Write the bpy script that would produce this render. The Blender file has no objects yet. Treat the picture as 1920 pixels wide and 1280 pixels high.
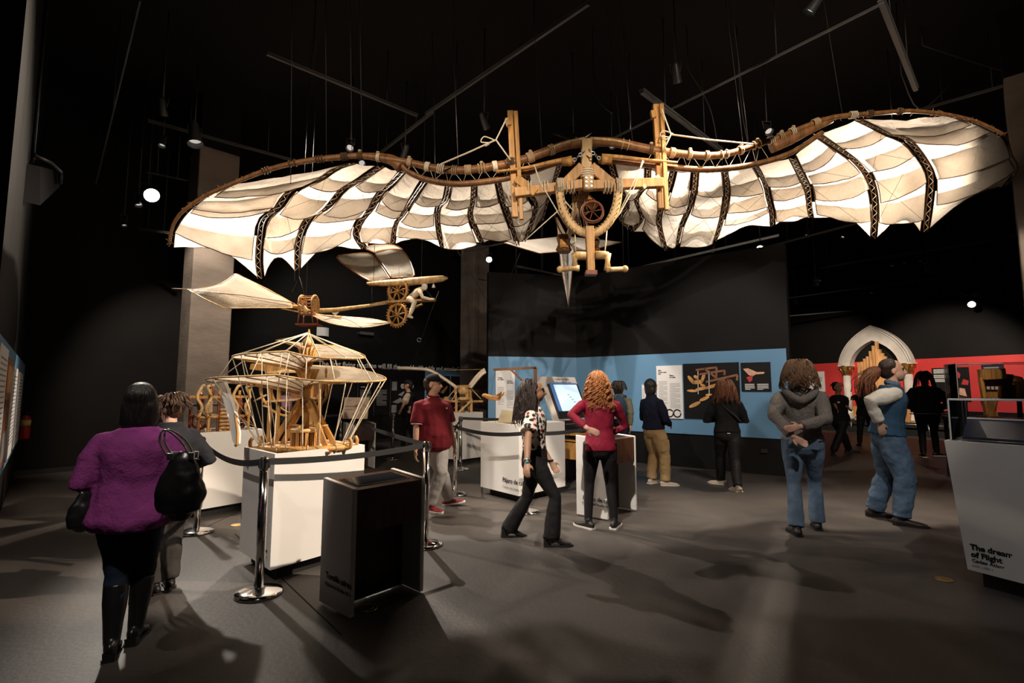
import bpy, bmesh, math, random
from mathutils import Vector as V, Matrix, noise
random.seed(7)
SC = bpy.context.scene
COL = SC.collection
PI = math.pi
# ------------------------------------------------------------------ camera
F_PX, PITCH, EYE = 950.0, math.atan(90 / 950.0), 1.5      # image taken as 1920 x 1280
cam_d = bpy.data.cameras.new('camera'); cam = bpy.data.objects.new('camera', cam_d); COL.objects.link(cam)
cam_d.sensor_width = 36.0; cam_d.lens = 36.0 * F_PX / 1920.0; cam_d.clip_start = 0.05; cam_d.clip_end = 200
cam.location = (0, 0, EYE); cam.rotation_euler = (PI / 2 + PITCH, 0, 0)
SC.camera = cam
# ------------------------------------------------------------------ world, view
w = bpy.data.worlds.new('world'); SC.world = w; w.use_nodes = True
w.node_tree.nodes['Background'].inputs[0].default_value = (0.9, 0.95, 1.0, 1)
w.node_tree.nodes['Background'].inputs[1].default_value = 0.006
SC.view_settings.view_transform = 'Standard'; SC.view_settings.look = 'None'
SC.view_settings.gamma = 1.0; SC.view_settings.use_curve_mapping = False
SC.view_settings.exposure = 0.0
WARM = (1.0, 0.83, 0.65); NEUT = (1.0, 0.90, 0.78)
# every spotlight; unseen off-frame lights are added as lamps too: (position, aim, watts, half-cone degrees, blend, colour, lens radius, label)
# each is built further down as a track spotlight with its housing and lens
LAMPS = [
    ((-6.55, 8.9, 5.02), (-0.6, 4.6, 0.3), 1300, 21, 0.5, NEUT, 0.10, 'bright white spotlight burning on the far left below its track'),
    ((-3.2, 10.4, 6.3), (-0.3, 4.9, 0.4), 1700, 18, 0.4, NEUT, 0.06, 'black spotlight behind the great wing pointing at the visitors'),
    # from the front onto the wing frame and its two sails
    ((1.5, -0.6, 5.7), (1.0, 6.0, 3.7), 1700, 15, 0.5, WARM, 0.05, 'front spotlight above the camera aimed at the wooden hoop'),
    ((-2.2, -0.6, 5.6), (-2.0, 6.8, 3.6), 1200, 21, 0.5, WARM, 0.05, 'front spotlight above the camera aimed at the left wing'),
    ((3.6, 0.0, 5.6), (4.0, 6.8, 3.9), 1100, 25, 0.5, WARM, 0.05, 'front spotlight above the camera aimed at the right wing'),
    # above and behind the wing cloth
    ((4.4, 8.3, 5.9), (4.4, 6.8, 3.9), 1300, 40, 0.6, WARM, 0.05, 'spotlight shining down through the right wing cloth'),
    ((-2.9, 8.7, 5.8), (-2.6, 6.7, 3.6), 1500, 52, 0.6, WARM, 0.05, 'spotlight shining down through the left wing cloth'),
    ((6.3, 8.0, 5.5), (5.5, 6.7, 4.0), 420, 40, 0.6, WARM, 0.05, 'added spotlight shining through the right wing tip'),  # added to brighten the tip cloth from behind
    ((1.9, 9.2, 6.1), (1.7, 6.7, 3.8), 260, 40, 0.6, WARM, 0.05, 'spotlight shining down on the middle of the wing'),
    # onto the models on their plinths
    ((3.2, 3.6, 4.9), (-1.65, 4.55, 1.2), 2900, 11, 0.4, WARM, 0.05, 'spotlight at right aimed at the aerial screw'),
    ((1.0, 2.4, 5.8), (-3.6, 6.6, 1.0), 1700, 12, 0.45, WARM, 0.05, 'spotlight overhead aimed at the gear mechanism'),
    ((3.4, 5.4, 5.8), (0.0, 7.4, 0.9), 2000, 18, 0.45, WARM, 0.05, 'spotlight overhead aimed at the cable bird plinth'),
    ((-0.6, 1.8, 5.8), (0.6, 5.6, 1.1), 2000, 13, 0.45, NEUT, 0.05, 'spotlight overhead aimed at the walking woman'),
    ((-0.4, 7.6, 5.6), (1.6, 11.4, 1.5), 520, 26, 0.6, NEUT, 0.05, 'spotlight washing the left leaf of the blue partition'),
    ((2.2, 6.4, 5.6), (3.8, 9.6, 1.4), 620, 26, 0.6, NEUT, 0.05, 'spotlight washing the right leaf of the blue partition'),
    ((10.2, 12.2, 4.4), (13.9, 16.4, 1.7), 1500, 26, 0.6, WARM, 0.05, 'spotlight aimed at the red wall right of the arch'),
    ((8.4, 13.8, 4.4), (12.0, 19.8, 1.7), 1150, 24, 0.6, WARM, 0.05, 'spotlight aimed at the arch and red wall'),
    ((2.6, 1.2, 5.6), (3.5, 5.6, 1.2), 620, 15, 0.6, NEUT, 0.05, 'spotlight over the woman in the grey hoodie'),
    ((-5.2, 7.2, 5.6), (-6.2, 9.6, 2.6), 900, 26, 0.6, WARM, 0.05, 'spotlight grazing the left concrete column'),
    ((-0.6, 0.4, 5.4), (-2.5, 3.0, 1.15), 420, 12, 0.7, NEUT, 0.05, 'added unseen spotlight brightening the woman in the purple sweater'),  # added off frame to brighten the purple sweater
    ((-2.7, 0.7, 5.2), (-2.0, 4.3, 0.95), 420, 11, 0.7, NEUT, 0.05, 'added unseen fill light at left front over the plinth and near console'),  # fill light added off frame for the plinth's dark left face
    ((1.4, 0.2, 5.6), (3.9, 4.0, 0.9), 190, 13, 0.6, (.92, .97, 1), 0.05, 'added unseen cool spotlight aimed at the tapering plinth'),  # added off frame to light the front of the tapering plinth
    ((-2.0, 9.0, 5.8), (-4.6, 14.0, 1.9), 500, 30, 0.6, NEUT, 0.05, 'spotlight aimed at the quotation wall'),
    ((6.2, 5.2, 5.4), (7.9, 8.4, 1.5), 500, 14, 0.6, WARM, 0.05, 'added unseen spotlight brightening the wooden keyboard instrument'),  # added outside the view to brighten the instrument
]
# ------------------------------------------------------------------ pixel <-> space
CP, SP = math.cos(PITCH), math.sin(PITCH)
def ray(px, py):
    a, b = (px - 960) / F_PX, (640 - py) / F_PX
    return V((a, CP - b * SP, SP + b * CP))
def P(px, py, Y):                 # the point seen at that pixel at distance Y into the room
    d = ray(px, py); t = Y / d.y
    return V((d.x * t, Y, EYE + d.z * t))
def G(px, py, z=0.0):             # the point seen at that pixel at height z
    d = ray(px, py); t = (z - EYE) / d.z
    return V((d.x * t, d.y * t, z))
# ------------------------------------------------------------------ objects and labels
ORG = {}
def org(o): return ORG.get(o.name, V((0, 0, 0))) if o else V((0, 0, 0))
def tag(o, label=None, cat=None, group=None, kind=None):
    if label: o['label'] = label
    if cat: o['category'] = cat
    if group: o['group'] = group
    if kind: o['kind'] = kind
    return o
def thing(name, loc, label, cat, group=None):
    o = bpy.data.objects.new(name, None); COL.objects.link(o); o.location = loc
    o.empty_display_size = 0.1
    ORG[o.name] = V(loc)
    return tag(o, label, cat, group)
def dup(root, loc, rz=None, label=None):
    r = root.copy(); COL.objects.link(r); r.location = loc
    if rz is not None: r.rotation_euler = (0, 0, rz)
    if label: r['label'] = label
    ORG[r.name] = V(loc)
    for ch in root.children:
        c = ch.copy(); COL.objects.link(c); c.parent = r
        for g in ch.children:
            d = g.copy(); COL.objects.link(d); d.parent = c
    return r
class MB:
    """collects shapes given in world space; build() links them as one mesh under a parent"""
    def __init__(s): s.v = []; s.f = []; s.sm = []
    def add(s, vs, fs, smooth=False):
        b = len(s.v); s.v += [V(p) for p in vs]
        s.f += [tuple(i + b for i in f) for f in fs]; s.sm += [smooth] * len(fs); return s
    def box(s, c, size, ax=None):
        c = V(c); ax = ax or (V((1, 0, 0)), V((0, 1, 0)), V((0, 0, 1)))
        vs = [c + ax[0] * (i * size[0] / 2) + ax[1] * (j * size[1] / 2) + ax[2] * (k * size[2] / 2)
              for k in (-1, 1) for j in (-1, 1) for i in (-1, 1)]
        return s.add(vs, [(0, 2, 3, 1), (4, 5, 7, 6), (0, 1, 5, 4), (1, 3, 7, 5), (3, 2, 6, 7), (2, 0, 4, 6)])
    def hexa(s, b, t):            # four bottom points, four top points, both counter-clockwise
        return s.add(list(b) + list(t), [(3, 2, 1, 0), (4, 5, 6, 7), (0, 1, 5, 4), (1, 2, 6, 5), (2, 3, 7, 6), (3, 0, 4, 7)])
    def beam(s, a, b, wd, th, up=V((0, 0, 1)), wd2=None, th2=None):
        a = V(a); b = V(b); t = (b - a).normalized()
        u = V(up) - t * t.dot(V(up))
        if u.length < 1e-4: u = V((0, 1, 0)) - t * t.y
        u.normalize(); r = t.cross(u)
        q = []
        for p, ww, hh in ((a, wd, th), (b, wd2 or wd, th2 or th)):
            q += [p - r * ww / 2 - u * hh / 2, p + r * ww / 2 - u * hh / 2, p + r * ww / 2 + u * hh / 2, p - r * ww / 2 + u * hh / 2]
        return s.add(q, [(0, 1, 2, 3), (7, 6, 5, 4), (0, 4, 5, 1), (1, 5, 6, 2), (2, 6, 7, 3), (3, 7, 4, 0)])
    def loft(s, path, radii, side=None, n=12, cap=True, round_cap=False, pw=1.0):
        path = [V(p) for p in path]; m = len(path)
        rad = [(r, r) if not isinstance(r, (tuple, list)) else r for r in (radii if isinstance(radii, (list, tuple)) else [radii] * m)]
        if round_cap:
            t0 = (path[0] - path[1]).normalized(); t1 = (path[-1] - path[-2]).normalized()
            a, b = min(rad[0]), min(rad[-1])
            path = [path[0] + t0 * a * .9, path[0] + t0 * a * .6] + path + [path[-1] + t1 * b * .6, path[-1] + t1 * b * .9]
            sc = lambda r, k: (r[0] * k, r[1] * k)
            rad = [sc(rad[0], .3), sc(rad[0], .78)] + rad + [sc(rad[-1], .78), sc(rad[-1], .3)]; m += 4
        sd = V(side) if side is not None else None
        base = len(s.v); vs = []; fs = []
        for i, p in enumerate(path):
            t = path[min(i + 1, m - 1)] - path[max(i - 1, 0)]
            t = t.normalized() if t.length > 1e-9 else V((0, 0, 1))
            if sd is None: sd = V((1, 0, 0)) if abs(t.x) < .8 else V((0, 1, 0))
            q = sd - t * t.dot(sd)
            if q.length < 1e-3: q = V((0, 1, 0)) - t * t.y
            q.normalize()
            if side is None: sd = q
            g = t.cross(q)
            for k in range(n):
                a = 2 * PI * k / n; ca, sa = math.cos(a), math.sin(a)
                if pw != 1.0:
                    ca = math.copysign(abs(ca) ** pw, ca); sa = math.copysign(abs(sa) ** pw, sa)
                vs.append(p + q * (ca * rad[i][0]) + g * (sa * rad[i][1]))
        for i in range(m - 1):
            for k in range(n):
                a, b = i * n + k, i * n + (k + 1) % n
                fs.append((a, b, b + n, a + n))
        s.add(vs, fs, True)
        if cap:
            s.f += [tuple(base + k for k in reversed(range(n))), tuple(base + (m - 1) * n + k for k in range(n))]; s.sm += [False, False]
        return s
    def tube(s, path, r, n=6, cap=True): return s.loft(path, r, None, n, cap)
    def cyl(s, a, b, r, r2=None, n=16): return s.loft([a, b], [r, r if r2 is None else r2], None, n)
    def ell(s, c, rad, ax=None, nu=14, nv=9):
        c = V(c); ax = ax or (V((1, 0, 0)), V((0, 1, 0)), V((0, 0, 1)))
        vs = [c + ax[2] * rad[2]]
        for j in range(1, nv):
            th = PI * j / nv
            for i in range(nu):
                ph = 2 * PI * i / nu
                vs.append(c + ax[0] * (rad[0] * math.sin(th) * math.cos(ph)) + ax[1] * (rad[1] * math.sin(th) * math.sin(ph)) + ax[2] * (rad[2] * math.cos(th)))
        vs.append(c - ax[2] * rad[2]); L = len(vs) - 1
        fs = [(0, 1 + i, 1 + (i + 1) % nu) for i in range(nu)]
        for j in range(nv - 2):
            for i in range(nu):
                a = 1 + j * nu + i; b = 1 + j * nu + (i + 1) % nu
                fs.append((a, a + nu, b + nu, b))
        o = 1 + (nv - 2) * nu
        fs += [(o + i, L, o + (i + 1) % nu) for i in range(nu)]
        return s.add(vs, fs, True)
    def ring(s, c, R, r, ax, n=28, m=6, a0=0.0, a1=2 * PI, R2=None):
        full = abs(a1 - a0) > 6.28; k = n if full else n + 1
        pts = [V(c) + ax[0] * (R * math.cos(a0 + (a1 - a0) * i / n)) + ax[1] * ((R2 or R) * math.sin(a0 + (a1 - a0) * i / n)) for i in range(k)]
        if full: pts += [pts[0]]
        nrm = ax[0].cross(ax[1])
        return s.loft(pts, [r if isinstance(r, tuple) else (r, r)] * len(pts), nrm, m, cap=not full)
    def prism(s, poly, ext):      # polygon of world points pushed along ext
        n = len(poly); e = V(ext)
        vs = [V(p) for p in poly] + [V(p) + e for p in poly]
        return s.add(vs, [tuple(range(n)), tuple(range(2 * n - 1, n - 1, -1))] + [(i, i + n, (i + 1) % n + n, (i + 1) % n) for i in range(n)])
    def grid(s, fn, nu, nv, smooth=True, thick=None):
        vs = [fn(i / nu, j / nv) for j in range(nv + 1) for i in range(nu + 1)]
        fs = [(j * (nu + 1) + i, j * (nu + 1) + i + 1, (j + 1) * (nu + 1) + i + 1, (j + 1) * (nu + 1) + i) for j in range(nv) for i in range(nu)]
        return s.add(vs, fs, smooth)
    def mesh(s, name, o):
        me = bpy.data.meshes.new(name)
        me.from_pydata([tuple(p - o) for p in s.v], [], s.f)
        me.polygons.foreach_set('use_smooth', s.sm); me.update()
        return me
    def build(s, name, mat, parent=None, label=None, cat=None, group=None, kind=None, loc=None, fix=True):
        o_ = org(parent) if parent else V(loc or (0, 0, 0))
        me = s.mesh(name, o_)
        if fix:
            bm = bmesh.new(); bm.from_mesh(me); bmesh.ops.recalc_face_normals(bm, faces=bm.faces); bm.to_mesh(me); bm.free()
        ob = bpy.data.objects.new(name, me); COL.objects.link(ob); me.materials.append(M(mat))
        if parent: ob.parent = parent
        else: ob.location = o_
        ORG[ob.name] = o_
        return tag(ob, label, cat, group, kind)
def struct(name, mb, mat, label=None): return mb.build(name, mat, kind='structure', label=label)
def lerp(a, b, t): return a + (b - a) * t
def smooth_path(pts, k=4):        # Catmull-Rom through points
    pts = [V(p) for p in pts]; out = []
    for i in range(len(pts) - 1):
        a = pts[max(i - 1, 0)]; b = pts[i]; c = pts[i + 1]; d = pts[min(i + 2, len(pts) - 1)]
        for j in range(k):
            t = j / k
            out.append(0.5 * ((2 * b) + (c - a) * t + (2 * a - 5 * b + 4 * c - d) * t * t + (3 * b - a - 3 * c + d) * t ** 3))
    return out + [pts[-1]]
def along(pts, t):                # point at share t of a polyline's length
    L = [(pts[i + 1] - pts[i]).length for i in range(len(pts) - 1)]; d = max(0, min(1, t)) * sum(L)
    for i, l in enumerate(L):
        if d <= l or i == len(L) - 1: return lerp(pts[i], pts[i + 1], d / l if l else 0)
        d -= l
# ------------------------------------------------------------------ materials
MATS = {}
SPEC = {}
def M(name):
    if name in MATS: return MATS[name]
    return SPEC[name](name)
def principled(name, col, rough=.6, metal=0.0, spec=.4, var=0.0, vscale=6.0, bump=0.0, bscale=40.0, stretch=None, alpha=1, trans=0, coat=0, emit=None, col2=None, detail=4):
    m = bpy.data.materials.new(name); m.use_nodes = True; MATS[name] = m
    nt = m.node_tree; b = nt.nodes['Principled BSDF']
    b.inputs['Base Color'].default_value = (*col, 1); b.inputs['Roughness'].default_value = rough
    b.inputs['Metallic'].default_value = metal; b.inputs['Specular IOR Level'].default_value = spec
    b.inputs['Transmission Weight'].default_value = trans; b.inputs['Coat Weight'].default_value = coat
    if emit: b.inputs['Emission Color'].default_value = (*emit[0], 1); b.inputs['Emission Strength'].default_value = emit[1]
    if var or bump:
        tc = nt.nodes.new('ShaderNodeTexCoord'); mp = nt.nodes.new('ShaderNodeMapping')
        nt.links.new(tc.outputs['Object'], mp.inputs['Vector'])
        if stretch: mp.inputs['Scale'].default_value = stretch
        if var:
            n = nt.nodes.new('ShaderNodeTexNoise'); n.inputs['Scale'].default_value = vscale; n.inputs['Detail'].default_value = detail
            r = nt.nodes.new('ShaderNodeValToRGB'); nt.links.new(mp.outputs[0], n.inputs['Vector']); nt.links.new(n.outputs['Fac'], r.inputs[0])
            c2 = col2 or tuple(min(1, c * (1 + var)) for c in col)
            r.color_ramp.elements[0].position = .3; r.color_ramp.elements[1].position = .7
            r.color_ramp.elements[0].color = (*[c * (1 - var) if not col2 else c for c in col], 1); r.color_ramp.elements[1].color = (*c2, 1)
            nt.links.new(r.outputs[0], b.inputs['Base Color'])
        if bump:
            n2 = nt.nodes.new('ShaderNodeTexNoise'); n2.inputs['Scale'].default_value = bscale; n2.inputs['Detail'].default_value = 5
            bp = nt.nodes.new('ShaderNodeBump'); bp.inputs['Strength'].default_value = bump; bp.inputs['Distance'].default_value = .02
            nt.links.new(mp.outputs[0], n2.inputs['Vector']); nt.links.new(n2.outputs['Fac'], bp.inputs['Height']); nt.links.new(bp.outputs[0], b.inputs['Normal'])
    return m
def spec(name, *a, **k): SPEC[name] = lambda n: principled(n, *a, **k)
def wood(name, col, dark=.55, rough=.45, scale=5.0, st=(1, 1, .12)):
    def mk(n):
        m = principled(n, col, rough, spec=.4, var=0, bump=.15, bscale=30, stretch=(6, 6, 1.2))
        nt = m.node_tree; b = nt.nodes['Principled BSDF']
        tc = nt.nodes.new('ShaderNodeTexCoord'); mp = nt.nodes.new('ShaderNodeMapping'); mp.inputs['Scale'].default_value = st
        n1 = nt.nodes.new('ShaderNodeTexNoise'); n1.inputs['Scale'].default_value = scale * 4; n1.inputs['Detail'].default_value = 6; n1.inputs['Distortion'].default_value = .6
        r = nt.nodes.new('ShaderNodeValToRGB'); r.color_ramp.elements[0].position = .32; r.color_ramp.elements[1].position = .72
        r.color_ramp.elements[0].color = (*[c * dark for c in col], 1); r.color_ramp.elements[1].color = (*[min(1, c * 1.25) for c in col], 1)
        nt.links.new(tc.outputs['Object'], mp.inputs[0]); nt.links.new(mp.outputs[0], n1.inputs['Vector']); nt.links.new(n1.outputs['Fac'], r.inputs[0]); nt.links.new(r.outputs[0], b.inputs['Base Color'])
        return m
    SPEC[name] = mk
wood('honey_wood', (.56, .29, .085)); wood('pale_wood', (.70, .46, .21)); wood('dark_wood', (.20, .09, .035)); wood('walnut', (.075, .032, .018), rough=.35)
wood('red_wood', (.22, .06, .025)); wood('spar_wood', (.26, .115, .04), rough=.4); wood('organ_wood', (.60, .32, .13)); wood('plinth_wood', (.05, .028, .018))
spec('white_paint', (.74, .72, .70), .45, var=.03, vscale=2)
spec('black_paint', (.0045, .0040, .0043), .75, spec=.25, var=.25, vscale=1.5)
spec('plinth_black', (.01, .01, .01), .8)
spec('ceiling_black', (.010, .009, .010), .9, spec=.1)
spec('blue_paint', (.125, .275, .46), .6, var=.05, vscale=1.2)
spec('red_paint', (.62, .045, .045), .6, var=.05, vscale=1.2)
spec('concrete', (.20, .17, .15), .85, spec=.2, var=.28, vscale=1.1, bump=.3, bscale=9, stretch=(1, 1, 2.2))
spec('chrome', (.78, .77, .76), .10, metal=1.0)
spec('steel', (.35, .35, .36), .35, metal=1.0)
spec('wire', (.035, .032, .03), .6)
spec('black_metal', (.02, .02, .022), .45, spec=.5)
spec('grey_metal', (.10, .10, .105), .5, spec=.5, metal=.3)
spec('track_metal', (.11, .11, .113), .45, metal=.3)
spec('belt', (.012, .012, .013), .7, bump=.2, bscale=200)
spec('rope', (.50, .36, .21), .9, var=.25, vscale=60)
spec('pale_rope', (.78, .68, .52), .9, var=.2, vscale=60)
spec('twine_dark', (.10, .055, .025), .8, var=.3, vscale=30)
spec('leather', (.13, .05, .018), .4, var=.3, vscale=12)
spec('model_cloth', (.83, .72, .56), .85, spec=.1, var=.06, vscale=5, bump=.25, bscale=25)
spec('paper', (.80, .79, .80), .8, spec=.1)
spec('aged_paper', (.62, .50, .40), .85, spec=.1, var=.10, vscale=5)
spec('parchment', (.62, .55, .36), .8, var=.1, vscale=8)
spec('ink', (.015, .014, .014), .8, spec=.1)
spec('ink_brown', (.16, .08, .05), .8, spec=.1)
spec('grey_print', (.30, .30, .31), .8, spec=.1)
spec('white_print', (.75, .75, .75), .8, spec=.1)
spec('poster_black', (.008, .008, .009), .45)
spec('print_orange', (.66, .34, .12), .7, var=.3, vscale=9)
spec('print_brown', (.26, .11, .06), .7, var=.25, vscale=9)
spec('print_red', (.55, .05, .06), .7)
spec('print_skin', (.72, .42, .30), .7, var=.2, vscale=9)
spec('plaster', (.68, .64, .60), .7, var=.12, vscale=3, bump=.2, bscale=14)
spec('gold', (.65, .43, .16), .35, metal=.9)
spec('brass', (.45, .30, .10), .35, metal=.9)
spec('screen_dark', (.012, .014, .02), .12, spec=.5)
spec('screen_lit', (.55, .72, .85), .4, emit=((.62, .80, .95), .85))
spec('screen_blue', (.05, .10, .25), .4, emit=((.10, .22, .50), .5))
spec('lens_hot', (1, .95, .85), .4, emit=((1, .93, .84), 60))
spec('lens_dim', (.2, .19, .17), .4, emit=((1, .93, .84), .5))
spec('exting_red', (.50, .02, .02), .3, coat=.4)
spec('label_yellow', (.65, .55, .18), .6)
spec('white_plastic', (.72, .72, .72), .4)
def glass(n):
    m = bpy.data.materials.new(n); m.use_nodes = True; MATS[n] = m; nt = m.node_tree; nt.nodes.clear()
    o = nt.nodes.new('ShaderNodeOutputMaterial'); t = nt.nodes.new('ShaderNodeBsdfTransparent'); g = nt.nodes.new('ShaderNodeBsdfGlossy'); mx = nt.nodes.new('ShaderNodeMixShader')
    lw = nt.nodes.new('ShaderNodeFresnel'); lw.inputs[0].default_value = 1.18
    t.inputs[0].default_value = (.93, .93, .94, 1); g.inputs['Roughness'].default_value = .03
    nt.links.new(lw.outputs[0], mx.inputs[0]); nt.links.new(t.outputs[0], mx.inputs[1]); nt.links.new(g.outputs[0], mx.inputs[2]); nt.links.new(mx.outputs[0], o.inputs[0])
    return m
SPEC['glass'] = glass
def sail(n, thru=.55, c0=(.66, .59, .51), c1=(.84, .79, .72)):
    m = bpy.data.materials.new(n); m.use_nodes = True; MATS[n] = m; nt = m.node_tree
    b = nt.nodes['Principled BSDF']; o = nt.nodes['Material Output']
    tc = nt.nodes.new('ShaderNodeTexCoord'); ns = nt.nodes.new('ShaderNodeTexNoise'); ns.inputs['Scale'].default_value = 3.2; ns.inputs['Detail'].default_value = 6
    r = nt.nodes.new('ShaderNodeValToRGB'); r.color_ramp.elements[0].position = .25; r.color_ramp.elements[1].position = .75
    r.color_ramp.elements[0].color = (*c0, 1); r.color_ramp.elements[1].color = (*c1, 1)
    nt.links.new(tc.outputs['Object'], ns.inputs['Vector']); nt.links.new(ns.outputs['Fac'], r.inputs[0]); nt.links.new(r.outputs[0], b.inputs['Base Color'])
    b.inputs['Roughness'].default_value = .8; b.inputs['Specular IOR Level'].default_value = .15
    n2 = nt.nodes.new('ShaderNodeTexNoise'); n2.inputs['Scale'].default_value = 9; n2.inputs['Detail'].default_value = 5; n2.inputs['Distortion'].default_value = 1.2
    bp = nt.nodes.new('ShaderNodeBump'); bp.inputs['Strength'].default_value = .55; bp.inputs['Distance'].default_value = .04
    nt.links.new(tc.outputs['Object'], n2.inputs['Vector']); nt.links.new(n2.outputs['Fac'], bp.inputs['Height']); nt.links.new(bp.outputs[0], b.inputs['Normal'])
    tl = nt.nodes.new('ShaderNodeBsdfTranslucent'); mx = nt.nodes.new('ShaderNodeMixShader'); mx.inputs[0].default_value = thru
    nt.links.new(r.outputs[0], tl.inputs[0]); nt.links.new(bp.outputs[0], tl.inputs['Normal'])
    nt.links.new(b.outputs[0], mx.inputs[1]); nt.links.new(tl.outputs[0], mx.inputs[2]); nt.links.new(mx.outputs[0], o.inputs[0])
    return m
SPEC['sail_cloth'] = sail; SPEC['thin_cloth'] = lambda n: sail(n, .70, (.80, .72, .60), (.92, .86, .76))
def floor_mat(n):
    m = principled(n, (.10, .088, .08), .55, spec=.35, bump=.12, bscale=30); nt = m.node_tree; b = nt.nodes['Principled BSDF']
    tc = nt.nodes.new('ShaderNodeTexCoord')
    a = nt.nodes.new('ShaderNodeTexNoise'); a.inputs['Scale'].default_value = .9; a.inputs['Detail'].default_value = 8; a.inputs['Roughness'].default_value = .65
    s = nt.nodes.new('ShaderNodeTexNoise'); s.inputs['Scale'].default_value = 55; s.inputs['Detail'].default_value = 3
    r = nt.nodes.new('ShaderNodeValToRGB'); r.color_ramp.elements[0].position = .3; r.color_ramp.elements[1].position = .75
    r.color_ramp.elements[0].color = (.052, .045, .041, 1); r.color_ramp.elements[1].color = (.098, .083, .075, 1)
    mx = nt.nodes.new('ShaderNodeMix'); mx.data_type = 'RGBA'; mx.blend_type = 'MULTIPLY'; mx.inputs[0].default_value = .35
    nt.links.new(tc.outputs['Object'], a.inputs['Vector']); nt.links.new(tc.outputs['Object'], s.inputs['Vector'])
    nt.links.new(a.outputs['Fac'], r.inputs[0]); nt.links.new(r.outputs[0], mx.inputs[6]); nt.links.new(s.outputs['Fac'], mx.inputs[7]); nt.links.new(mx.outputs[2], b.inputs['Base Color'])
    rr = nt.nodes.new('ShaderNodeMapRange'); rr.inputs[3].default_value = .38; rr.inputs[4].default_value = .7
    nt.links.new(a.outputs['Fac'], rr.inputs[0]); nt.links.new(rr.outputs[0], b.inputs['Roughness'])
    return m
SPEC['floor_concrete'] = floor_mat
def text_mesh(txt, size, align='LEFT', bold=0.0, space=1.0):
    c = bpy.data.curves.new('t', 'FONT'); c.body = txt; c.size = size; c.align_x = align; c.extrude = .0006; c.offset = bold; c.space_line = space; c.resolution_u = 3
    o = bpy.data.objects.new('t', c); COL.objects.link(o)
    bpy.context.view_layer.update()
    me = bpy.data.meshes.new_from_object(o.evaluated_get(bpy.context.evaluated_depsgraph_get()))
    bpy.data.objects.remove(o); bpy.data.curves.remove(c)
    return me
def text_on(parent, txt, size, org_pt, right, up, mat, name='lettering', bold=0.0, align='LEFT', lift=.004):
    """lettering laid flat on a face: right and up are the face's directions"""
    me = text_mesh(txt, size, align, bold); r = V(right).normalized(); u = V(up).normalized(); n = r.cross(u)
    me.materials.clear(); me.materials.append(M(mat))
    o_ = org(parent); q = V(org_pt) + n * lift
    for vtx in me.vertices:
        c = vtx.co.copy(); vtx.co = q + r * c.x + u * c.y + n * c.z - o_
    ob = bpy.data.objects.new(name, me); COL.objects.link(ob); ob.parent = parent; ORG[ob.name] = o_
    return ob
# ================================================================== the setting
def slab(a, b, z0, z1, th, away=True):
    """upright slab between floor points a and b; its face is the side towards the camera"""
    a = V((a[0], a[1], 0)); b = V((b[0], b[1], 0)); d = (b - a).normalized(); n = V((-d.y, d.x, 0))
    if n.dot(-a) > 0: n = -n
    if not away: n = -n
    q = [a, b, b + n * th, a + n * th]
    m = MB(); m.hexa([p + V((0, 0, z0)) for p in q], [p + V((0, 0, z1)) for p in q]); return m, d, -n
CEIL = 7.2
m = MB(); m.box((3.5, 10, -.1), (36, 40, .2)); FLOOR = struct('floor', m, 'floor_concrete')
m = MB(); m.box((3.5, 10, CEIL + .1), (36, 40, .2)); struct('ceiling', m, 'ceiling_black')
for a, b in (((440, 1000), (640, 1190)), ((560, 905), (330, 1015))):
    p, q = G(*a), G(*b); m = MB(); m.beam(p + V((0, 0, .0005)), q + V((0, 0, .0005)), .009, .003); m.build('floor_joint', 'ink', FLOOR)
# dark back wall (with the quotation), running away to the right
c1, c2 = G(25, 893), G(755, 825)
dB = (c2 - c1).normalized(); c3 = c2 + dB * 6.0
m, _, nB = slab(c1 - dB * .3, c3, 0, CEIL, .2); WALL_BACK = struct('wall_back', m, 'black_paint')
m, _, _ = slab(c1 - nB * -.012, c3 + nB * .012, 0, .09, .012, away=False); struct('baseboard_back', m, 'black_metal')
def on_back(px, py, off=0.0):     # where the ray of a pixel meets the back wall (off in front of it)
    d = ray(px, py); c = c1 + nB * off; t = (c - V((0, 0, EYE))).dot(nB) / d.dot(nB)
    return V((0, 0, EYE)) + d * t
# left wall with a blue band
l1 = V((P(2, 600, 4.2).x, 4.2, 0)); lc = V((c1.x, c1.y, 0)); dL = (lc - l1).normalized(); l0 = l1 - dL * .55
m, _, nL = slab(l0, lc, 0, CEIL, .2); WALL_LEFT = struct('wall_left', m, 'black_paint')
m, _, _ = slab(l0 + nL * .025, lc + nL * .025, .62, 1.93, .025); LEFT_BAND = struct('trim_1', m, 'blue_paint')
# blue partition in the middle: two leaves, black above and below
w0, w1, w2 = V((-.52, 11.05, 0)), V((1.46, 11.5, 0)), V((4.86, 8.85, 0))
m, _, nM1 = slab(w0, w1, 0, 4.1, .2); WALL_M1 = struct('wall_middle', m, 'black_paint')
m, dM2, nM2 = slab(w1, w2, 0, 4.1, .2); WALL_M2 = struct('wall_right', m, 'black_paint')
m, _, _ = slab(w0 + nM1 * .02, w1 + nM1 * .02, .64, 2.22, .02); struct('trim_2', m, 'blue_paint')
m, _, _ = slab(w1 + nM2 * .02, w2 + nM2 * .02 - dM2 * .05, .64, 2.22, .02); BLUE_BAND = struct('trim_3', m, 'blue_paint')
def on_plane(px, py, pt, n, off=0.0):
    d = ray(px, py); c = V((0, 0, EYE)); q = V((pt[0], pt[1], 0)) + n * off
    return c + d * ((q - c).dot(n) / d.dot(n))
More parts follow.
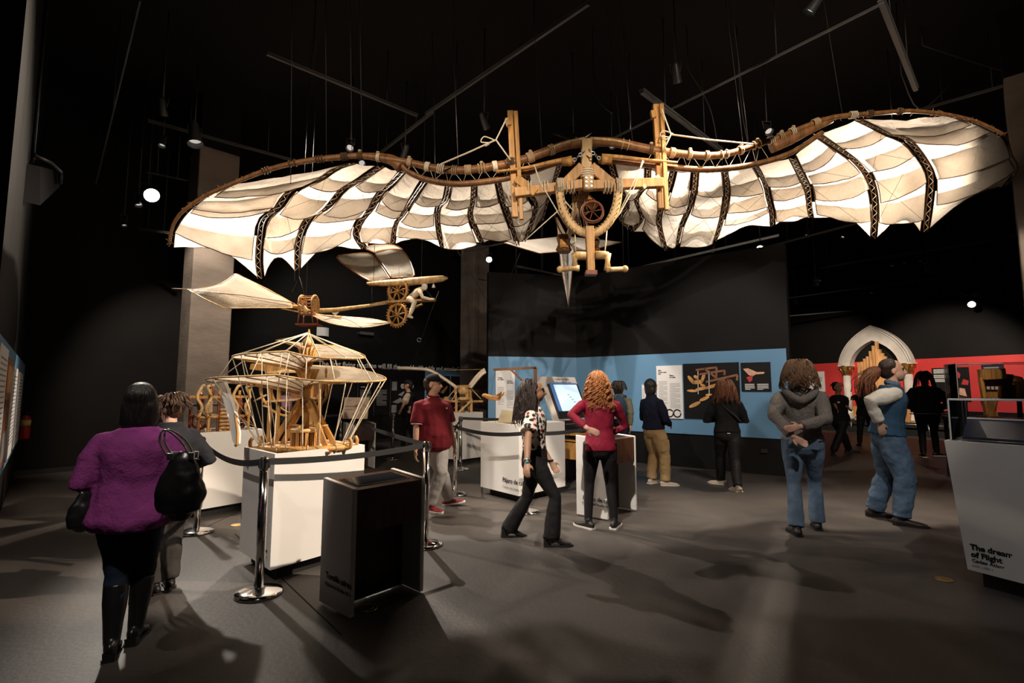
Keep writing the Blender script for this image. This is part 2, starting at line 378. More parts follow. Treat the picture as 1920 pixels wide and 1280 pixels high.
# red gallery wall far right
r0, r1 = V((11.3, 22.0, 0)), V((15.6, 13.1, 0))
m, dR, nR = slab(r0, r1, 0, CEIL, .2); WALL_RED = struct('wall_far_right', m, 'black_paint')
m, _, _ = slab(r0 + nR * .02, r1 + nR * .02, .82, 2.52, .02); struct('trim_4', m, 'red_paint')
m, _, _ = slab(r0 + nR * .9, r1 + nR * .9, 0, .42, .88); struct('trim_5', m, 'plinth_black')
m, _, _ = slab(V((r0.x, r0.y, 0)) , V((5.2, 24.5, 0)), 0, CEIL, .2); struct('wall_far', m, 'black_paint')
# concrete columns
rA, rB = V((-.713, .701, 0)), V((.701, .713, 0))
def column(px, py, Y, s, name):
    c = P(px, py, Y); c.z = 0; m = MB(); h = s / 2
    q = [c - rA * h - rB * h, c - rA * h + rB * h, c + rA * h + rB * h, c + rA * h - rB * h]
    m.hexa(q, [p + V((0, 0, 6.15)) for p in q]); o = struct(name, m, 'concrete')
    m = MB(); m.hexa([p + V((0, 0, 6.15)) for p in q], [p + V((0, 0, CEIL)) for p in q]); m.build('black_top', 'ceiling_black', o)  # column is black from here up to the ceiling
    o.modifiers.new('bevel', 'BEVEL').width = .015
    return o
COL1 = column(386, 600, 9.75, .70, 'wall_column_left')
column(890, 600, 16.2, .66, 'wall_column_middle')
column(1958, 300, 7.2, .70, 'wall_column_right')

# ------------------------------------------------------------------ lettering and boards on the walls
rightB = dB.copy(); UP = V((0, 0, 1))
p0 = on_back(600, 676)
text_on(WALL_BACK, 'The first flying machine will fill the world with pride and wonder"', .190, on_back(596, 685.5), rightB, UP, 'white_print', 'wall_quotation', bold=.003)
text_on(WALL_BACK, 'mundo de orgullo y asombro', .115, on_back(716, 692), rightB, UP, 'grey_print', 'wall_quotation')
def board(name, px0, py0, px1, py1, hit, right, n, mat, label, cat, group=None, th=.02):
    a = hit(px0, py0); b = hit(px1, py1); r = V(right)
    wd = (b - a).dot(r); ht = abs(b.z - a.z); z0 = min(a.z, b.z)
    ctr = a + r * wd / 2; ctr.z = z0 + ht / 2
    t = thing(name, ctr + n * .001, label, cat, group)
    m = MB(); m.box(ctr + n * (th / 2 + .001), (wd, th, ht), (r, n, UP)); sheet = m.build('sheet', mat, t)
    o = ctr - r * wd / 2 - UP * ht / 2 + n * (th + .001)           # lower left corner of the face
    return t, sheet, o, r, wd, ht
def print_rect(sheet, o, r, wd, ht, x0, y0, x1, y1, mat, n, name='print', lift=.003):
    a = o + r * (wd * (x0 + x1) / 2) + UP * (ht * (y0 + y1) / 2) + n * lift / 2
    m = MB(); m.box(a, (wd * abs(x1 - x0), lift, ht * abs(y1 - y0)), (r, n, UP)); return m.build(name, mat, sheet)
def para(sheet, o, r, wd, ht, n, x0, x1, y1, lines, pitch, thick, mat, seed=1):
    rnd = random.Random(seed); m = MB()
    for i in range(lines):
        y = y1 - i * pitch; e = x1 if (i + 1) % 5 else lerp(x0, x1, .55); e -= rnd.random() * .06 * (x1 - x0)
        a = o + r * (wd * (x0 + e) / 2) + UP * (ht * y) + n * .001
        m.box(a, (wd * (e - x0), .002, ht * thick), (r, n, UP))
    return m.build('text_lines', mat, sheet)
def print_poly(sheet, o, r, wd, ht, pts, mat, n, name='picture', lift=.004):
    m = MB(); m.prism([o + r * (wd * x) + UP * (ht * y) for x, y in pts], n * lift); return m.build(name, mat, sheet)
hb = lambda x, y: on_back(x, y)
# three black text boards under the quotation
for i, (x0, x1, lab) in enumerate(((671, 698, 'leftmost tall black text board on dark wall below white quotation'), (702, 728, 'middle tall black text board on dark wall below white quotation'))):
    t, s, o, r, wd, ht = board('text_board', x0, 711, x1, 778, hb, rightB, nB, 'poster_black', lab, 'board', 'black text boards under the quotation')
    print_rect(s, o, r, wd, ht, -.03, 0, .0, 1, 'grey_metal', nB, 'edge_strip')
    print_rect(s, o, r, wd, ht, .18, .78, .45, .80, 'white_print', nB, 'heading')
    para(s, o, r, wd, ht, nB, .15, .85, .70, 14, .032, .014, 'grey_print', i)
t, s, o, r, wd, ht = board('text_board', 732, 711, 776, 778, hb, rightB, nB, 'poster_black', 'wide black diagram board behind visitor in black cap', 'board', 'black text boards under the quotation')
print_rect(s, o, r, wd, ht, -.02, 0, 0, 1, 'grey_metal', nB, 'edge_strip')
print_rect(s, o, r, wd, ht, .05, .70, .25, .94, 'grey_print', nB); print_rect(s, o, r, wd, ht, .05, .1, .25, .3, 'grey_print', nB)
for cx in (.5, .85):
    print_poly(s, o, r, wd, ht, [(cx + .1 * math.cos(k * PI / 8), .82 + .075 * math.sin(k * PI / 8)) for k in range(16)], 'white_print', nB, 'roundel')
print_poly(s, o, r, wd, ht, [(.08, .38), (.4, .5), (.55, .42), (.3, .34)], 'grey_print', nB); print_poly(s, o, r, wd, ht, [(.3, .58), (.55, .68), (.6, .5)], 'grey_print', nB)
# blue picture board left of the middle column
t, s, o, r, wd, ht = board('picture_board', 797, 694, 868, 772, hb, rightB, nB, 'blue_paint', 'blue board with black model photographs left of middle concrete column', 'board')
for k, (x0, y0, x1, y1) in enumerate(((.03, .36, .28, .86), (.31, .36, .62, .88), (.65, .36, .96, .88), (.03, .03, .28, .33), (.31, .03, .62, .33), (.65, .03, .96, .33))):
    print_rect(s, o, r, wd, ht, x0, y0, x1, y1, 'poster_black', nB, 'photo_tile')
    print_poly(s, o, r, wd, ht, [(lerp(x0, x1, a), lerp(y0, y1, b)) for a, b in ((.2, .25), (.75, .55), (.85, .5), (.45, .18))], 'print_orange' if k % 2 else 'white_print', nB, lift=.006)
    para(s, o, r, wd, ht, nB, lerp(x0, x1, .15), lerp(x0, x1, .6), lerp(y0, y1, .85), 3, .03, .012, 'white_print', k)
# boards on the blue partition
h2 = lambda x, y: on_plane(x, y, w1, nM2, .02)
t, s, o, r, wd, ht = board('text_board', 1231, 686, 1282, 785, h2, dM2, nM2, 'paper', 'tall white text panel with three ring symbols on blue wall', 'board')
text_on(s, 'Mira\nCome vola?\nFly?', ht * .034, o + r * wd * .08 + UP * ht * .90, r, UP, 'ink', bold=.001); text_on(s, 'Pájaro\nde cable', ht * .034, o + r * wd * .52 + UP * ht * .80, r, UP, 'ink', bold=.001)
para(s, o, r, wd, ht, nM2, .08, .42, .70, 22, .02, .006, 'grey_print', 3); para(s, o, r, wd, ht, nM2, .52, .92, .66, 24, .02, .006, 'grey_print', 4)
for k in range(3):
    m = MB(); c = o + r * (wd * (.2 + .29 * k)) + UP * (ht * .10) + nM2 * .002; m.ring(c, .075 * .95, .012, (r, UP), n=20, m=5, a0=.5, a1=6.4); m.build('ring_symbol', 'ink', s)
t, s, o, r, wd, ht = board('text_board', 1204, 721, 1217, 760, h2, dM2, nM2, 'paper', 'small white panel mostly hidden behind visitor in navy jacket', 'board')
para(s, o, r, wd, ht, nM2, .1, .9, .8, 8, .08, .02, 'grey_print', 5)
t, s, o, r, wd, ht = board('picture_board', 1281, 682, 1390, 787, h2, dM2, nM2, 'poster_black', 'large black poster with orange cable bird drawings on blue wall', 'poster')
def pp(pts, mat='print_orange'): print_poly(s, o, r, wd, ht, pts, mat, nM2)
def bar(x0, y0, x1, y1, w_=.018, mat='print_brown'):
    dx, dy = x1 - x0, y1 - y0; L = math.hypot(dx, dy); nx, ny = -dy / L * w_, dx / L * w_; pp([(x0 - nx, y0 - ny), (x1 - nx, y1 - ny), (x1 + nx, y1 + ny), (x0 + nx, y0 + ny)], mat)
def leafshape(cx, cy, L, wdt, ang):
    pp([(cx + L * math.cos(a) * math.cos(ang) - wdt * math.sin(a) * math.sin(ang), cy + L * math.cos(a) * math.sin(ang) + wdt * math.sin(a) * math.cos(ang)) for a in [k * PI / 6 for k in range(12)]])
for x0, y0, x1, y1 in ((.24, .88, .62, .92), (.30, .80, .76, .86), (.42, .66, .97, .78), (.62, .92, .60, .70), (.76, .86, .75, .78), (.40, .90, .62, .72), (.97, .78, .96, .68)): bar(x0, y0, x1, y1)
for cx, cy, L, wdt, a in ((.15, .70, .10, .035, -.9), (.27, .66, .10, .04, .1), (.37, .74, .09, .03, 1.2), (.24, .75, .05, .03, -.6), (.16, .50, .10, .025, -.05), (.33, .54, .12, .03, .2), (.52, .58, .14, .03, .3), (.36, .60, .05, .025, -.4), (.20, .25, .12, .035, .45), (.38, .36, .10, .03, .4), (.46, .43, .06, .02, .1), (.58, .18, .05, .02, .6)): leafshape(cx, cy, L, wdt, a)
for x in (.27, .47): bar(x, .44, x + .01, .86, .006, 'white_print')
t, s, o, r, wd, ht = board('picture_board', 1389, 680, 1447, 733, h2, dM2, nM2, 'poster_black', 'small black poster showing hands above white captions on blue wall', 'poster')
pp([(.08, .78), (.25, .80), (.55, .66), (.80, .66), (.78, .60), (.5, .58), (.38, .50), (.25, .58)], 'print_skin'); pp([(.18, .48), (.40, .56), (.38, .38), (.28, .30)], 'print_red')
para(s, o, r, wd, ht, nM2, .12, .46, .24, 5, .045, .022, 'white_print', 6); para(s, o, r, wd, ht, nM2, .54, .92, .24, 5, .045, .022, 'white_print', 7)
m = MB(); m.box(h2(1433, 845), (.11, .03, .07), (dM2, nM2, UP)); tw = m.build('wall_socket', 'black_metal', label='black socket low on the dark wall under the blue band', cat='socket')
# boards on the left wall
h3 = lambda x, y: on_plane(x, y, l1, nL, .025)
for x0, x1, y0, y1, mat, lab in ((-14, 4, 640, 850, 'paper', 'white text panel at near edge of left wall'), (5, 15, 672, 845, 'print_brown', 'tall brown photograph panel on left blue wall'), (18, 27, 690, 838, 'paper', 'first narrow white text panel on left blue wall'), (30, 38, 700, 822, 'paper', 'second narrow white text panel near fire extinguisher')):
    a = h3(x0, 730); b = h3(x1, 730); wd = (b - a).length; zt = h3(x1, y0).z; zb = max(.72, h3(x1, y1).z); zt = min(1.85, zt)
    t = thing('text_board' if mat == 'paper' else 'picture_board', V((a.x, a.y, zb)), lab, 'board')
    m = MB(); c = lerp(a, b, .5); c.z = (zb + zt) / 2; m.box(c + nL * .011, (wd, .02, zt - zb), (dL, nL, UP)); s = m.build('sheet', mat, t)
    if mat == 'paper':
        m = MB()
        for i in range(18): m.box(V((c.x, c.y, zt - .1 - i * .045)) + nL * .022, (wd * .7, .002, .014), (dL, nL, UP))
        m.build('text_lines', 'grey_print', s)
    else:
        for i in range(3):
            m = MB(); m.box(V((c.x, c.y, zt - .2 - i * .32)) + nL * .022, (wd * .8, .003, .26), (dL, nL, UP)); m.build('photo', ('print_orange', 'dark_wood', 'grey_print')[i], s)
# fire extinguisher on the back wall by the corner
e = P(46, 800, c1.y + .02); e = on_back(47, 800, .10); zc = e.z
t = thing('fire_extinguisher', V((e.x, e.y, zc - .22)), 'red fire extinguisher hanging in the dark left corner', 'extinguisher')
m = MB(); m.loft([V((e.x, e.y, zc + z)) for z in (-.22, -.20, .12, .17, .20, .205)], [.05, .072, .072, .055, .025, .02], n=16); m.build('cylinder', 'exting_red', t)
m = MB(); m.cyl(V((e.x, e.y, zc + .02)), V((e.x, e.y, zc + .12)), .0735); m.build('instruction_label', 'label_yellow', t)
m = MB(); m.box(V((e.x, e.y, zc + .235)), (.035, .035, .05)); m.beam(V((e.x, e.y, zc + .25)), V((e.x + .09, e.y, zc + .28)), .02, .012); m.beam(V((e.x, e.y, zc + .27)), V((e.x + .09, e.y, zc + .31)), .02, .012); m.build('valve', 'black_metal', t)
m = MB(); m.tube(smooth_path([V((e.x - .02, e.y, zc + .23)), V((e.x - .1, e.y, zc + .18)), V((e.x - .1, e.y, zc)), V((e.x - .085, e.y, zc - .12))]), .012); m.build('hose', 'black_metal', t)
# ================================================================== the great flapping wing machine
YO = 6.0
ORN = thing('ornithopter', P(1102, 515, 5.95), 'giant wooden flapping wing machine with translucent sails hung overhead', 'flying machine')
def PX(l, Y=None): return [P(a[0], a[1], (a[2] if len(a) > 2 else (Y or YO))) for a in l]
SPAR_L = [(1100, 266), (1065, 271), (1030, 282), (985, 298), (940, 309), (890, 317), (850, 319), (805, 313), (770, 305), (720, 297), (680, 292), (640, 294), (600, 298), (560, 304), (520, 313), (480, 326), (432, 346), (385, 367), (345, 394), (325, 421), (317, 458)]
SPAR_R = [(1100, 266), (1140, 266), (1175, 271), (1225, 281), (1280, 289), (1330, 292), (1370, 287), (1410, 274), (1454, 260), (1500, 241), (1561, 220), (1637, 213), (1707, 208), (1777, 215), (1834, 229), (1884, 253)]
def spar(pxs, name, w0, w1, h0, h1, mat, dy=0.0):
    pts = smooth_path(PX(pxs, YO + dy), 3); n = len(pts)
    m = MB(); m.loft(pts, [(lerp(w0, w1, i / (n - 1)), lerp(h0, h1, i / (n - 1))) for i in range(n)], V((0, 1, 0)), 8, pw=.6)
    return m.build(name, mat, ORN), pts
SL, spl = spar(SPAR_L, 'main_spar', .05, .014, .055, .016, 'spar_wood')
SR, spr = spar(SPAR_R, 'main_spar', .05, .014, .055, .016, 'spar_wood')
spar([(1078, 302), (1040, 306), (1000, 320), (950, 334), (900, 342), (850, 345), (800, 337), (765, 322), (752, 308)], 'lower_spar', .04, .05, .035, .03, 'spar_wood', .04)
spar([(1122, 300), (1160, 302), (1210, 308), (1260, 314), (1320, 318), (1380, 314), (1440, 302), (1490, 283), (1540, 250)], 'lower_spar', .04, .05, .035, .03, 'spar_wood', .04)
spar([(1072, 297), (1030, 305), (990, 314), (930, 322)], 'splint', .03, .02, .03, .014, 'honey_wood', -.09)
spar([(1128, 293), (1165, 295), (1210, 300), (1270, 305)], 'splint', .03, .02, .03, .014, 'honey_wood', -.09)
spar([(1095, 262), (1060, 269), (1030, 279)], 'cap_plank', .055, .03, .022, .012, 'pale_wood', -.03)
spar([(1106, 262), (1150, 265), (1185, 272)], 'cap_plank', .055, .03, .022, .012, 'pale_wood', -.03)
# outer stout arms between junction and outer wing
spar([(752, 312), (735, 300), (705, 294), (675, 292)], 'wing_knuckle', .05, .03, .085, .03, 'spar_wood', .02)
spar([(1445, 275), (1480, 262), (1520, 243), (1560, 226)], 'wing_knuckle', .05, .03, .085, .03, 'spar_wood', .02)
def lashing(p, t, R, turns, mat='rope', name='lashing', wd=.05):
    t = V(t).normalized(); m = MB(); u = V((0, 1, 0)); vv = t.cross(u).normalized()
    for k in range(turns):
        c = p + t * (wd * (k / max(1, turns - 1) - .5)); m.ring(c, R * 1.05, .008, (u, vv), n=10, m=4)
    return m.build(name, mat, ORN)
rn = random.Random(3)
for pts, xs in ((spl, (.08, .13, .175, .21, .24, .27, .30, .33, .36, .40, .47, .51, .545, .60, .66, .72)), (spr, (.09, .15, .2, .24, .28, .32, .36, .40, .435, .46, .49, .55, .64, .68, .75))):
    for x in xs:
        a = along(pts, x); b = along(pts, x + .01); lashing(a, b - a, lerp(.062, .026, x), rn.choice((2, 3, 4, 6)), rn.choice(('rope', 'rope', 'twine_dark', 'pale_rope')), wd=rn.choice((.03, .045, .07)))
        if rn.random() < .55:
            m = MB(); m.ell(a + V((0, -.03, lerp(.07, .03, x))), (.025, .02, .018), nu=7, nv=5); m.build('knot', 'rope', ORN)
# zig-zag lacing between upper and lower spar
for pts, lo in ((spl, smooth_path(PX([(1000, 320), (950, 334), (900, 342), (850, 345), (800, 337), (765, 322)], YO + .04), 3)), (spr, smooth_path(PX([(1210, 308), (1260, 314), (1320, 318), (1380, 314), (1440, 302)], YO + .04), 3))):
    m = MB(); Z = []
    for k in range(19):
        q = along(lo, k / 18); best = min(pts, key=lambda p: abs(p.x - q.x)); Z.append(lerp(q, best, .95) if k % 2 else q + V((0, -.03, 0)))
    m.tube(Z, .005, 4); m.build('spar_lacing', 'pale_rope', ORN)
# ---- ribs and cloth
RIB_L = [
 [(1051, 308), (1040, 340), (1027, 372), (1016, 412)],
 [(985, 318), (995, 366), (1006, 391), (982, 453)],
 [(933, 334), (943, 377), (953, 405), (961, 428), (971, 460)],
 [(889, 343), (887, 374), (882, 399), (887, 419), (904, 455)],
 [(843, 345), (835, 377), (823, 388), (821, 419), (830, 464)],
 [(798, 338), (773, 374), (756, 402), (742, 419), (736, 457)],
 [(757, 320), (735, 343), (713, 363), (696, 391), (676, 415), (668, 440), (683, 466)],
 [(714, 312), (679, 335), (643, 354), (612, 388), (586, 402), (567, 430), (558, 467), (557, 507)],
 [(660, 306), (629, 315), (603, 332), (567, 346), (541, 360), (522, 388), (494, 413), (487, 450), (484, 489), (487, 522)],
]
TIP_L = [(430, 347), (380, 371), (340, 402), (322, 428), (318, 445), (317, 462)]
RIB_R = [
 [(1144, 304), (1155, 340), (1177, 380), (1162, 406), (1179, 429)],
 [(1215, 312), (1212, 345), (1192, 372), (1205, 405), (1186, 433)],
 [(1262, 317), (1255, 345), (1242, 385), (1235, 420), (1249, 469)],
 [(1304, 318), (1300, 360), (1290, 394), (1276, 424), (1268, 458)],
 [(1359, 315), (1363, 354), (1360, 385), (1349, 427), (1340, 452)],
 [(1414, 306), (1433, 340), (1440, 371), (1447, 399), (1448, 424)],
 [(1486, 297), (1502, 329), (1514, 354), (1518, 388), (1522, 408)],
 [(1530, 251), (1575, 280), (1606, 303), (1630, 335), (1640, 380), (1637, 447)],
 [(1609, 224), (1665, 250), (1700, 262), (1728, 295), (1745, 330), (1742, 380), (1735, 434)],
]
TIP_R = [(1780, 216), (1850, 236), (1886, 256), (1897, 290), (1909, 317), (1885, 348)]
def rib_path(pxs, y0=YO + .06, y1=YO + 1.55):
    n = len(pxs); L = [0]
    for i in range(1, n): L.append(L[-1] + math.hypot(pxs[i][0] - pxs[i - 1][0], pxs[i][1] - pxs[i - 1][1]))
    return smooth_path([P(a, b, lerp(y0, y1, (l / L[-1]) ** .8)) for (a, b), l in zip(pxs, L)], 4)
def band(ra, rb, rows, seed, gap=.035, flap=.62, sag=.05):
    """cloth strips between two ribs; every strip laps over the next one like a shingle"""
    rnd = random.Random(seed); rows = [r if k in (0, len(rows) - 1) else r + rnd.uniform(-.045, .045) for k, r in enumerate(rows)]
    for i in range(len(rows) - 1):
        v0, v1 = rows[i], rows[i + 1]; h = v1 - v0; last = i == len(rows) - 2
        ve = v1 if last else v1 + h * flap * rnd.uniform(.55, 1.0) * (1 if i else .8)
        j0, j1 = rnd.uniform(-.045, .045), rnd.uniform(-.045, .045); sg = sag * rnd.uniform(.5, 1.2); ph = rnd.uniform(0, 6)
        drop = 0 if last else rnd.uniform(.03, .10); gl, gr = gap * rnd.uniform(.8, 1.7), gap * rnd.uniform(.8, 1.7)
        def fn(u, v, v0=v0, ve=ve, j0=j0, j1=j1, sg=sg, ph=ph, drop=drop, i=i):
            vv = lerp(v0, ve, v) + lerp(j0, j1, u) * v * (0 if drop == 0 else 1)
            if drop == 0: vv -= .11 * math.sin(PI * u) * v * v
            a = along(ra, min(1, vv)); b = along(rb, min(1, vv)); d = (b - a)
            if d.length > 1e-6:
                a = a + d.normalized() * min(gl, d.length * .2); b = b - d.normalized() * min(gr, d.length * .2)
            p = lerp(a, b, u)
            bulge = math.sin(PI * u)
            wr = noise.noise(p * 3.0 + V((ph, ph, 0))) * .028 + noise.noise(p * 8.0 + V((ph, 0, ph))) * .014 + abs(noise.noise(p * 5.0 + V((0, ph, ph)))) * .02
            # the strip hangs below the ribs at its lower edge, and sags in the middle
            return p + V((0, -.35, -.9)) * (sg * bulge * (.35 + .65 * v) + drop * v * v + wr * min(1, bulge * 2.2) - .004 * i)
        m = MB(); m.grid(fn, 12, 8); o = m.build('cloth_panel', 'sail_cloth', ORN, fix=False)
        edge = [fn(0, k / 6) for k in range(6)] + [fn(k / 8, 1.0) for k in range(9)] + [fn(1, 1 - k / 6) for k in range(1, 7)]
        m = MB(); m.tube([q + V((0, -.004, -.004)) for q in edge], .0065 if not last else .0045, 4); m.build('batten', 'twine_dark', o)
def double_rib(rp, half=.03):
    side = V((1, 0, 0)); m = MB()
    A = [p + side * half for p in rp]; B = [p - side * half for p in rp]
    m.tube(A, .008, 5); m.tube(B, .008, 5); o = m.build('rib', 'dark_wood', ORN)
    m = MB(); Z = []; n = max(8, int(sum((rp[i + 1] - rp[i]).length for i in range(len(rp) - 1)) / .07))
    for k in range(n + 1): Z.append(along(A if k % 2 else B, k / n) + V((0, -.006, -.008)))
    m.tube(Z, .0045, 4); m.build('rib_lacing', 'pale_rope', o)
ROW4 = [0, .30, .54, .77, 1]; ROW5 = [0, .22, .42, .60, .80, 1]; ROW3 = [0, .38, .7, 1]
for ribs, tip, sd in ((RIB_L, TIP_L, 10), (RIB_R, TIP_R, 60)):
    rp = [rib_path(r) for r in ribs]; tp = rib_path(tip, YO + .04, YO + 1.25)
    for k, r in enumerate(rp): double_rib(r, .020 if k < 6 else .032)
    for k in range(len(rp) - 1):
        rows = ROW3 if k == 0 else (ROW4 if k < 6 else ROW5)
        band(rp[k], rp[k + 1], rows, sd + k, .035 if k < 6 else .05, sag=.05 if k < 6 else .07)
    band(rp[-1], tp, ROW5, sd + 30, .05, sag=.10)
    m = MB(); m.tube(tp, .010, 5); m.build('tip_batten', 'dark_wood', ORN)
    # knots of twine along the outer leading edge
    pts = spl if sd == 10 else spr; m = MB(); rr = random.Random(sd)
    for k in range(70):
        a = along(pts, rr.uniform(.55, 1.0)); q = V((rr.uniform(-.06, .06), rr.uniform(-.03, .05), rr.uniform(-.05, .04))); m.tube([a + q, a - q * .7 + V((0, 0, -.01))], .0035, 3)
    m.build('leading_edge_twine', 'rope', ORN)
    # fine cords criss-crossing under the cloth
    m = MB()
    for k in range(len(rp) - 1):
        for (a, b) in ((.15, .6), (.6, .2), (.45, .95), (.9, .5)):
            m.tube([along(rp[k], a) + V((0, -.03, -.06)), along(rp[k + 1], b) + V((0, -.03, -.06))], .0025, 3)
    m.build('bracing_cords', 'twine_dark', ORN)
# ---- middle frame
def plank(a, b, wd, th, mat='honey_wood', name='plank', up=V((0, 0, 1)), wd2=None):
    m = MB(); m.beam(P(*a), P(*b), th, wd, up, th, wd2); o = m.build(name, mat, ORN); o.modifiers.new('b', 'BEVEL').width = .006; return o
U1 = V((1, 0, 0))
plank((957, 209, YO + .02), (966, 408, YO - .02), .075, .07, name='post', up=U1); plank((967, 209, YO - .06), (978, 412, YO - .1), .05, .05, name='post', up=U1)
plank((1229, 197, YO + .02), (1239, 392, YO - .02), .075, .07, name='post', up=U1); plank((1240, 195, YO - .06), (1250, 394, YO - .1), .05, .05, name='post', up=U1)
for a, b in (((951, 222), (955, 236)), ((1223, 208), (1226, 222))): plank((a[0], a[1], YO - .02), (b[0], b[1], YO - .02), .06, .06, name='post_cheek', up=U1)
plank((965, 362, YO - .12), (1092, 346, YO - .12), .11, .09, name='cross_beam'); plank((1108, 348, YO - .12), (1243, 343, YO - .12), .11, .09, 'honey_wood', name='cross_beam')
plank((968, 334, YO - .1), (1005, 362, YO - .16), .10, .05, name='knee_brace'); plank((1236, 330, YO - .1), (1205, 352, YO - .16), .05, .03, 'pale_wood', name='knee_brace')
plank((1100, 262, YO - .05), (1099, 318, YO - .05), .125, .10, 'pale_wood', name='king_post', up=U1)
plank((1092, 312, YO - .1), (1052, 352, YO - .12), .12, .05, name='king_brace'); plank((1108, 312, YO - .1), (1155, 352, YO - .12), .12, .05, name='king_brace')
m = MB(); c = P(1103, 344, YO - .2); m.box(c, (.12, .09, .17)); o = m.build('joint_block', 'pale_wood', ORN); o.modifiers.new('b', 'BEVEL').width = .012
for dx in (-.03, .03):
    for dz in (-.05, 0, .05):
        m = MB(); m.cyl(c + V((dx, -.045, dz)), c + V((dx, -.056, dz)), .012, n=8); m.build('bolt', 'steel', o)
for k in range(4):
    m = MB(); m.ring(P(1101, 321 + k * 4, YO - .08), .075, .012, (U1, V((0, 1, 0))), n=12, m=5); m.build('lashing', 'pale_rope', ORN)
# U-shaped hoop: flat board with lacing pegs
hc = P(1104, 352, YO - .2); Rw = (P(1159, 352, YO - .2).x - P(1049, 352, YO - .2).x) / 2; Rh = hc.z - P(1104, 438, YO - .2).z
hp = [hc + V((-Rw, 0, .05))] + [hc + V((-Rw * math.cos(PI * k / 28), 0, -Rh * math.sin(PI * k / 28))) for k in range(29)] + [hc + V((Rw, 0, .05))]
m = MB(); m.loft(hp, [(.020, .052)] * len(hp), V((0, 1, 0)), 8, pw=.5); HOOP = m.build('hoop', 'pale_wood', ORN)
for k in range(1, 28):
    a = PI * k / 28
    for rr_ in (.9, 1.08):
        p = hc + V((-Rw * rr_ * math.cos(a), -.02, -Rh * rr_ * math.sin(a))); m = MB(); m.cyl(p, p + V((0, -.02, 0)), .007, n=6); m.build('peg', 'dark_wood', HOOP)
m = MB()
for x0 in (1049, 1159):
    for k in range(4): m.ring(P(x0 - 4 + k * 3, 350, YO - .17), .10, .007, (V((0, 1, 0)), UP), n=12, m=4)
for x0 in (1020, 1026, 1062, 1070, 1076, 1133, 1139, 1145, 990, 995): m.ring(P(x0, 351, YO - .12), .075, .007, (V((0, 1, 0)), UP), n=12, m=4)
m.build('beam_lashings', 'pale_rope', ORN)
# wheel with spokes
wc = P(1111, 396, YO - .05); m = MB(); m.ring(wc, .125, .016, (U1, UP), n=28, m=6); WH = m.build('hand_wheel', 'red_wood', ORN)
for k in range(6): m = MB(); a = k * PI / 3 + .2; m.cyl(wc, wc + V((math.cos(a) * .12, 0, math.sin(a) * .12)), .007, n=6); m.build('spoke', 'red_wood', WH)
m = MB(); m.ring(wc + V((0, .02, 0)), .14, .006, (U1, UP), n=28, m=4); m.build('wheel_rope', 'pale_rope', WH)
# lower strut and cranked pedals
plank((1105, 425, YO - .2), (1108, 512, YO - .2), .10, .085, name='lower_strut', up=U1, wd2=.085)
m = MB(); m.box(P(1108, 512, YO - .2), (.13, .12, .05)); m.build('strut_foot', 'red_wood', ORN)
m = MB(); m.loft(PX([(1072, 479), (1080, 479), (1098, 479)], YO - .2), [.03, .05, .052], n=12); m.loft(PX([(1116, 478), (1134, 478), (1142, 477)], YO - .2), [.052, .05, .03], n=12); m.build('pedal_axle', 'pale_wood', ORN)
for a, b, c_, d in (((1077, 478), (1078, 503), (1086, 503), (1050, 505)), ((1139, 476), (1139, 506), (1137, 505), (1172, 504))):
    m = MB(); m.loft(PX([a, (lerp(a[0], b[0], .5), lerp(a[1], b[1], .5)), b], YO - .2), [.045, .028, .045], n=8, pw=.6); cr = m.build('crank_arm', 'pale_wood', ORN)
    m = MB(); m.loft(PX([c_, (lerp(c_[0], d[0], .3), c_[1]), d], YO - .22), [.038, .028, .03], n=10); m.build('pedal', 'pale_wood', cr)
    m = MB(); m.ell(P(d[0], d[1], YO - .22), (.04, .04, .042), nu=8, nv=6); m.build('pedal_knob', 'pale_wood', cr)
# leather stirrups
for px, py, s in ((1057, 458, 1.0), (1113, 462, .9)):
    c = P(px, py, YO + .12); m = MB()
    m.loft([c + V((0, 0, z * s)) for z in (.12, .08, 0, -.07, -.11)], [(.075 * s, .05), (.09 * s, .06), (.07 * s, .05), (.10 * s, .06), (.07 * s, .05)], U1, 12); so = m.build('leather_stirrup', 'leather', ORN)
    m = MB(); m.loft([c + V((0, -.04, .05)), c + V((0, -.05, -.06))], [(.05 * s, .03), (.06 * s, .03)], U1, 10); m.build('stirrup_lining', 'honey_wood', so)
    m = MB(); m.tube(smooth_path([c + V((0, 0, .1)), c + V((-.08, 0, .25)), c + V((-.1, 0, .4)), c + V((0, 0, .45))]), .008, 5); m.build('strap', 'leather', so)
# fuselage boom, tail sail and rudder
m = MB(); m.loft([P(1098, 350, YO), P(1085, 392, YO + 1.0), P(1072, 425, YO + 2.2), P(1062, 452, YO + 3.6)], [.07, .065, .055, .04], n=8, pw=.6); m.build('boom', 'dark_wood', ORN)
m = MB(); m.loft([P(1100, 372, YO + .3), P(1118, 388, YO + .3)], [.06, .06], n=10); m.build('spool', 'honey_wood', ORN)
m = MB(); m.loft([P(1063, 402, YO + .1), P(1068, 425, YO + .1)], [.045, .04], n=10); m.build('spool', 'honey_wood', ORN)
m = MB(); rr = random.Random(5)
for k in range(22): m.tube([P(1085 + rr.uniform(-12, 12), 360 + rr.uniform(-5, 10), YO + .1), P(1075 + rr.uniform(-14, 30), 405 + rr.uniform(-6, 25), YO + .15)], .004, 3)
m.build('rope_tangle', 'rope', ORN)
TY = YO + 3.2
def flat(name, pts, mat='sail_cloth', edge=True, th=.006):
    q = [P(*p) for p in pts]; m = MB(); n = (q[1] - q[0]).cross(q[2] - q[0]).normalized(); m.prism(q, n * th); o = m.build(name, mat, ORN)
    if edge:
        m = MB(); m.tube(q + [q[0]], .010, 5); m.build('sail_edge', 'dark_wood', o)
    return o
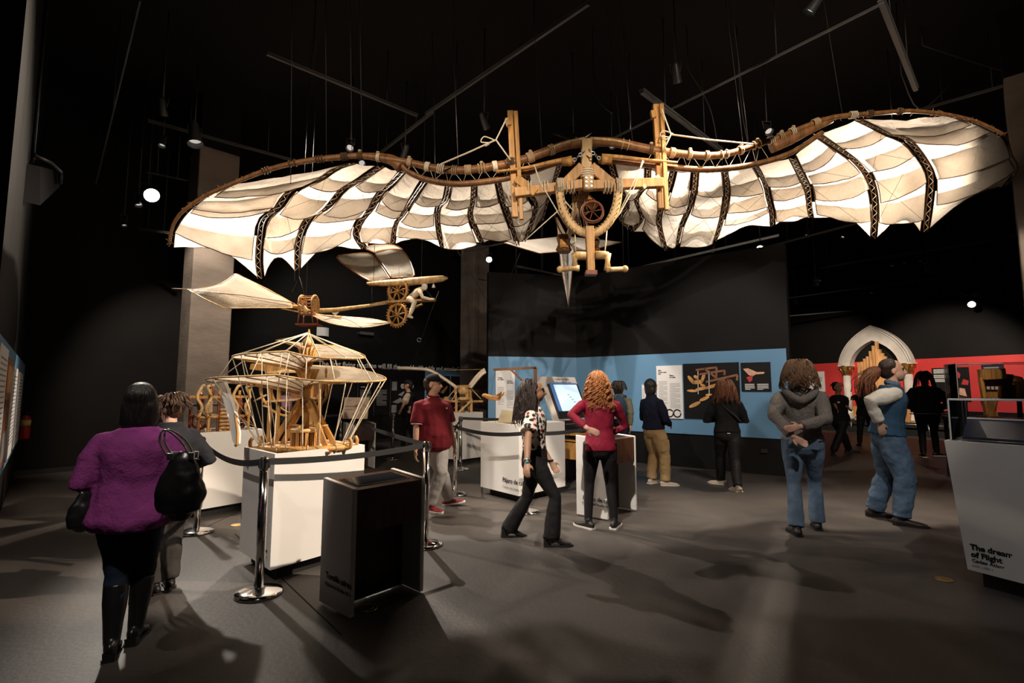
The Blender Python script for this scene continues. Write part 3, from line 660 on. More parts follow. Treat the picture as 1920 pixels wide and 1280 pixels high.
flat('tail_sail', [(945, 455, TY), (1012, 475, TY - .2), (1062, 471, TY + .2), (1058, 443, TY + 1.0)]); flat('tail_sail', [(1062, 471, TY + .2), (1110, 468, TY), (1165, 454, TY), (1120, 449, TY + .7), (1058, 443, TY + 1.0)])
flat('rudder', [(1044, 408, TY), (1052, 500, TY), (1066, 575, TY), (1062, 500, TY + .25), (1064, 445, TY + .4)]); flat('rudder', [(1066, 575, TY), (1076, 470, TY - .1), (1064, 445, TY + .4)], 'grey_print')
# control ropes
for l in ([(950, 222), (930, 262), (957, 300)], [(930, 262), (880, 285), (826, 308)], [(1241, 205), (1258, 252), (1243, 283)], [(1258, 252), (1330, 262), (1412, 270)],
          [(1002, 310), (1012, 340), (1058, 418), (1078, 440)], [(1205, 300), (1190, 350), (1162, 400), (1138, 432)], [(1078, 440), (1080, 478)], [(1138, 432), (1134, 476)], [(1052, 390), (985, 450)], [(1055, 372), (1075, 395)], [(1207, 302), (1186, 345), (1158, 405)]):
    m = MB(); m.tube(PX(l, YO - .16), .010 if l[0][1] < 260 or l[0][0] in (930, 1258) else .007, 6); m.build('control_rope', 'pale_rope', ORN)
for c_ in ((922, 262), (1258, 251)):
    m = MB(); m.tube(smooth_path(PX([(c_[0] + 4, c_[1]), (c_[0] - 14, c_[1] - 6), (c_[0] - 20, c_[1] + 4), (c_[0] - 4, c_[1] + 6), (c_[0] - 12, c_[1] + 12)], YO - .15)), .008, 5); m.build('rope_knot', 'pale_rope', ORN)
for c_ in ((1063, 303), (1137, 300)):
    m = MB(); a = P(c_[0], c_[1], YO - .2); m.cyl(a + V((-.06, 0, 0)), a + V((.06, 0, 0)), .05, n=12); m.build('sheave', 'honey_wood', ORN)
    s = 1 if c_[0] < 1100 else -1
    for k in range(4): m = MB(); m.ring(a + V((s * (.09 + k * .035), -.01, .02 + k * .03)), .022, .006, (V((.7, 0, .7 * s)), V((0, 1, 0)) if k % 2 else V((-.7 * s, 0, .7))), n=10, m=4); m.build('chain_link', 'steel', ORN)
# cables up to the ceiling
for px, py, yb in ((1017, 292, YO), (1187, 276, YO), (612, 298, YO), (660, 295, YO), (679, 293, YO), (545, 345, YO), (1395, 285, YO), (1405, 280, YO), (1580, 218, YO), (1165, 270, YO + 1), (860, 322, YO + .4), (820, 460, YO + 1.5)):
    a = P(px, py, yb); m = MB(); m.tube([a, V((a.x - .15, a.y + .1, CEIL))], .004, 4); m.build('cable', 'wire', ORN)
for (x0, y0), (x1, y1) in (((858, 470), (921, 578)), ((975, 475), (935, 570))):
    m = MB(); m.tube([P(x0, y0, YO + 1.5), P(x1, y1, YO + 4.5)], .005, 4); m.build('stay_wire', 'wire', ORN)
# ================================================================== plinths, consoles, barriers
def plinth(near, right, left, ztop, zbot, label, inset=0.0, tray=True, name='display_plinth', rim=.03, sunk=.05, foot=.10, cat='plinth'):
    near, right, left = [V((p[0], p[1], 0)) for p in (near, right, left)]; far = right + left - near
    q = [near, right, far, left]; c = (right + left) / 2
    t = thing(name, V((c.x, c.y, 0)), label, cat, 'white display plinths')
    def ins(p, d): return p + (c - p).normalized() * d
    ub = [ins(p, inset) for p in q]; H = lambda ps, z: [V((p.x, p.y, z)) for p in ps]
    inn = [ins(p, rim * 1.41) for p in q]
    vs = H(ub, zbot) + H(q, ztop) + H(inn, ztop) + H(inn, ztop - sunk)
    fs = [(3, 2, 1, 0)]
    for k in range(4):
        n = (k + 1) % 4
        fs += [(k, n, n + 4, k + 4), (k + 4, n + 4, n + 8, k + 8), (k + 8, n + 8, n + 12, k + 12)]
    fs.append((12, 13, 14, 15))
    m = MB(); m.add(vs, fs); b = m.build('body', 'white_paint', t)
    m = MB(); i2 = [ins(p, rim * 1.41 + .004) for p in q]; m.hexa(H(i2, ztop - sunk + .001), H(i2, ztop - sunk + .008)); m.build('deck', 'plinth_wood' if tray else 'white_paint', t)
    m = MB(); i3 = [ins(p, inset + foot) for p in q]; m.hexa(H(i3, 0), H(i3, zbot - .001)); m.build('recessed_foot', 'plinth_black', t)
    return t, b, q, c
Z1 = .99
T1, B1, Q1, C1 = plinth(G(515.6, 851, Z1), G(684, 833.5, Z1), G(458, 838, Z1), Z1, .10, 'white plinth under the aerial screw model, behind the front barrier')
e = (Q1[0] - Q1[3]).normalized()
text_on(B1, 'Tornillo aéreo', .040, Q1[0] - e * .30 + UP * .22, e, UP, 'ink', bold=.0008); text_on(B1, 'Manuscrito B, folio 83 v', .024, Q1[0] - e * .30 + UP * .175, e, UP, 'grey_print')
n2_ = G(366, 812, Z1); r2_ = G(493, 804, Z1)
T2, B2, Q2, C2 = plinth(n2_, r2_, n2_ + rA * .70, Z1, .10, 'white plinth under wooden gear mechanism beside left concrete column')
T3, B3, Q3, C3 = plinth(G(860, 862, .10), G(905, 856, .10), G(818, 857, .10), 1.03, .10, 'white plinth under the flapping wing model, far behind the man in maroon', tray=False)
T4, B4, Q4, C4 = plinth(G(973, 930, .10), G(1060, 911, .10), G(901, 912, .10), 1.03, .10, 'white plinth with cable bird lettering behind woman in patterned blouse', tray=False, foot=.14)
e = (Q4[0] - Q4[3]).normalized()
text_on(B4, 'Pájaro de cable', .085, Q4[3] + e * (Q4[0] - Q4[3]).length * .60 + UP * .245, e, UP, 'ink', bold=.0015, align='LEFT')
text_on(B4, 'Códice del Vuelo, folio 5', .05, Q4[3] + e * (Q4[0] - Q4[3]).length * .60 + UP * .165, e, UP, 'grey_print')
nr = G(1770, 825, 1.10); rr_ = G(1960, 839, 1.10); back_ = V((.80, .60, 0))
T5, B5, Q5, C5 = plinth(rr_, rr_ + back_ * .62, nr, 1.10, .12, 'white tapering plinth with dream of flight lettering, right edge', inset=.09, tray=False, sunk=.02)
e = (Q5[0] - Q5[3]).normalized(); ctr5 = C5; lean = (V((Q5[3].x, Q5[3].y, 1.1)) - V((Q5[3].x, Q5[3].y, .12)) - (ctr5 - Q5[3]).normalized() * .09).normalized()
f0 = V((Q5[3].x, Q5[3].y, .12)) + (C5 - Q5[3]).normalized() * .09
upf = (V((Q5[3].x, Q5[3].y, 1.1)) - f0); upf = (upf - e * upf.dot(e)).normalized()
text_on(B5, 'The dream\nof Flight', .056, f0 + e * .035 + upf * .165, e, upf, 'ink', bold=.0022)
text_on(B5, 'Codex Atlanticus, folio 1051 v', .035, f0 + e * .035 + upf * .07, e, upf, 'ink', bold=.0006); text_on(B5, 'circa 1480-2', .025, f0 + e * .035 + upf * .035, e, upf, 'grey_print')
# acrylic case with a dark folder on that plinth
def acrylic(corners, z0, z1, label, name='acrylic_case', th=.012):
    c = sum(corners, V()) / 4; t = thing(name, V((c.x, c.y, z0)), label, 'glass case')
    for k in range(4):
        a, b = corners[k], corners[(k + 1) % 4]; d = (b - a).normalized(); n = V((-d.y, d.x, 0))
        if n.dot(c - a) < 0: n = -n
        m = MB(); m.hexa([V((p.x, p.y, z0)) for p in (a, b, b + n * th, a + n * th)], [V((p.x, p.y, z1)) for p in (a, b, b + n * th, a + n * th)]); m.build('glass_pane', 'glass', t)
        m = MB(); m.beam(V((a.x, a.y, z1)), V((b.x, b.y, z1)), .008, .008); m.beam(V((a.x, a.y, z0)), V((a.x, a.y, z1)), .008, .008); m.build('glass_edge', 'edge_light', t)
    m = MB(); m.hexa([V((p.x, p.y, z1)) for p in corners], [V((p.x, p.y, z1 + th)) for p in corners]); m.build('glass_lid', 'glass', t)
    return t
spec('edge_light', (.62, .60, .60), .25, spec=.6)
def inset(q, c, d): return [p + (c - p).normalized() * d for p in q]
acrylic(inset(Q5, C5, .05), 1.105, 1.42, 'clear acrylic case on the white plinth at right edge')
m = MB(); a = lerp(Q5[3], Q5[0], .13); dn = (Q5[1] - Q5[0]).normalized(); base5 = a + dn * .2
m.hexa([V((p.x, p.y, z)) for p, z in ((base5, 1.105), (base5 + e * .44, 1.105), (base5 + e * .44 + dn * .2, 1.105), (base5 + dn * .2, 1.105))], [V((p.x, p.y, z)) for p, z in ((base5, 1.125), (base5 + e * .44, 1.125), (base5 + e * .44 + dn * .2, 1.26), (base5 + dn * .2, 1.26))])
spec('dark_blue', (.015, .022, .04), .35); t = thing('folio_stand', V((base5.x, base5.y, 1.105)), 'dark blue sloping folio stand inside the acrylic case', 'stand'); m.build('slope', 'dark_blue', t)
m = MB(); m.beam(V((base5.x, base5.y, 1.265)) + dn * .2, V((base5.x, base5.y, 1.265)) + dn * .2 + e * .44, .012, .012); m.build('lip', 'edge_light', t)

# ---- reading consoles: white cheeks, walnut box, sloping screen
def console(nb, dw, dd, W, D, H, label, legend=None, screen=True, box=.30, name='reading_console', taper=.0, th=.035, tilt=.03):
    """nb: nearest lower corner, dw: along the width, dd: along the depth (away)"""
    nb = V((nb[0], nb[1], 0)); dw = V(dw).normalized(); dd = V(dd).normalized()
    t = thing(name, nb + dw * W / 2 + dd * D / 2, label, 'console', 'reading consoles')
    for k, o in enumerate((0, W - th)):
        a = nb + dw * o
        lo = [a, a + dw * th, a + dw * th + dd * D, a + dd * D]
        hi = [lo[0] + dd * taper, lo[1] + dd * taper, lo[2] - dd * taper, lo[3] - dd * taper]
        m = MB(); m.hexa([p + UP * .015 for p in lo], [hi[0] + UP * H, hi[1] + UP * H, hi[2] + UP * (H + tilt), hi[3] + UP * (H + tilt)]); s = m.build('side_panel', 'white_paint', t); s.modifiers.new('b', 'BEVEL').width = .004
        if k == 0 and legend:
            text_on(s, legend[0], legend[2], a + dd * (D * .78) + UP * .20, -dd, UP, 'ink', bold=.001); text_on(s, legend[1], legend[2] * .6, a + dd * (D * .80) + UP * .15, -dd, UP, 'ink')
    i0, i1 = nb + dw * (th + .001), nb + dw * (W - th - .001); e = taper + .004
    m = MB(); m.hexa([i0 + dd * e + UP * (H - box), i1 + dd * e + UP * (H - box), i1 + dd * (D - e) + UP * (H - box), i0 + dd * (D - e) + UP * (H - box)],
                     [i0 + dd * e + UP * (H - .012), i1 + dd * e + UP * (H - .012), i1 + dd * (D - e) + UP * (H + tilt - .012), i0 + dd * (D - e) + UP * (H + tilt - .012)]); m.build('top_box', 'walnut', t)
    m = MB(); m.hexa([i0 + dd * (D * .55) + UP * .015, i1 + dd * (D * .55) + UP * .015, i1 + dd * (D * .62) + UP * .015, i0 + dd * (D * .62) + UP * .015],
                     [i0 + dd * (D * .55) + UP * (H - box - .001), i1 + dd * (D * .55) + UP * (H - box - .001), i1 + dd * (D * .62) + UP * (H - box - .001), i0 + dd * (D * .62) + UP * (H - box - .001)]); m.build('back_board', 'walnut', t)
    if screen:
        ux = dw; uy = (dd * (D - 2 * e) + UP * tilt).normalized(); n = ux.cross(uy)
        if n.z < 0: n = -n
        c = (i0 + i1) / 2 + dd * (D / 2) + UP * (H + tilt / 2 - .012)
        m = MB(); m.box(c + n * .003, (W * .72, (D - 2 * e) * .62, .006), (ux, uy, n)); so = m.build('screen_bezel', 'black_metal', t)
        m = MB(); m.box(c + n * .0075, (W * .68, (D - 2 * e) * .54, .003), (ux, uy, n)); m.build('screen', 'screen_dark', so)
    return t
a, b, c_ = G(655, 1164), G(794, 1111), G(598, 1131)
Hc = P(655.8, 917, a.y).z
console(a, b - a, c_ - a, (b - a).length, (c_ - a).length, Hc, 'grey-white reading console with dark walnut front nearest the camera', ('Tornillo aéreo', 'Manuscrito B, folio 83 v', .058))
a, c_ = G(1139, 977), G(1081, 966); W_ = (V((G(1195, 958).x, G(1195, 958).y, 0)) - a)
console(a, W_, c_ - a, W_.length, (c_ - a).length, .92, 'white reading console in front of redhead in red top', ('Pájaro de cable', 'Códice del Vuelo, folio 7 v', .07), taper=.0)
# lettering ends on the visible half of that cheek
a, b, c_ = G(660, 889), G(703, 879), G(641, 880)
CS3 = console(a, b - a, c_ - a, (b - a).length, (c_ - a).length, .86, 'white and walnut console under the sketch board behind the aerial screw', screen=False)
# sketch facsimile standing on that console
ctr = V(CS3.location); wdir = (b - a).normalized(); p = P(642, 785, ctr.y); q = P(689, 785, ctr.y)
t = thing('sketch_board', V((ctr.x, ctr.y, .89)), 'aged paper facsimile of ink machine sketches on a tilted board', 'drawing')
wv = (q - p).normalized(); hgt = P(642, 744, ctr.y).z - p.z; u = V((0, .25, 1)).normalized(); base = V((p.x, ctr.y, p.z + .0)); nn = wv.cross(u)
m = MB(); m.box(base + wv * (q - p).length / 2 + u * hgt / 2, ((q - p).length, .02, hgt), (wv, nn, u)); s = m.build('sheet', 'aged_paper', t)
m = MB(); m.beam(V((p.x + .2, ctr.y + .05, .85)), base + wv * .2 + u * .1, .03, .03); m.beam(V((p.x + .2, ctr.y + .05, .85)) + wv * .15, base + wv * .35 + u * .1, .03, .03); m.build('easel_leg', 'black_metal', t)
m = MB(); wb = (q - p).length; rr = random.Random(9)
def sk(x, y): return base + wv * (wb * x) + u * (hgt * y) - nn * .0 + nn * (-.0125 if nn.y > 0 else .0125)
for x0, y0, x1, y1 in ((.06, .58, .44, .58), (.62, .76, .92, .50), (.70, .78, .95, .52), (.10, .42, .35, .42)): m.tube([sk(x0, y0), sk(x1, y1)], .004, 3)
for k in range(40):
    x, y = .52 + rr.gauss(0, .06), .60 + rr.gauss(0, .09); m.tube([sk(x, y), sk(x + rr.uniform(-.05, .05), y + rr.uniform(-.07, .07))], .003, 3)
for k in range(16):
    x, y = .72 + rr.gauss(0, .025), .42 + rr.gauss(0, .05); m.tube([sk(x, y), sk(x + rr.uniform(-.03, .03), y + rr.uniform(-.04, .04))], .003, 3)
for k in range(10): x, y = rr.uniform(.05, .3), rr.choice((.9, .86, .82, .47)); m.tube([sk(x, y), sk(x + .07, y)], .002, 3)
m.build('ink_sketch', 'ink_brown', s)

# ---- chrome barrier posts with black belts
def make_post(loc):
    t = thing('barrier_post', loc, '', 'barrier post', 'chrome belt barriers'); x, y, _ = loc; L = V((x, y, 0))
    m = MB(); m.loft([L + UP * z for z in (0, .012, .022, .034, .045, .05)], [.165, .168, .160, .12, .06, .035], n=36); m.build('base', 'chrome', t)
    m = MB(); m.cyl(L + UP * .045, L + UP * .90, .032, n=20); m.build('tube', 'chrome', t)
    m = MB(); m.loft([L + UP * z for z in (.895, .90, .985, .995)], [.030, .036, .036, .026], n=20); h = m.build('belt_head', 'chrome', t)
    m = MB()
    for a in range(4): m.box(L + UP * .945 + V((math.cos(a * PI / 2), math.sin(a * PI / 2), 0)) * .034, (.018, .018, .066)); 
    m.build('belt_slot', 'black_metal', h)
    return t
posts = {}
PB = {'S1': (485, 1113), 'S2': (368, 998), 'S3': (797, 1022), 'S4': (853, 927), 'S5': (863, 880), 'S6': (736, 861), 'S7': (987, 960), 'S8': (502, 868), 'S10': (637, 862), 'S11': (1012, 880), 'S12': (1112, 930)}
LBL = {'S1': 'chrome barrier post nearest the camera, before the aerial screw plinth', 'S2': 'chrome barrier post beside the woman with the handbag', 'S3': 'chrome barrier post behind the dark reading console', 'S4': 'chrome barrier post right of man in maroon, front of two',
       'S5': 'chrome barrier post right of man in maroon, rear of two', 'S6': 'chrome barrier post left of man in maroon by dark wall', 'S7': 'chrome barrier post behind legs of woman in patterned blouse', 'S8': 'chrome barrier post seen through the aerial screw frame',
       'S10': 'dark barrier post beside the ink sketch board', 'S11': 'barrier post behind the cable bird plinth', 'S12': 'barrier post hidden behind redhead in red top'}
first = None
for k, px in PB.items():
    g = G(*px)
    if first is None: first = make_post(g); first['label'] = LBL[k]; posts[k] = first
    else: posts[k] = dup(first, g, label=LBL[k])
def belt(a, b, sag=.05):
    pa, pb = V(posts[a].location), V(posts[b].location); d = (pb - pa).normalized(); N = 16; o_ = V(posts[a].location)
    n = V((-d.y, d.x, 0)); m = MB(); vs = []; fs = []
    for i in range(N + 1):
        t = i / N; c = lerp(pa + d * .034, pb - d * .034, t); z = .955 - 4 * sag * t * (1 - t); tw = n * .0015
        vs += [V((c.x, c.y, z - .025)) + tw, V((c.x, c.y, z + .025)) + tw, V((c.x, c.y, z + .025)) - tw, V((c.x, c.y, z - .025)) - tw]
    for i in range(N):
        for k in range(4): fs.append((i * 4 + k, i * 4 + (k + 1) % 4, i * 4 + 4 + (k + 1) % 4, i * 4 + 4 + k))
    m.add(vs, fs); m.build('belt', 'belt', posts[a])
for a, b, s in (('S2', 'S1', .09), ('S1', 'S3', .03), ('S3', 'S10', .04), ('S4', 'S7', .05), ('S4', 'S5', .01), ('S5', 'S11', .02), ('S7', 'S12', .03), ('S8', 'S10', .03)): belt(a, b, s)

# ---- touch-screen kiosk over a wooden bench
kn = V((.713, -.701, 0)); kB = rB; ko = G(1038, 868); ko.z = 0
kb = P(1038, 790, 8.3); tl = UP * math.cos(.42) - kn * math.sin(.42); kn2 = kB.cross(tl)
t = thing('touch_screen_kiosk', V((kb.x, kb.y, 0)), 'white leaning kiosk board with lit touch screen beside redhead', 'kiosk')
o = V((kb.x, kb.y, kb.z)); Wk, Hk = .98, .80
if kn2.dot(kn) < 0: kn2 = -kn2
m = MB(); m.box(o + kB * Wk / 2 + tl * Hk / 2, (Wk, .03, Hk), (kB, kn2, tl)); s = m.build('board', 'white_paint', t)
m = MB(); m.box(o + kB * .53 + tl * .34 + kn2 * .03, (.80, .05, .62), (kB, kn2, tl)); mo = m.build('monitor', 'black_metal', t)
m = MB(); m.box(o + kB * .56 + tl * .39 + kn2 * .057, (.64, .006, .48), (kB, kn2, tl)); m.build('screen_page', 'screen_lit', mo)
m = MB(); m.box(o + kB * .20 + tl * .39 + kn2 * .057, (.09, .006, .48), (kB, kn2, tl)); m.build('screen_sidebar', 'screen_blue', mo)
m = MB(); m.box(o + kB * .52 + tl * .648 + kn2 * .057, (.74, .006, .03), (kB, kn2, tl)); m.build('screen_sidebar', 'screen_blue', mo)
text_on(s, 'Codex on Flight', .062, o + kB * .58 + tl * .735, kB, tl, 'ink', align='CENTER', lift=.018); text_on(s, 'Códice sobre el vuelo', .055, o + kB * .58 + tl * .675, kB, tl, 'ink', align='CENTER', lift=.018)
m = MB(); rr = random.Random(2)
for k in range(6): c = o + kB * (.55 + .035 * k) + tl * (.44 - .045 * k) + kn2 * .062; m.box(c, (.05, .003, .012), (kB, kn2, (tl + kB * rr.uniform(-1, 1)).normalized()))
m.build('screen_sketch', 'ink', mo)
m = MB(); m.beam(V((o.x, o.y, .0)) + kB * .5 - kn * .05, o + kB * .5 - kn * .05, .22, .12, kn); m.build('stand', 'black_metal', t)
# bench
bc = V((o.x, o.y, 0)) + kB * .52 + kn * .30
t = thing('wooden_bench', bc, 'honey coloured wooden workbench with drawer below the touch screen', 'bench')
m = MB(); m.box(bc + UP * .80, (1.05, .50, .035), (kB, kn, UP)); m.build('top', 'honey_wood', t)
m = MB(); m.box(bc + UP * .70 , (1.0, .46, .025), (kB, kn, UP)); m.build('shelf', 'honey_wood', t)
m = MB(); m.box(bc + UP * .54 - kB * .30 + kn * .02, (.38, .42, .26), (kB, kn, UP)); dr = m.build('drawer_box', 'honey_wood', t)
for k in range(7): m = MB(); m.box(bc + UP * (.45 + .025 * k) - kB * .30 + kn * .232, (.10, .006, .008), (kB, kn, UP)); m.build('vent_slot', 'dark_wood', dr)
for sx in (-1, 1):
    for sy in (-1, 1): m = MB(); m.beam(bc + kB * sx * .54 + kn * sy * .24, bc + kB * sx * .46 + kn * sy * .2 + UP * .78, .05, .05, kn); m.build('leg', 'honey_wood', t)
t = thing('keyboard_tray', bc + UP * .82, 'black slanted control box on the wooden bench', 'control box')
m = MB(); m.box(bc + UP * .885 + kn * .0, (.8, .34, .07), (kB, (kn - UP * .15).normalized(), (UP + kn * .15).normalized())); m.build('case', 'screen_dark', t)
# white text panel on the blue wall behind the cable bird plinth
hm = lambda x, y: on_plane(x, y, w0, nM1, .02)
dM1 = (w1 - w0).normalized()
t, s, o, r, wd, ht = board('text_board', 929, 694, 965, 800, hm, dM1, nM1, 'paper', 'tall white text panel on blue wall behind cable bird model', 'board')
text_on(s, 'Codex\non Flight', ht * .032, o + r * wd * .1 + UP * ht * .86, r, UP, 'ink', bold=.001); text_on(s, 'Códice\ndel vuelo', ht * .032, o + r * wd * .58 + UP * ht * .80, r, UP, 'ink', bold=.001)
para(s, o, r, wd, ht, nM1, .1, .45, .70, 16, .02, .006, 'grey_print', 13); para(s, o, r, wd, ht, nM1, .58, .92, .64, 16, .02, .006, 'grey_print', 14)
# things lying on the floor: small gold discs of light fittings set into the floor
for k, (px, py, lab) in enumerate(((443, 984, 'small pale disc on floor left of aerial screw plinth'), (692, 1140, 'brass floor plate under the nearest reading console'), (1771, 1086, 'brass floor disc beside the tapering white plinth'), (1152, 962, 'brass floor disc under the white reading console'))):
    g = G(px, py); m = MB(); m.loft([g, g + UP * .004, g + UP * .006], [.06, .06, .05], n=20); t = thing('floor_plate', g, lab, 'floor plate', 'floor plates'); o = m.build('plate', 'brass' if k else 'pale_wood', t)
    m = MB(); m.loft([g + UP * .006, g + UP * .008], [.03, .028], n=14); m.build('plug', 'pale_wood' if not k else 'brass', t)
# ================================================================== aerial screw on the front plinth
YS = C1.y; cz = Z1 - .04
SCR = thing('aerial_screw_model', V((C1.x, C1.y, cz)), 'wooden aerial screw model with cream spiral sail on white plinth', 'model')
def S(px, py, dy=0.0): return P(px, py, YS + dy)
ax0 = V((S(574, 760).x, YS, 0)); zt = lambda py: S(574, py).z
def part(name, mat, parent, fn, **k):
    m = MB(); fn(m); return m.build(name, mat, parent, **k)
part('mast', 'honey_wood', SCR, lambda m: m.loft([ax0 + UP * z for z in (cz + .12, zt(760), zt(735), zt(700), zt(640), zt(630), zt(617))], [.030, .034, .036, .028, .024, .018, .006], n=12))
part('mast_cap', 'pale_wood', SCR, lambda m: m.loft([ax0 + UP * z for z in (zt(648), zt(640), zt(632), zt(628))], [.05, .045, .02, .012], n=12))
for (ya, yb, r0_, r1_) in ((652, 686, .085, .03), (692, 728, .10, .032)):
    hub = part('fluted_hub', 'honey_wood', SCR, lambda m: m.loft([ax0 + UP * z for z in (zt(yb), lerp(zt(yb), zt(ya), .4), lerp(zt(yb), zt(ya), .75), zt(ya))], [r1_, lerp(r1_, r0_, .35), lerp(r1_, r0_, .7), r0_], n=14))
    for k in range(14):
        a = k * 2 * PI / 14; d = V((math.cos(a), math.sin(a), 0))
        part('flute', 'honey_wood', hub, lambda m: m.tube([ax0 + d * r1_ + UP * zt(yb), ax0 + d * lerp(r1_, r0_, .4) + UP * lerp(zt(yb), zt(ya), .4), ax0 + d * r0_ + UP * zt(ya)], .008, 5))
TURNS = 1.9; A0 = PI * 1.02
def helix(t, rho):
    th = A0 + t * TURNS * 2 * PI; R = lerp(.90, .50, min(1, t * 1.05)) * (1.0 if math.cos(th) < 0 else .90) * (1 - .58 * max(0, -math.sin(th)) ** 1.6)
    z = lerp(zt(738), zt(658), t) + (.02 * math.sin(PI * rho) + .125 * rho * (1 - .85 * max(0, math.cos(th + .3))))
    return ax0 + V((math.cos(th) * R * rho, math.sin(th) * R * rho * .95, z))
for k in range(12):
    t0_, t1_ = k / 12, (k + 1) / 12
    part('sail_segment', 'thin_cloth', SCR, lambda m: m.grid(lambda u, v: helix(lerp(t0_, t1_, u), lerp(.06, 1, v)), 5, 8), fix=False)
for k in range(31):
    t = k / 30; part('sail_rib', 'honey_wood', SCR, lambda m: m.tube([helix(t, r) + V((0, 0, -.012)) for r in (.07, .35, .7, 1.0)], .006, 4))
part('sail_rim', 'pale_wood', SCR, lambda m: m.tube([helix(k / 80, 1.0) for k in range(81)], .009, 5))
top = ax0 + UP * zt(622)
for k in range(14):
    t = .46 + k * .54 / 13; part('upper_stay', 'pale_rope', SCR, lambda m: m.tube([top - UP * .002 * k, helix(t, 1.0)], .005, 4))
for k in range(22):
    t = k / 21 * .62; e = helix(t, 1.0); th = math.atan2(e.y - ax0.y, e.x - ax0.x); b = ax0 + V((math.cos(th) * .38, math.sin(th) * .30, cz + .05))
    mid = lerp(e, b, .6) + (e - ax0).normalized() * .04
    part('lower_stay', 'pale_rope', SCR, lambda m: m.tube(smooth_path([e, mid, b], 3), .0045, 4))
for k in range(10):
    t = .5 + k * .045; a = helix(t, 1.0); b = helix(max(0, t - 1 / TURNS), .9); part('sail_tie', 'pale_rope', SCR, lambda m: m.tube([a, b], .005, 4))
# base: ring, deck, four struts, drum, turned spindle
bz = cz + .035
part('base_ring', 'honey_wood', SCR, lambda m: m.ring(ax0 + UP * bz, .40, (.028, .035), (V((1, 0, 0)), V((0, .62, 0))), n=40, m=8))
part('base_deck', 'pale_wood', SCR, lambda m: m.loft([ax0 + UP * (bz - .012), ax0 + UP * (bz + .008)], [(.37, .37 * .62)] * 2, V((1, 0, 0)), 36))
part('base_board', 'dark_wood', SCR, lambda m: m.box(ax0 + UP * (cz + .008), (.62, .46, .014)))
for sx in (-1, 1):
    for sy in (-.5, .5):
        q = ax0 + V((sx * .40, sy * .18, bz)); part('horn', 'honey_wood', SCR, lambda m: m.tube(smooth_path([q, q + V((sx * .04, 0, .0)), q + V((sx * .05, 0, .05)), q + V((sx * .03, 0, .085))]), .016, 6))
for k in range(10):
    a = k * PI / 5; q = ax0 + V((math.cos(a) * .40, math.sin(a) * .25, bz)); part('lashing', 'rope', SCR, lambda m: m.ring(q, .034, .007, (V((math.cos(a), math.sin(a), 0)), UP), n=10, m=4))
for px, py, dy in ((506, 834, -.12), (530, 823, .16), (613, 829, -.14), (628, 821, .12)):
    part('strut', 'honey_wood', SCR, lambda m: m.beam(V((S(px, py, dy).x, YS + dy, bz)), ax0 + V(((px - 574) * .0006, dy * .2, zt(750))), .042, .036, V((0, 1, 0))))
part('collar', 'dark_wood', SCR, lambda m: m.loft([ax0 + UP * z for z in (zt(757), zt(755), zt(748), zt(746))], [.045, .062, .062, .045], n=16))
dz0, dz1 = cz + .045, zt(805)
part('drum_rim', 'pale_wood', SCR, lambda m: m.loft([ax0 + UP * z for z in (dz1 - .02, dz1 - .01, dz1 + .005, dz1 + .012)], [.125, .132, .132, .12], n=28))
for k in range(18):
    a = k * 2 * PI / 18; q = ax0 + V((math.cos(a) * .115, math.sin(a) * .115, 0)); part('drum_slat', 'honey_wood' if k % 2 else 'dark_wood', SCR, lambda m: m.box(q + UP * (dz0 + dz1 - .02) / 2, (.012, .03, dz1 - .02 - dz0), (V((math.cos(a), math.sin(a), 0)), V((-math.sin(a), math.cos(a), 0)), UP)))
part('drum_core', 'dark_wood', SCR, lambda m: m.cyl(ax0 + UP * dz0, ax0 + UP * (dz1 - .02), .095, n=20))
for a in (0.1, .1 + PI / 2): part('push_bar', 'honey_wood', SCR, lambda m: m.tube([ax0 + V((math.cos(a), math.sin(a), 0)) * .20 + UP * (dz1 + .035), ax0 - V((math.cos(a), math.sin(a), 0)) * .20 + UP * (dz1 + .035)], .010, 6))
sp = S(611, 715, .1); part('spindle', 'honey_wood', SCR, lambda m: m.loft([V((sp.x, sp.y, z)) for z in (zt(745), zt(741), zt(738), zt(715), zt(700), zt(697), zt(692), zt(688))], [.006, .013, .008, .010, .008, .013, .013, .006], n=10))
part('small_ring', 'pale_wood', SCR, lambda m: m.ring(S(625, 716, -.1), .10, (.018, .012), (V((1, 0, 0)), V((0, 1, 0))), n=24, m=6))
# pale paddle board hanging at the left end of the sail
pd = [S(410, 718, -.18), S(420, 716, -.18), S(441, 775, -.3), S(446, 812, -.34), S(445, 832, -.36), S(441, 836, -.36), S(436, 826, -.35), S(428, 785, -.3)]
part('end_paddle', 'white_paint', SCR, lambda m: m.prism(pd, V((.012, .03, 0)))); part('paddle_edge', 'honey_wood', SCR, lambda m: m.tube(pd[2:6], .012, 5))

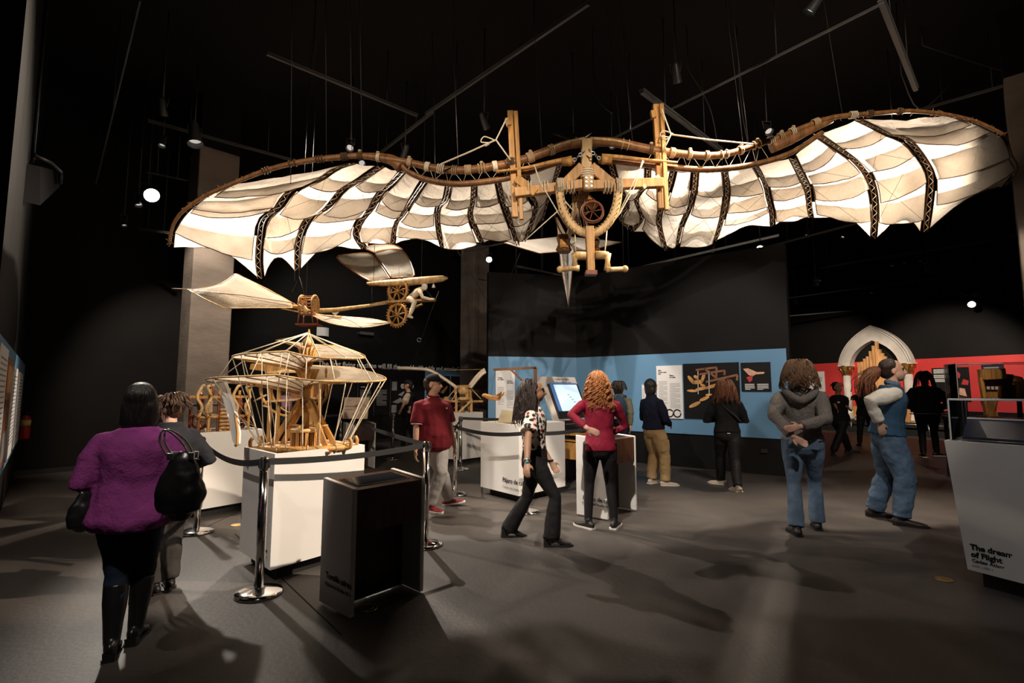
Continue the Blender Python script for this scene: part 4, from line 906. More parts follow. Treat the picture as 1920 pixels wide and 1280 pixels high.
# ================================================================== gear mechanism on the second plinth
YG = C2.y
MEC = thing('gear_mechanism_model', V((C2.x, C2.y, Z1 - .04)), 'reddish wooden mechanism of posts wheels and rollers on white plinth', 'model')
gz = Z1 - .043; rr = random.Random(12)
dBv = (Q2[1] - Q2[0]).normalized(); dAv = (Q2[3] - Q2[0]).normalized(); LB, LA = (Q2[1] - Q2[0]).length, (Q2[3] - Q2[0]).length
def D(u, v, z): return V((Q2[0].x, Q2[0].y, 0)) + dBv * (LB * u) + dAv * (LA * v) + UP * z
for v in (.2, .75):
    for i, u in enumerate((.08, .22, .36, .50, .66, .82)):
        h = .50 + .08 * (i % 2) - .05 * v; part('post', 'honey_wood' if i % 2 else 'red_wood', MEC, lambda m: m.beam(D(u, v, gz), D(u, v, gz + h), .028, .028, dAv))
    part('top_rail', 'honey_wood', MEC, lambda m: m.beam(D(.05, v, gz + .46), D(.85, v, gz + .46), .03, .03)); part('mid_rail', 'honey_wood', MEC, lambda m: m.beam(D(.05, v, gz + .22), D(.85, v, gz + .22), .025, .025))
for i, u in enumerate((.08, .36, .66, .82)): part('cross_rail', 'red_wood', MEC, lambda m: m.beam(D(u, .2, gz + .36), D(u, .75, gz + .36), .025, .025))
for i, (u, z, R) in enumerate(((.15, .40, .10), (.15, .16, .09), (.72, .34, .12), (.74, .12, .08), (.30, .52, .06))):
    c = D(u, .45, gz + z); w_ = part('wheel', 'red_wood', MEC, lambda m: m.ring(c, R, .018, (dBv if i % 2 else dAv, UP), n=20, m=6))
    for k in range(6):
        a = k * PI / 3; dd_ = (dBv if i % 2 else dAv) * math.cos(a) + UP * math.sin(a); part('spoke', 'honey_wood', w_, lambda m: m.tube([c, c + dd_ * R], .008, 4))
for k in range(7): part('roller', 'honey_wood', MEC, lambda m: m.cyl(D(.36, .15 + .0 * k, gz + .03 + k * .045), D(.62, .15, gz + .03 + k * .045), .017, n=8))
for u, s in ((.06, 1), (.20, -1), (.58, 1), (.78, -1)):
    part('curved_arm', 'pale_wood', MEC, lambda m: m.loft(smooth_path([D(u, .15, gz + .22), D(u + .04 * s, .12, gz + .34), D(u - .03 * s, .14, gz + .46), D(u + .03 * s, .15, gz + .58), D(u + .07, .16, gz + .60)]), [.018] * 17, n=8))
for k in range(10): part('cord_coil', 'rope', MEC, lambda m: m.ring(D(.215, .14, gz + .28 + k * .014), .028, .007, (dBv, dAv), n=10, m=4))
for (a, b) in (((.05, .1, .30), (.45, .1, .20)), ((.45, .1, .30), (.98, .1, .02)), ((.6, .1, .4), (1.0, .3, .0)), ((.2, .1, .5), (.9, .2, .03))): part('cord', 'rope', MEC, lambda m: m.tube([D(a[0], a[1], gz + a[2]), D(b[0], b[1], gz + b[2] + .01)], .004, 4))

# ================================================================== half-ring machine behind the screw
YE = 8.0
EX = thing('half_ring_machine', V((P(545, 800, YE).x, YE, 0)), 'wooden machine with curved half rings seen behind the aerial screw', 'machine')
def E(px, py, dy=0.0): return P(px, py, YE + dy)
zb = E(545, 836).z; part('platform', 'plinth_black', EX, lambda m: m.box(V((E(545, 800).x, YE, zb / 2)), (1.35, .8, zb)))
part('canopy_box', 'honey_wood', EX, lambda m: m.hexa([E(468, 692, -.3), E(500, 696, -.4), E(566, 692, -.3), E(560, 688, .3)], [E(470, 682, -.3), E(503, 682, -.4), E(568, 684, -.3), E(562, 678, .3)]))
part('canopy_lid', 'pale_wood', EX, lambda m: m.hexa([E(480, 684, -.2), E(500, 700, -.4), E(575, 698, -.4), E(566, 682, .2)], [E(480, 681, -.2), E(500, 697, -.4), E(575, 695, -.4), E(566, 679, .2)]))
for px in (506, 585, 600, 522): part('post', 'honey_wood', EX, lambda m: m.beam(V((E(px, 830).x, YE - .05, zb)), E(px + 2, 690 if px > 540 else 715), .045, .045, V((0, 1, 0))))
c = E(545, 722); part('half_ring', 'honey_wood', EX, lambda m: m.ring(c, (E(602, 722).x - c.x), (.03, .022), (V((-1, 0, 0)), -UP), n=26, m=8, a0=-.1, a1=PI + .1)); part('half_ring', 'honey_wood', EX, lambda m: m.ring(c + V((0, .35, 0)), (E(602, 722).x - c.x), (.03, .022), (V((-1, 0, 0)), -UP), n=26, m=8, a0=-.1, a1=PI + .1))
part('drum', 'dark_wood', EX, lambda m: m.loft([E(575, 725, -.05), E(575, 725, .4)], [.26, .26], n=28)); part('shelf', 'pale_wood', EX, lambda m: m.beam(E(508, 752), E(598, 746), .3, .03)); part('foot_beam', 'honey_wood', EX, lambda m: m.beam(E(500, 834), E(606, 834), .12, .06))
part('roof_arm', 'pale_wood', EX, lambda m: m.tube(smooth_path([E(480, 722), E(510, 716), E(545, 716), E(560, 722)]), .02, 6))
for a, b in (((476, 752), (500, 740)), ((492, 760), (506, 764)), ((520, 720), (535, 716))): part('handle', 'pale_wood', EX, lambda m: m.tube([E(*a, -.2), E(*b, -.2)], .016, 6))

# ================================================================== flapping wing model on the far plinth
YW = C3.y
WM = thing('flapping_wing_model', V((C3.x, C3.y, 1.03)), 'wooden stand with two long pale curved wings on far white plinth', 'model')
def W_(px, py, dy=0.0): return P(px, py, YW + dy)
zf = .99
def wing(pts, w_, name='wing'): 
    q = smooth_path([W_(*p) for p in pts], 4); n = len(q); part(name, 'model_cloth', WM, lambda m: m.loft(q, [(w_ * (.25 + .75 * math.sin(PI * min(1, .12 + .8 * i / n))), .035) for i in range(n)], V((0, 1, 0)), 10))
wing([(745, 690, -.3), (775, 691, -.25), (805, 694, -.2), (830, 708, -.1), (857, 727, 0)], .10)
wing([(880, 724, 0), (890, 710, .05), (900, 699, .1), (909, 692, .12)], .07); wing([(882, 727, -.1), (893, 713, -.08), (903, 702, -.05), (910, 697, 0)], .05)
part('cross_bar', 'honey_wood', WM, lambda m: m.beam(W_(851, 725), W_(884, 724), .09, .06)); part('pulley_block', 'pale_wood', WM, lambda m: m.loft([W_(860, 735), W_(868, 731), W_(879, 735)], [.06, .10, .06], n=10))
for px in (858, 886): part('leg', 'honey_wood', WM, lambda m: m.beam(V((W_(px - 2, 774).x, YW - .05, zf)), W_(px - 2, 748), .05, .05, V((0, 1, 0)))); part('upright', 'honey_wood', WM, lambda m: m.beam(W_(px - 3, 750), W_(px - 4, 726), .045, .045, V((0, 1, 0))))
for px in (866, 878): part('leg', 'honey_wood', WM, lambda m: m.beam(V((W_(px, 774).x, YW + .3, zf)), W_(px, 745, .2), .05, .05, V((0, 1, 0))))
part('diagonal', 'pale_wood', WM, lambda m: m.beam(W_(858, 774, -.1), W_(883, 752, -.1), .035, .035)); part('tie_rail', 'honey_wood', WM, lambda m: m.beam(W_(835, 752), W_(906, 752), .045, .04))
part('stage', 'pale_wood', WM, lambda m: m.loft([W_(870, 750), W_(870, 746), W_(870, 744)], [.13, .14, .10], n=20)); part('gourd', 'honey_wood', WM, lambda m: m.ell(W_(837, 750), (.07, .06, .08))); part('gourd', 'honey_wood', WM, lambda m: m.ell(W_(876, 740), (.05, .05, .11)))
for a, b in (((855, 727), (838, 748)), ((885, 730), (902, 748)), ((830, 694), (909, 692)), ((857, 735), (840, 760))): part('rod', 'pale_wood', WM, lambda m: m.tube([W_(*a, -.05), W_(*b, -.05)], .012 if a[1] > 700 else .004, 5))

# ================================================================== cable bird on the middle plinth
YC = C4.y
CR = thing('bird_gallows', V((C4.x, C4.y, 1.03)), 'dark wooden gallows frame standing on the cable bird plinth', 'frame')
def K(px, py, dy=0.0): return P(px, py, YC + dy)
part('arm', 'dark_wood', CR, lambda m: m.beam(K(925, 693), K(1005, 689), .05, .035)); part('post', 'dark_wood', CR, lambda m: m.beam(V((K(1003, 790).x, YC, .99)), K(1004, 689), .05, .05, V((0, 1, 0)))); part('brace', 'dark_wood', CR, lambda m: m.beam(K(957, 692), K(1001, 735), .04, .03))
part('wire', 'wire', CR, lambda m: m.tube([K(929, 693), K(929, 792)], .003, 4))
BD = thing('cable_bird', K(925, 752, -.1), 'small orange wooden bird with ragged feathers hanging from its wire', 'model')
part('body', 'print_orange', BD, lambda m: m.loft([K(906, 740, -.1), K(910, 741, -.1), K(920, 746, -.1), K(935, 744, -.1)], [.012, .03, .045, .02], n=10)); part('head', 'print_orange', BD, lambda m: m.ell(K(908, 741, -.1), (.035, .03, .028)))
for k in range(9): part('feather', 'print_orange', BD, lambda m: m.loft([K(918 + k, 746, -.1), K(930 + k * 1.6, 748 - k * 1.2, -.12 + .02 * k), K(938 + k, 750 - k * 2, -.1 + .02 * k)], [(.012, .004), (.022, .004), (.004, .003)], UP, 6))
part('wing', 'dark_wood', BD, lambda m: m.prism([K(916, 745, -.1), K(928, 742, -.1), K(942, 733, -.1), (K(938, 746, -.1))], V((0, .02, 0))))
part('hanging_wire', 'wire', BD, lambda m: m.tube([K(920, 744, -.1), K(929, 693, 0)], .002, 4))
PW = thing('parchment_wing', V((K(946, 792).x, YC, 1.03)), 'pale parchment covered wing section standing on the cable bird plinth', 'model')
part('cover', 'parchment', PW, lambda m: m.hexa([V((K(932, 792).x, YC - .1, 1.0)), V((K(962, 792).x, YC - .1, 1.0)), V((K(962, 792).x, YC + .2, 1.0)), V((K(932, 792).x, YC + .2, 1.0))], [K(941, 768), K(962, 770), K(962, 770, .1), K(941, 768, .1)])); part('spar', 'dark_wood', PW, lambda m: m.tube([V((K(924, 793).x, YC - .18, 1.01)), V((K(968, 793).x, YC - .18, 1.01))], .016, 6))

# ================================================================== hanging flyer with pale left sail
Y1 = 7.8
F1 = thing('lantern_flyer_model', P(579, 610, Y1), 'hanging flyer model with lantern frame and two cream leaf sails', 'model')
def A1(px, py, dy=0.0): return P(px, py, Y1 + dy)
def sheet(par, name, outline, mat='thin_cloth', th=.008, bulge=.0, edge='pale_wood', er=.008):
    q = [V(p) for p in outline]; c = sum(q, V()) / len(q); n = V()
    for i in range(len(q)): n += (q[i] - c).cross(q[(i + 1) % len(q)] - c)
    n.normalize(); m = MB(); k = len(q)
    vs = q + [lerp(p, c, .5) + n * bulge * .8 for p in q] + [c + n * bulge] ; fs = []
    for i in range(k): j = (i + 1) % k; fs += [(i, j, j + k, i + k), (i + k, j + k, 2 * k)]
    m.add(vs, fs, True); o = m.build(name, mat, par); sm = o.modifiers.new('thick', 'SOLIDIFY'); sm.thickness = th
    if edge: part('sail_frame', edge, o, lambda m: m.tube(q + [q[0]], er, 5))
    return o
o = sheet(F1, 'left_sail', smooth_path([A1(351, 542, -.3), A1(385, 539, -.2), A1(415, 531, 0), A1(440, 514, .3)], 3) + smooth_path([A1(443, 513, .3), A1(500, 541, .15), A1(545, 566, 0)], 2) + smooth_path([A1(548, 577, -.1), A1(490, 577, -.35), A1(422, 578, -.6)], 2) + [A1(385, 561, -.45)], bulge=-.05)
part('rib', 'dark_wood', o, lambda m: m.tube([A1(351, 543, -.34), A1(450, 553, -.3), A1(552, 568, -.05)], .006, 4)); part('nose_rod', 'pale_wood', F1, lambda m: m.tube([A1(322, 541, -.35), A1(356, 542, -.3)], .007, 5)); part('sail_boom', 'honey_wood', F1, lambda m: m.tube([A1(440, 514, .28), A1(512, 548, .1), A1(566, 578, 0)], .013, 6))
part('sail_boom', 'honey_wood', F1, lambda m: m.loft([A1(534, 572), A1(566, 577), A1(580, 582)], [.02, .035, .02], n=8)); part('sail_boom', 'pale_wood', F1, lambda m: m.tube([A1(528, 578), A1(572, 587), A1(640, 595)], .014, 6))
o = sheet(F1, 'right_sail', smooth_path([A1(587, 592, -.1), A1(620, 606, -.3), A1(679, 614, -.35), A1(731, 606, -.1)], 3) + smooth_path([A1(731, 605, -.1), A1(697, 598, .1), A1(650, 594, .1), A1(600, 590, 0)], 3), bulge=-.03)
part('rib', 'dark_wood', o, lambda m: m.tube(smooth_path([A1(600, 601, -.2), A1(625, 596, -.1), A1(650, 598, -.1), A1(679, 614, -.38)]), .006, 4))
for x in (-.10, .10):
    c = A1(579, 572) + V((x, 0, 0)); part('lantern_hoop', 'honey_wood', F1, lambda m: m.ring(c, .14, (.012, .03), (V((0, 1, 0)), UP), n=24, m=6)); part('lantern_plank', 'honey_wood', F1, lambda m: m.box(c + V((0, 0, 0)), (.02, .2, .16)))
for k in range(8): a = k * PI / 4; part('lantern_slat', 'honey_wood' if k % 2 else 'red_wood', F1, lambda m: m.tube([A1(579, 572) + V((-.12, math.cos(a) * .14, math.sin(a) * .14)), A1(579, 572) + V((.12, math.cos(a) * .14, math.sin(a) * .14))], .012, 5))
for x in (-.1, .08):
    for y in (-.1, .1): part('leg', 'red_wood', F1, lambda m: m.tube([A1(579, 584) + V((x, y, 0)), A1(579, 608) + V((x * 1.3, y, 0))], .014, 5))
part('skid', 'red_wood', F1, lambda m: m.box(A1(579, 609), (.34, .24, .02)));
part('seat', 'pale_wood', F1, lambda m: m.box(A1(579, 588), (.2, .18, .03)))
part('pilot_figure', 'pale_wood', F1, lambda m: (m.loft([A1(574, 589, -.1), A1(573, 581, -.12), A1(570, 574, -.12)], [.035, .04, .02], n=8), m.ell(A1(568, 571, -.13), (.025, .025, .03), nu=8, nv=6), m.tube([A1(572, 578, -.12), A1(566, 576, -.16), A1(560, 570, -.18)], .012, 5)))
for l in ([(548, 547), (561, 518), (571, 553)], [(561, 518), (563, 470)], [(553, 528), (552, 480)]): part('hanging_wire', 'wire', F1, lambda m: m.tube([A1(*p) for p in l], .004, 4))
part('hanging_wire', 'wire', F1, lambda m: m.tube([A1(563, 470), V((A1(563, 470).x, Y1 + .1, CEIL))], .004, 4)); part('hanging_wire', 'wire', F1, lambda m: m.tube([A1(574, 553), V((A1(574, 553).x, Y1 + .1, CEIL))], .004, 4))

# ================================================================== hanging gear-driven flyer with a pilot
Y2 = 8.6
F2 = thing('gear_flyer_model', P(746, 612, Y2), 'hanging wooden flyer with two cogwheels, pilot figure and raised wings', 'model')
def A2(px, py, dy=0.0): return P(px, py, Y2 + dy)
part('top_spar', 'pale_wood', F2, lambda m: m.loft([A2(688, 531), A2(715, 531), A2(760, 529), A2(800, 525), A2(830, 522), A2(840, 521)], [.02, .05, .07, .065, .055, .015], n=10)); part('under_spar', 'honey_wood', F2, lambda m: m.tube([A2(692, 534, .1), A2(745, 533, .1), A2(800, 530, .1)], .02, 6))
for (cx, cy, R, nt_) in ((746, 545, .185, 26), (745, 590, .18, 26)):
    c = A2(cx, cy, .0 if cy < 560 else -.04); g = part('cogwheel', 'honey_wood', F2, lambda m: m.ring(c, R, (.022, .026), (V((.93, -.37, 0)), UP), n=36, m=6))
    for k in range(8): a = k * PI / 4 + .2; part('spoke', 'honey_wood', g, lambda m: m.tube([c, c + V((.93 * math.cos(a), -.37 * math.cos(a), math.sin(a))) * R], .014, 5))
    for k in range(nt_): a = k * 2 * PI / nt_; d = V((.93 * math.cos(a), -.37 * math.cos(a), math.sin(a))); part('cog', 'dark_wood' if cy < 560 else 'honey_wood', g, lambda m: m.beam(c + d * R, c + d * (R + .045), .018, .018, V((.37, .93, 0))))
    part('axle_hub', 'honey_wood', g, lambda m: m.ell(c, (.04, .06, .04), nu=10, nv=6))
for k in range(4): part('frame_strut', 'honey_wood', F2, lambda m: m.beam(A2(728 + k * 11, 568, .1), A2(736 + k * 6, 536, .1), .025, .025)); part('frame_strut', 'honey_wood', F2, lambda m: m.beam(A2(730 + k * 10, 568, .08), A2(738 + k * 5, 590, .08), .025, .025))
part('boom', 'pale_wood', F2, lambda m: m.loft([A2(593, 583), A2(630, 581), A2(690, 573), A2(730, 566)], [.045, .04, .028, .035], n=10)); part('tail_fin', 'model_cloth', F2, lambda m: m.prism([A2(618, 582), A2(640, 580), A2(628, 592)], V((0, .02, 0))))
part('seat_plank', 'honey_wood', F2, lambda m: m.beam(A2(727, 567), A2(816, 562), .16, .035)); part('foot_rest', 'pale_wood', F2, lambda m: m.beam(A2(768, 580), A2(792, 570), .1, .02))
def pilot(m):
    for sgn in (-1, 1):
        dy = sgn * .07
        m.loft([A2(768, 560, dy), A2(777, 567, dy * 1.3), A2(773, 580, dy * 1.4), A2(767, 593, dy * 1.5)], [.055, .048, .038, .026], n=8, round_cap=True); m.loft([A2(766, 593, dy * 1.5), A2(773, 595, dy * 1.5)], [.026, .022], n=8, round_cap=True)
        m.loft([A2(787, 545, sgn * .10), A2(792, 557, sgn * .14), A2(806, 561, sgn * .10), A2(811, 561, sgn * .08)], [.034, .030, .024, .02], n=8, round_cap=True)
    m.loft([A2(767, 561), A2(775, 555), A2(783, 547), A2(790, 542), A2(793, 540)], [(.08, .065), (.085, .06), (.095, .065), (.08, .05), (.03, .03)], V((0, 1, 0)), 12, round_cap=True); m.ell(A2(796.5, 538), (.05, .045, .06), nu=10, nv=8)
part('pilot_figure', 'model_cloth', F2, pilot); part('pilot_cap', 'paper', F2, lambda m: m.ell(A2(796, 535.5), (.055, .05, .04), nu=10, nv=6)); part('pilot_belt', 'dark_wood', F2, lambda m: m.ring(A2(772, 557), .083, .008, (V((.7, 0, .7)), V((0, 1, 0))), n=16, m=4))
sheet(F2, 'wing_panel', smooth_path([A2(696, 528), A2(668, 512, .3), A2(632, 483, .9), A2(655, 477, 1.2), A2(690, 475, 1.2), A2(706, 487, .9), A2(731, 522, .1)], 3), bulge=.04, edge='spar_wood', er=.016)
sheet(F2, 'wing_panel', smooth_path([A2(735, 521), A2(718, 496, .6), A2(703, 474, 1.2), A2(728, 468, 1.3), A2(752, 469, 1.2), A2(766, 484, .8), A2(777, 516, .1), A2(758, 520, 0)], 3), bulge=.04, edge='spar_wood', er=.016)
sheet(F2, 'wing_panel', smooth_path([A2(703, 474, 1.2), A2(684, 464, 1.5), A2(715, 458, 1.7), A2(740, 460, 1.6), A2(756, 470, 1.2), A2(730, 468, 1.3)], 3), bulge=.02, edge='spar_wood', er=.014)
part('bell', 'paper', F2, lambda m: m.loft([A2(813, 532), A2(813, 535), A2(813, 539)], [.008, .022, .032], n=10)); part('bell_cord', 'pale_rope', F2, lambda m: m.tube(smooth_path([A2(800, 526), A2(808, 526), A2(813, 532)]), .004, 4))
for l in ([(697, 533), (699, 600)], [(796, 538), (812, 562)], [(800, 545), (815, 562)], [(748, 570), (748, 500)]): part('cord', 'wire', F2, lambda m: m.tube([A2(*p) for p in l], .003, 4))
for px, py in ((700, 531), (790, 524)): part('hanging_wire', 'wire', F2, lambda m: m.tube([A2(px, py), V((A2(px, py).x, Y2 + .1, CEIL))], .004, 4))
part('stay_wire', 'wire', F2, lambda m: m.tube([A2(823, 545), P(803, 598, 8.8), P(775, 680, 9.4)], .004, 4)); part('turnbuckle', 'steel', F2, lambda m: m.ring(P(786, 637, 9.1), .035, .008, (V((1, 0, 0)), UP), n=12, m=5))
# ================================================================== the red gallery at far right
def on_red(px, py, off=0.0): return on_plane(px, py, r0, nR, off)
AO = on_red(1638, 684, .30)                      # middle of the arch at its springing line
AR = thing('gothic_arch', V((AO.x, AO.y, .42)), 'white pointed plaster arch on gilded columns before red wall', 'arch')
wl, wr_ = on_red(1573, 684, .30), on_red(1709, 676, .30); HW = (wr_ - wl).length / 2; ac = lerp(wl, wr_, .5); zs = 2.42; zp = on_red(1632, 611, .30).z
def arc(half, ztop, n=14):
    # pointed arch: one flat curve from each springing point to the apex
    h = ztop - zs; out = []
    for k in range(n + 1):
        t = k / n; x = (1 - t) ** 2 * half + 2 * t * (1 - t) * half * .86; y = 2 * t * (1 - t) * h * .66 + t * t * h; out.append((-x, y))
    return out + [(-x, y) for x, y in reversed(out[:-1])]
out = arc(HW, zp); inn = arc(HW * .68, zp - .52)
def AP(x, y, off=0.0): return V((ac.x, ac.y, zs + y)) + dR * x + nR * off
vs = []; fs = []; n = len(out)
for off in (0, -.26):
    vs += [AP(x, y, off) for x, y in out] + [AP(x, y, off) for x, y in inn]
for i in range(n - 1):
    fs += [(i, i + 1, n + i + 1, n + i), (2 * n + i, 3 * n + i, 3 * n + i + 1, 2 * n + i + 1), (i, 2 * n + i, 2 * n + i + 1, i + 1), (n + i, n + i + 1, 3 * n + i + 1, 3 * n + i)]
fs += [(0, n, 3 * n, 2 * n), (n - 1, 3 * n - 1, 4 * n - 1, 2 * n - 1)]
m = MB(); m.add(vs, fs); AB = m.build('arch_band', 'plaster', AR)
for sc, off in ((1.0, .02), (.93, .012)):
    part('moulding', 'plaster', AB, lambda m: m.tube([AP(x * sc, y * (sc if sc < 1 else 1), off) for x, y in out], .03 if sc == 1 else .018, 6))
for s in (-1, 1):
    c = AP(s * HW * .84, 0, -.13); c.z = 0
    part('abacus', 'plaster', AR, lambda m: m.box(c + UP * (zs - .03), (.44, .34, .06), (dR, nR, UP)))
    cp = part('capital', 'gold', AR, lambda m: m.loft([c + UP * z for z in (2.02, 2.06, 2.22, 2.36, 2.39)], [.13, .15, .14, .19, .20], n=16))
    for k in range(8): a = k * PI / 4; d = dR * math.cos(a) + nR * math.sin(a); part('acanthus_leaf', 'gold', cp, lambda m: m.loft([c + d * .15 + UP * 2.08, c + d * .175 + UP * 2.2, c + d * .235 + UP * 2.33, c + d * .25 + UP * 2.29], [(.05, .014), (.055, .014), (.035, .014), (.01, .01)], d.cross(UP), 6))
    part('shaft', 'plaster', AR, lambda m: m.cyl(c + UP * .72, c + UP * 2.03, .135, .125, n=20)); part('column_base', 'plaster', AR, lambda m: m.loft([c + UP * z for z in (.42, .5, .52, .6, .64, .72)], [.22, .22, .2, .19, .165, .15], n=20))
# organ of stepped wooden pipes inside the arch
OG = thing('pipe_organ_model', AP(-.05, -1.8, .25), 'stepped honey coloured wooden organ pipes inside the white arch', 'organ')
tops = [680, 678, 672, 668, 658, 648, 640, 655, 662, 668, 676, 682]
for k, ty in enumerate(tops):
    px = 1611 + k * 5.4; q = on_plane(px, ty, r0, nR, .42); b = V((q.x, q.y, .9)); hh = q.z - .9
    part('pipe', 'organ_wood', OG, lambda m: m.box(b + UP * hh / 2, (.085, .09, hh), (dR, nR, UP)))
q = on_plane(1640, 760, r0, nR, .45); part('windchest', 'honey_wood', OG, lambda m: m.box(V((q.x, q.y, .72)), (1.2, .5, .36), (dR, nR, UP))); part('easel_leg', 'honey_wood', OG, lambda m: (m.box(V((q.x, q.y, .48)) + dR * .5, (.08, .4, .12), (dR, nR, UP)), m.box(V((q.x, q.y, .48)) - dR * .5, (.08, .4, .12), (dR, nR, UP))))
hr = lambda x, y: on_red(x, y, .02)
t, s, o, r, wd, ht = board('text_board', 1516, 697, 1548, 734, hr, dR, nR, 'paper', 'white text panel on red wall behind the man with crossed arms', 'board'); para(s, o, r, wd, ht, nR, .62, .86, .7, 4, .06, .03, 'grey_print', 20)
t, s, o, r, wd, ht = board('picture_board', 1498, 696, 1512, 712, hr, dR, nR, 'paper', 'small colour print on red wall beside blue partition end', 'board'); print_rect(s, o, r, wd, ht, .2, .2, .8, .8, 'blue_paint', nR); print_rect(s, o, r, wd, ht, .45, .1, .6, .9, 'print_orange', nR, lift=.006)
t, s, o, r, wd, ht = board('picture_board', 1747, 690, 1822, 753, hr, dR, nR, 'poster_black', 'black poster with red instrument picture on red wall', 'poster')
para(s, o, r, wd, ht, nR, .05, .5, .95, 4, .035, .018, 'white_print', 21); para(s, o, r, wd, ht, nR, .05, .5, .78, 3, .035, .018, 'white_print', 22); para(s, o, r, wd, ht, nR, .05, .38, .66, 3, .035, .018, 'white_print', 23); para(s, o, r, wd, ht, nR, .08, .5, .2, 5, .035, .018, 'white_print', 24)
for pts, mt in (([(.55, .75), (.65, .95), (.78, .8), (.75, .68)], 'print_red'), ([(.36, .2), (.42, .5), (.52, .5), (.55, .3)], 'print_brown'), ([(.52, .62), (.66, .60), (.64, .52), (.55, .52)], 'print_orange'), ([(.70, .2), (.72, .4), (.86, .38), (.9, .15)], 'print_skin'), ([(.55, .08), (.6, .16), (.95, .10), (.95, .04)], 'print_brown'), ([(.78, .5), (.84, .66), (.98, .6), (.95, .48)], 'print_red')): print_poly(s, o, r, wd, ht, pts, mt, nR)
t, s, o, r, wd, ht = board('picture_board', 1840, 684, 1884, 702, hr, dR, nR, 'dark_blue', 'dark blue sign on red wall behind the wooden keyboard instrument', 'board'); para(s, o, r, wd, ht, nR, .1, .8, .7, 2, .3, .12, 'grey_print', 25)
# wooden keyboard instrument in a glass case behind the tapering plinth
YV = 8.4
def VV(px, py, dy=0.0): return P(px, py, YV + dy)
VP = thing('case_table', V((VV(1880, 800).x, YV + .2, 0)), 'low dark table under the wooden keyboard instrument', 'table')
vzt = VV(1870, 784).z; cc = V((VV(1885, 800).x, YV + .15, 0)); vB = V((.9, -.43, 0)); vA = V((.43, .9, 0))
part('top', 'black_metal', VP, lambda m: m.box(cc + UP * (vzt - .03), (1.25, .75, .06), (vB, vA, UP)))
for a in (-1, 1):
    for b in (-1, 1): part('leg', 'black_metal', VP, lambda m: m.box(cc + vB * a * .58 + vA * b * .33 + UP * (vzt - .06) / 2, (.05, .05, vzt - .06), (vB, vA, UP)))
VI = thing('keyboard_instrument', V((cc.x, cc.y, vzt)), 'trapezoid wooden keyboard instrument upright inside a glass case', 'instrument')
fr = [VV(1838, 702), VV(1881, 700), VV(1868, 776), VV(1850, 778)]
part('front_rim', 'honey_wood', VI, lambda m: (m.beam(fr[0], fr[1], .10, .17), m.beam(fr[0] - UP * .05, fr[3], .05, .05, V((0, 1, 0))), m.beam(fr[3], fr[2], .06, .08)))
part('side_board', 'red_wood', VI, lambda m: m.prism([VV(1881, 700), VV(1901, 702, .1), VV(1893, 750, .2), VV(1872, 752)], V((.03, .05, 0)))); part('sound_board', 'dark_wood', VI, lambda m: m.prism([VV(1840, 704, .05), VV(1880, 702, .05), VV(1867, 775, .05), VV(1851, 777, .05)], V((0, .03, 0))))
part('soundbox', 'honey_wood', VI, lambda m: m.prism([VV(1844, 728), VV(1872, 732), VV(1870, 750), VV(1846, 750)], V((0, .06, 0)))); part('keel', 'honey_wood', VI, lambda m: m.prism([VV(1846, 752), VV(1870, 752), VV(1862, 777), VV(1856, 777)], V((0, .08, 0))))
for k in range(9): part('key', 'paper' if k % 3 else 'dark_wood', VI, lambda m: m.box(VV(1848 + k * 2.6, 727, -.02), (.016, .03, .05)))
part('foot', 'red_wood', VI, lambda m: (m.box(V((VV(1859, 781).x, YV + .05, vzt + .02)), (.24, .2, .035)), m.cyl(V((VV(1859, 780).x, YV + .05, vzt + .03)), VV(1859, 776, .05), .02, n=8)))
q5 = [cc - vB * .55 - vA * .30, cc + vB * .55 - vA * .30, cc + vB * .55 + vA * .30, cc - vB * .55 + vA * .30]
acrylic([V((p.x, p.y, 0)) for p in q5], vzt + .002, VV(1806, 681).z, 'tall acrylic case around the wooden keyboard instrument')
t = thing('yellow_toolbox', P(1912, 745, YV + .9), 'yellow and dark carved wooden piece at the right picture edge', 'model'); 
part('carving', 'print_orange', t, lambda m: m.loft([P(1899, 706, YV + .6), P(1906, 712, YV + .6), P(1915, 722, YV + .6), P(1910, 745, YV + .6)], [.03, .09, .07, .03], n=8)); part('carved_base', 'red_wood', t, lambda m: m.prism([P(1900, 720, YV + .7), P(1925, 726, YV + .7), P(1920, 752, YV + .7), P(1903, 748, YV + .7)], V((0, .1, 0))))
part('support_post', 'black_metal', t, lambda m: m.beam(V((P(1911, 745, YV + .7).x, YV + .75, 0)), P(1911, 748, YV + .75), .05, .05, V((0, 1, 0))))
# low rails and exhibits on the stage edge
t = thing('stage_rail', V((on_plane(1740, 800, r0, nR, 1.0).x, on_plane(1740, 800, r0, nR, 1.0).y, 0)), 'low steel rail along the black stage before the red wall', 'rail')
ra, rb = on_plane(1555, 800, r0, nR, 1.05), on_plane(1800, 812, r0, nR, 1.05)
part('bar', 'steel', t, lambda m: m.tube([V((ra.x, ra.y, .38)), V((rb.x, rb.y, .38))], .022, 6))
for k in range(6): q = lerp(ra, rb, k / 5); part('upright', 'steel', t, lambda m: m.cyl(V((q.x, q.y, 0)), V((q.x, q.y, .38)), .02, n=8))
for k, px in enumerate((1614, 1700, 1722)):
    q = on_plane(px, 775, r0, nR, .6); t = thing('wooden_part', V((q.x, q.y, .42)), ('pale wooden easel foot on the stage left of the bearded man', 'bright wooden board on the stage behind the bearded man', 'pale wooden strut on the stage behind the woman in black')[k], 'exhibit')
    part('board', 'organ_wood', t, lambda m: m.beam(V((q.x, q.y, .42)), V((q.x, q.y, 1.0)) + dR * .1, .16, .04, nR)); part('foot', 'organ_wood', t, lambda m: m.box(V((q.x, q.y, .45)), (.3, .25, .05), (dR, nR, UP)))
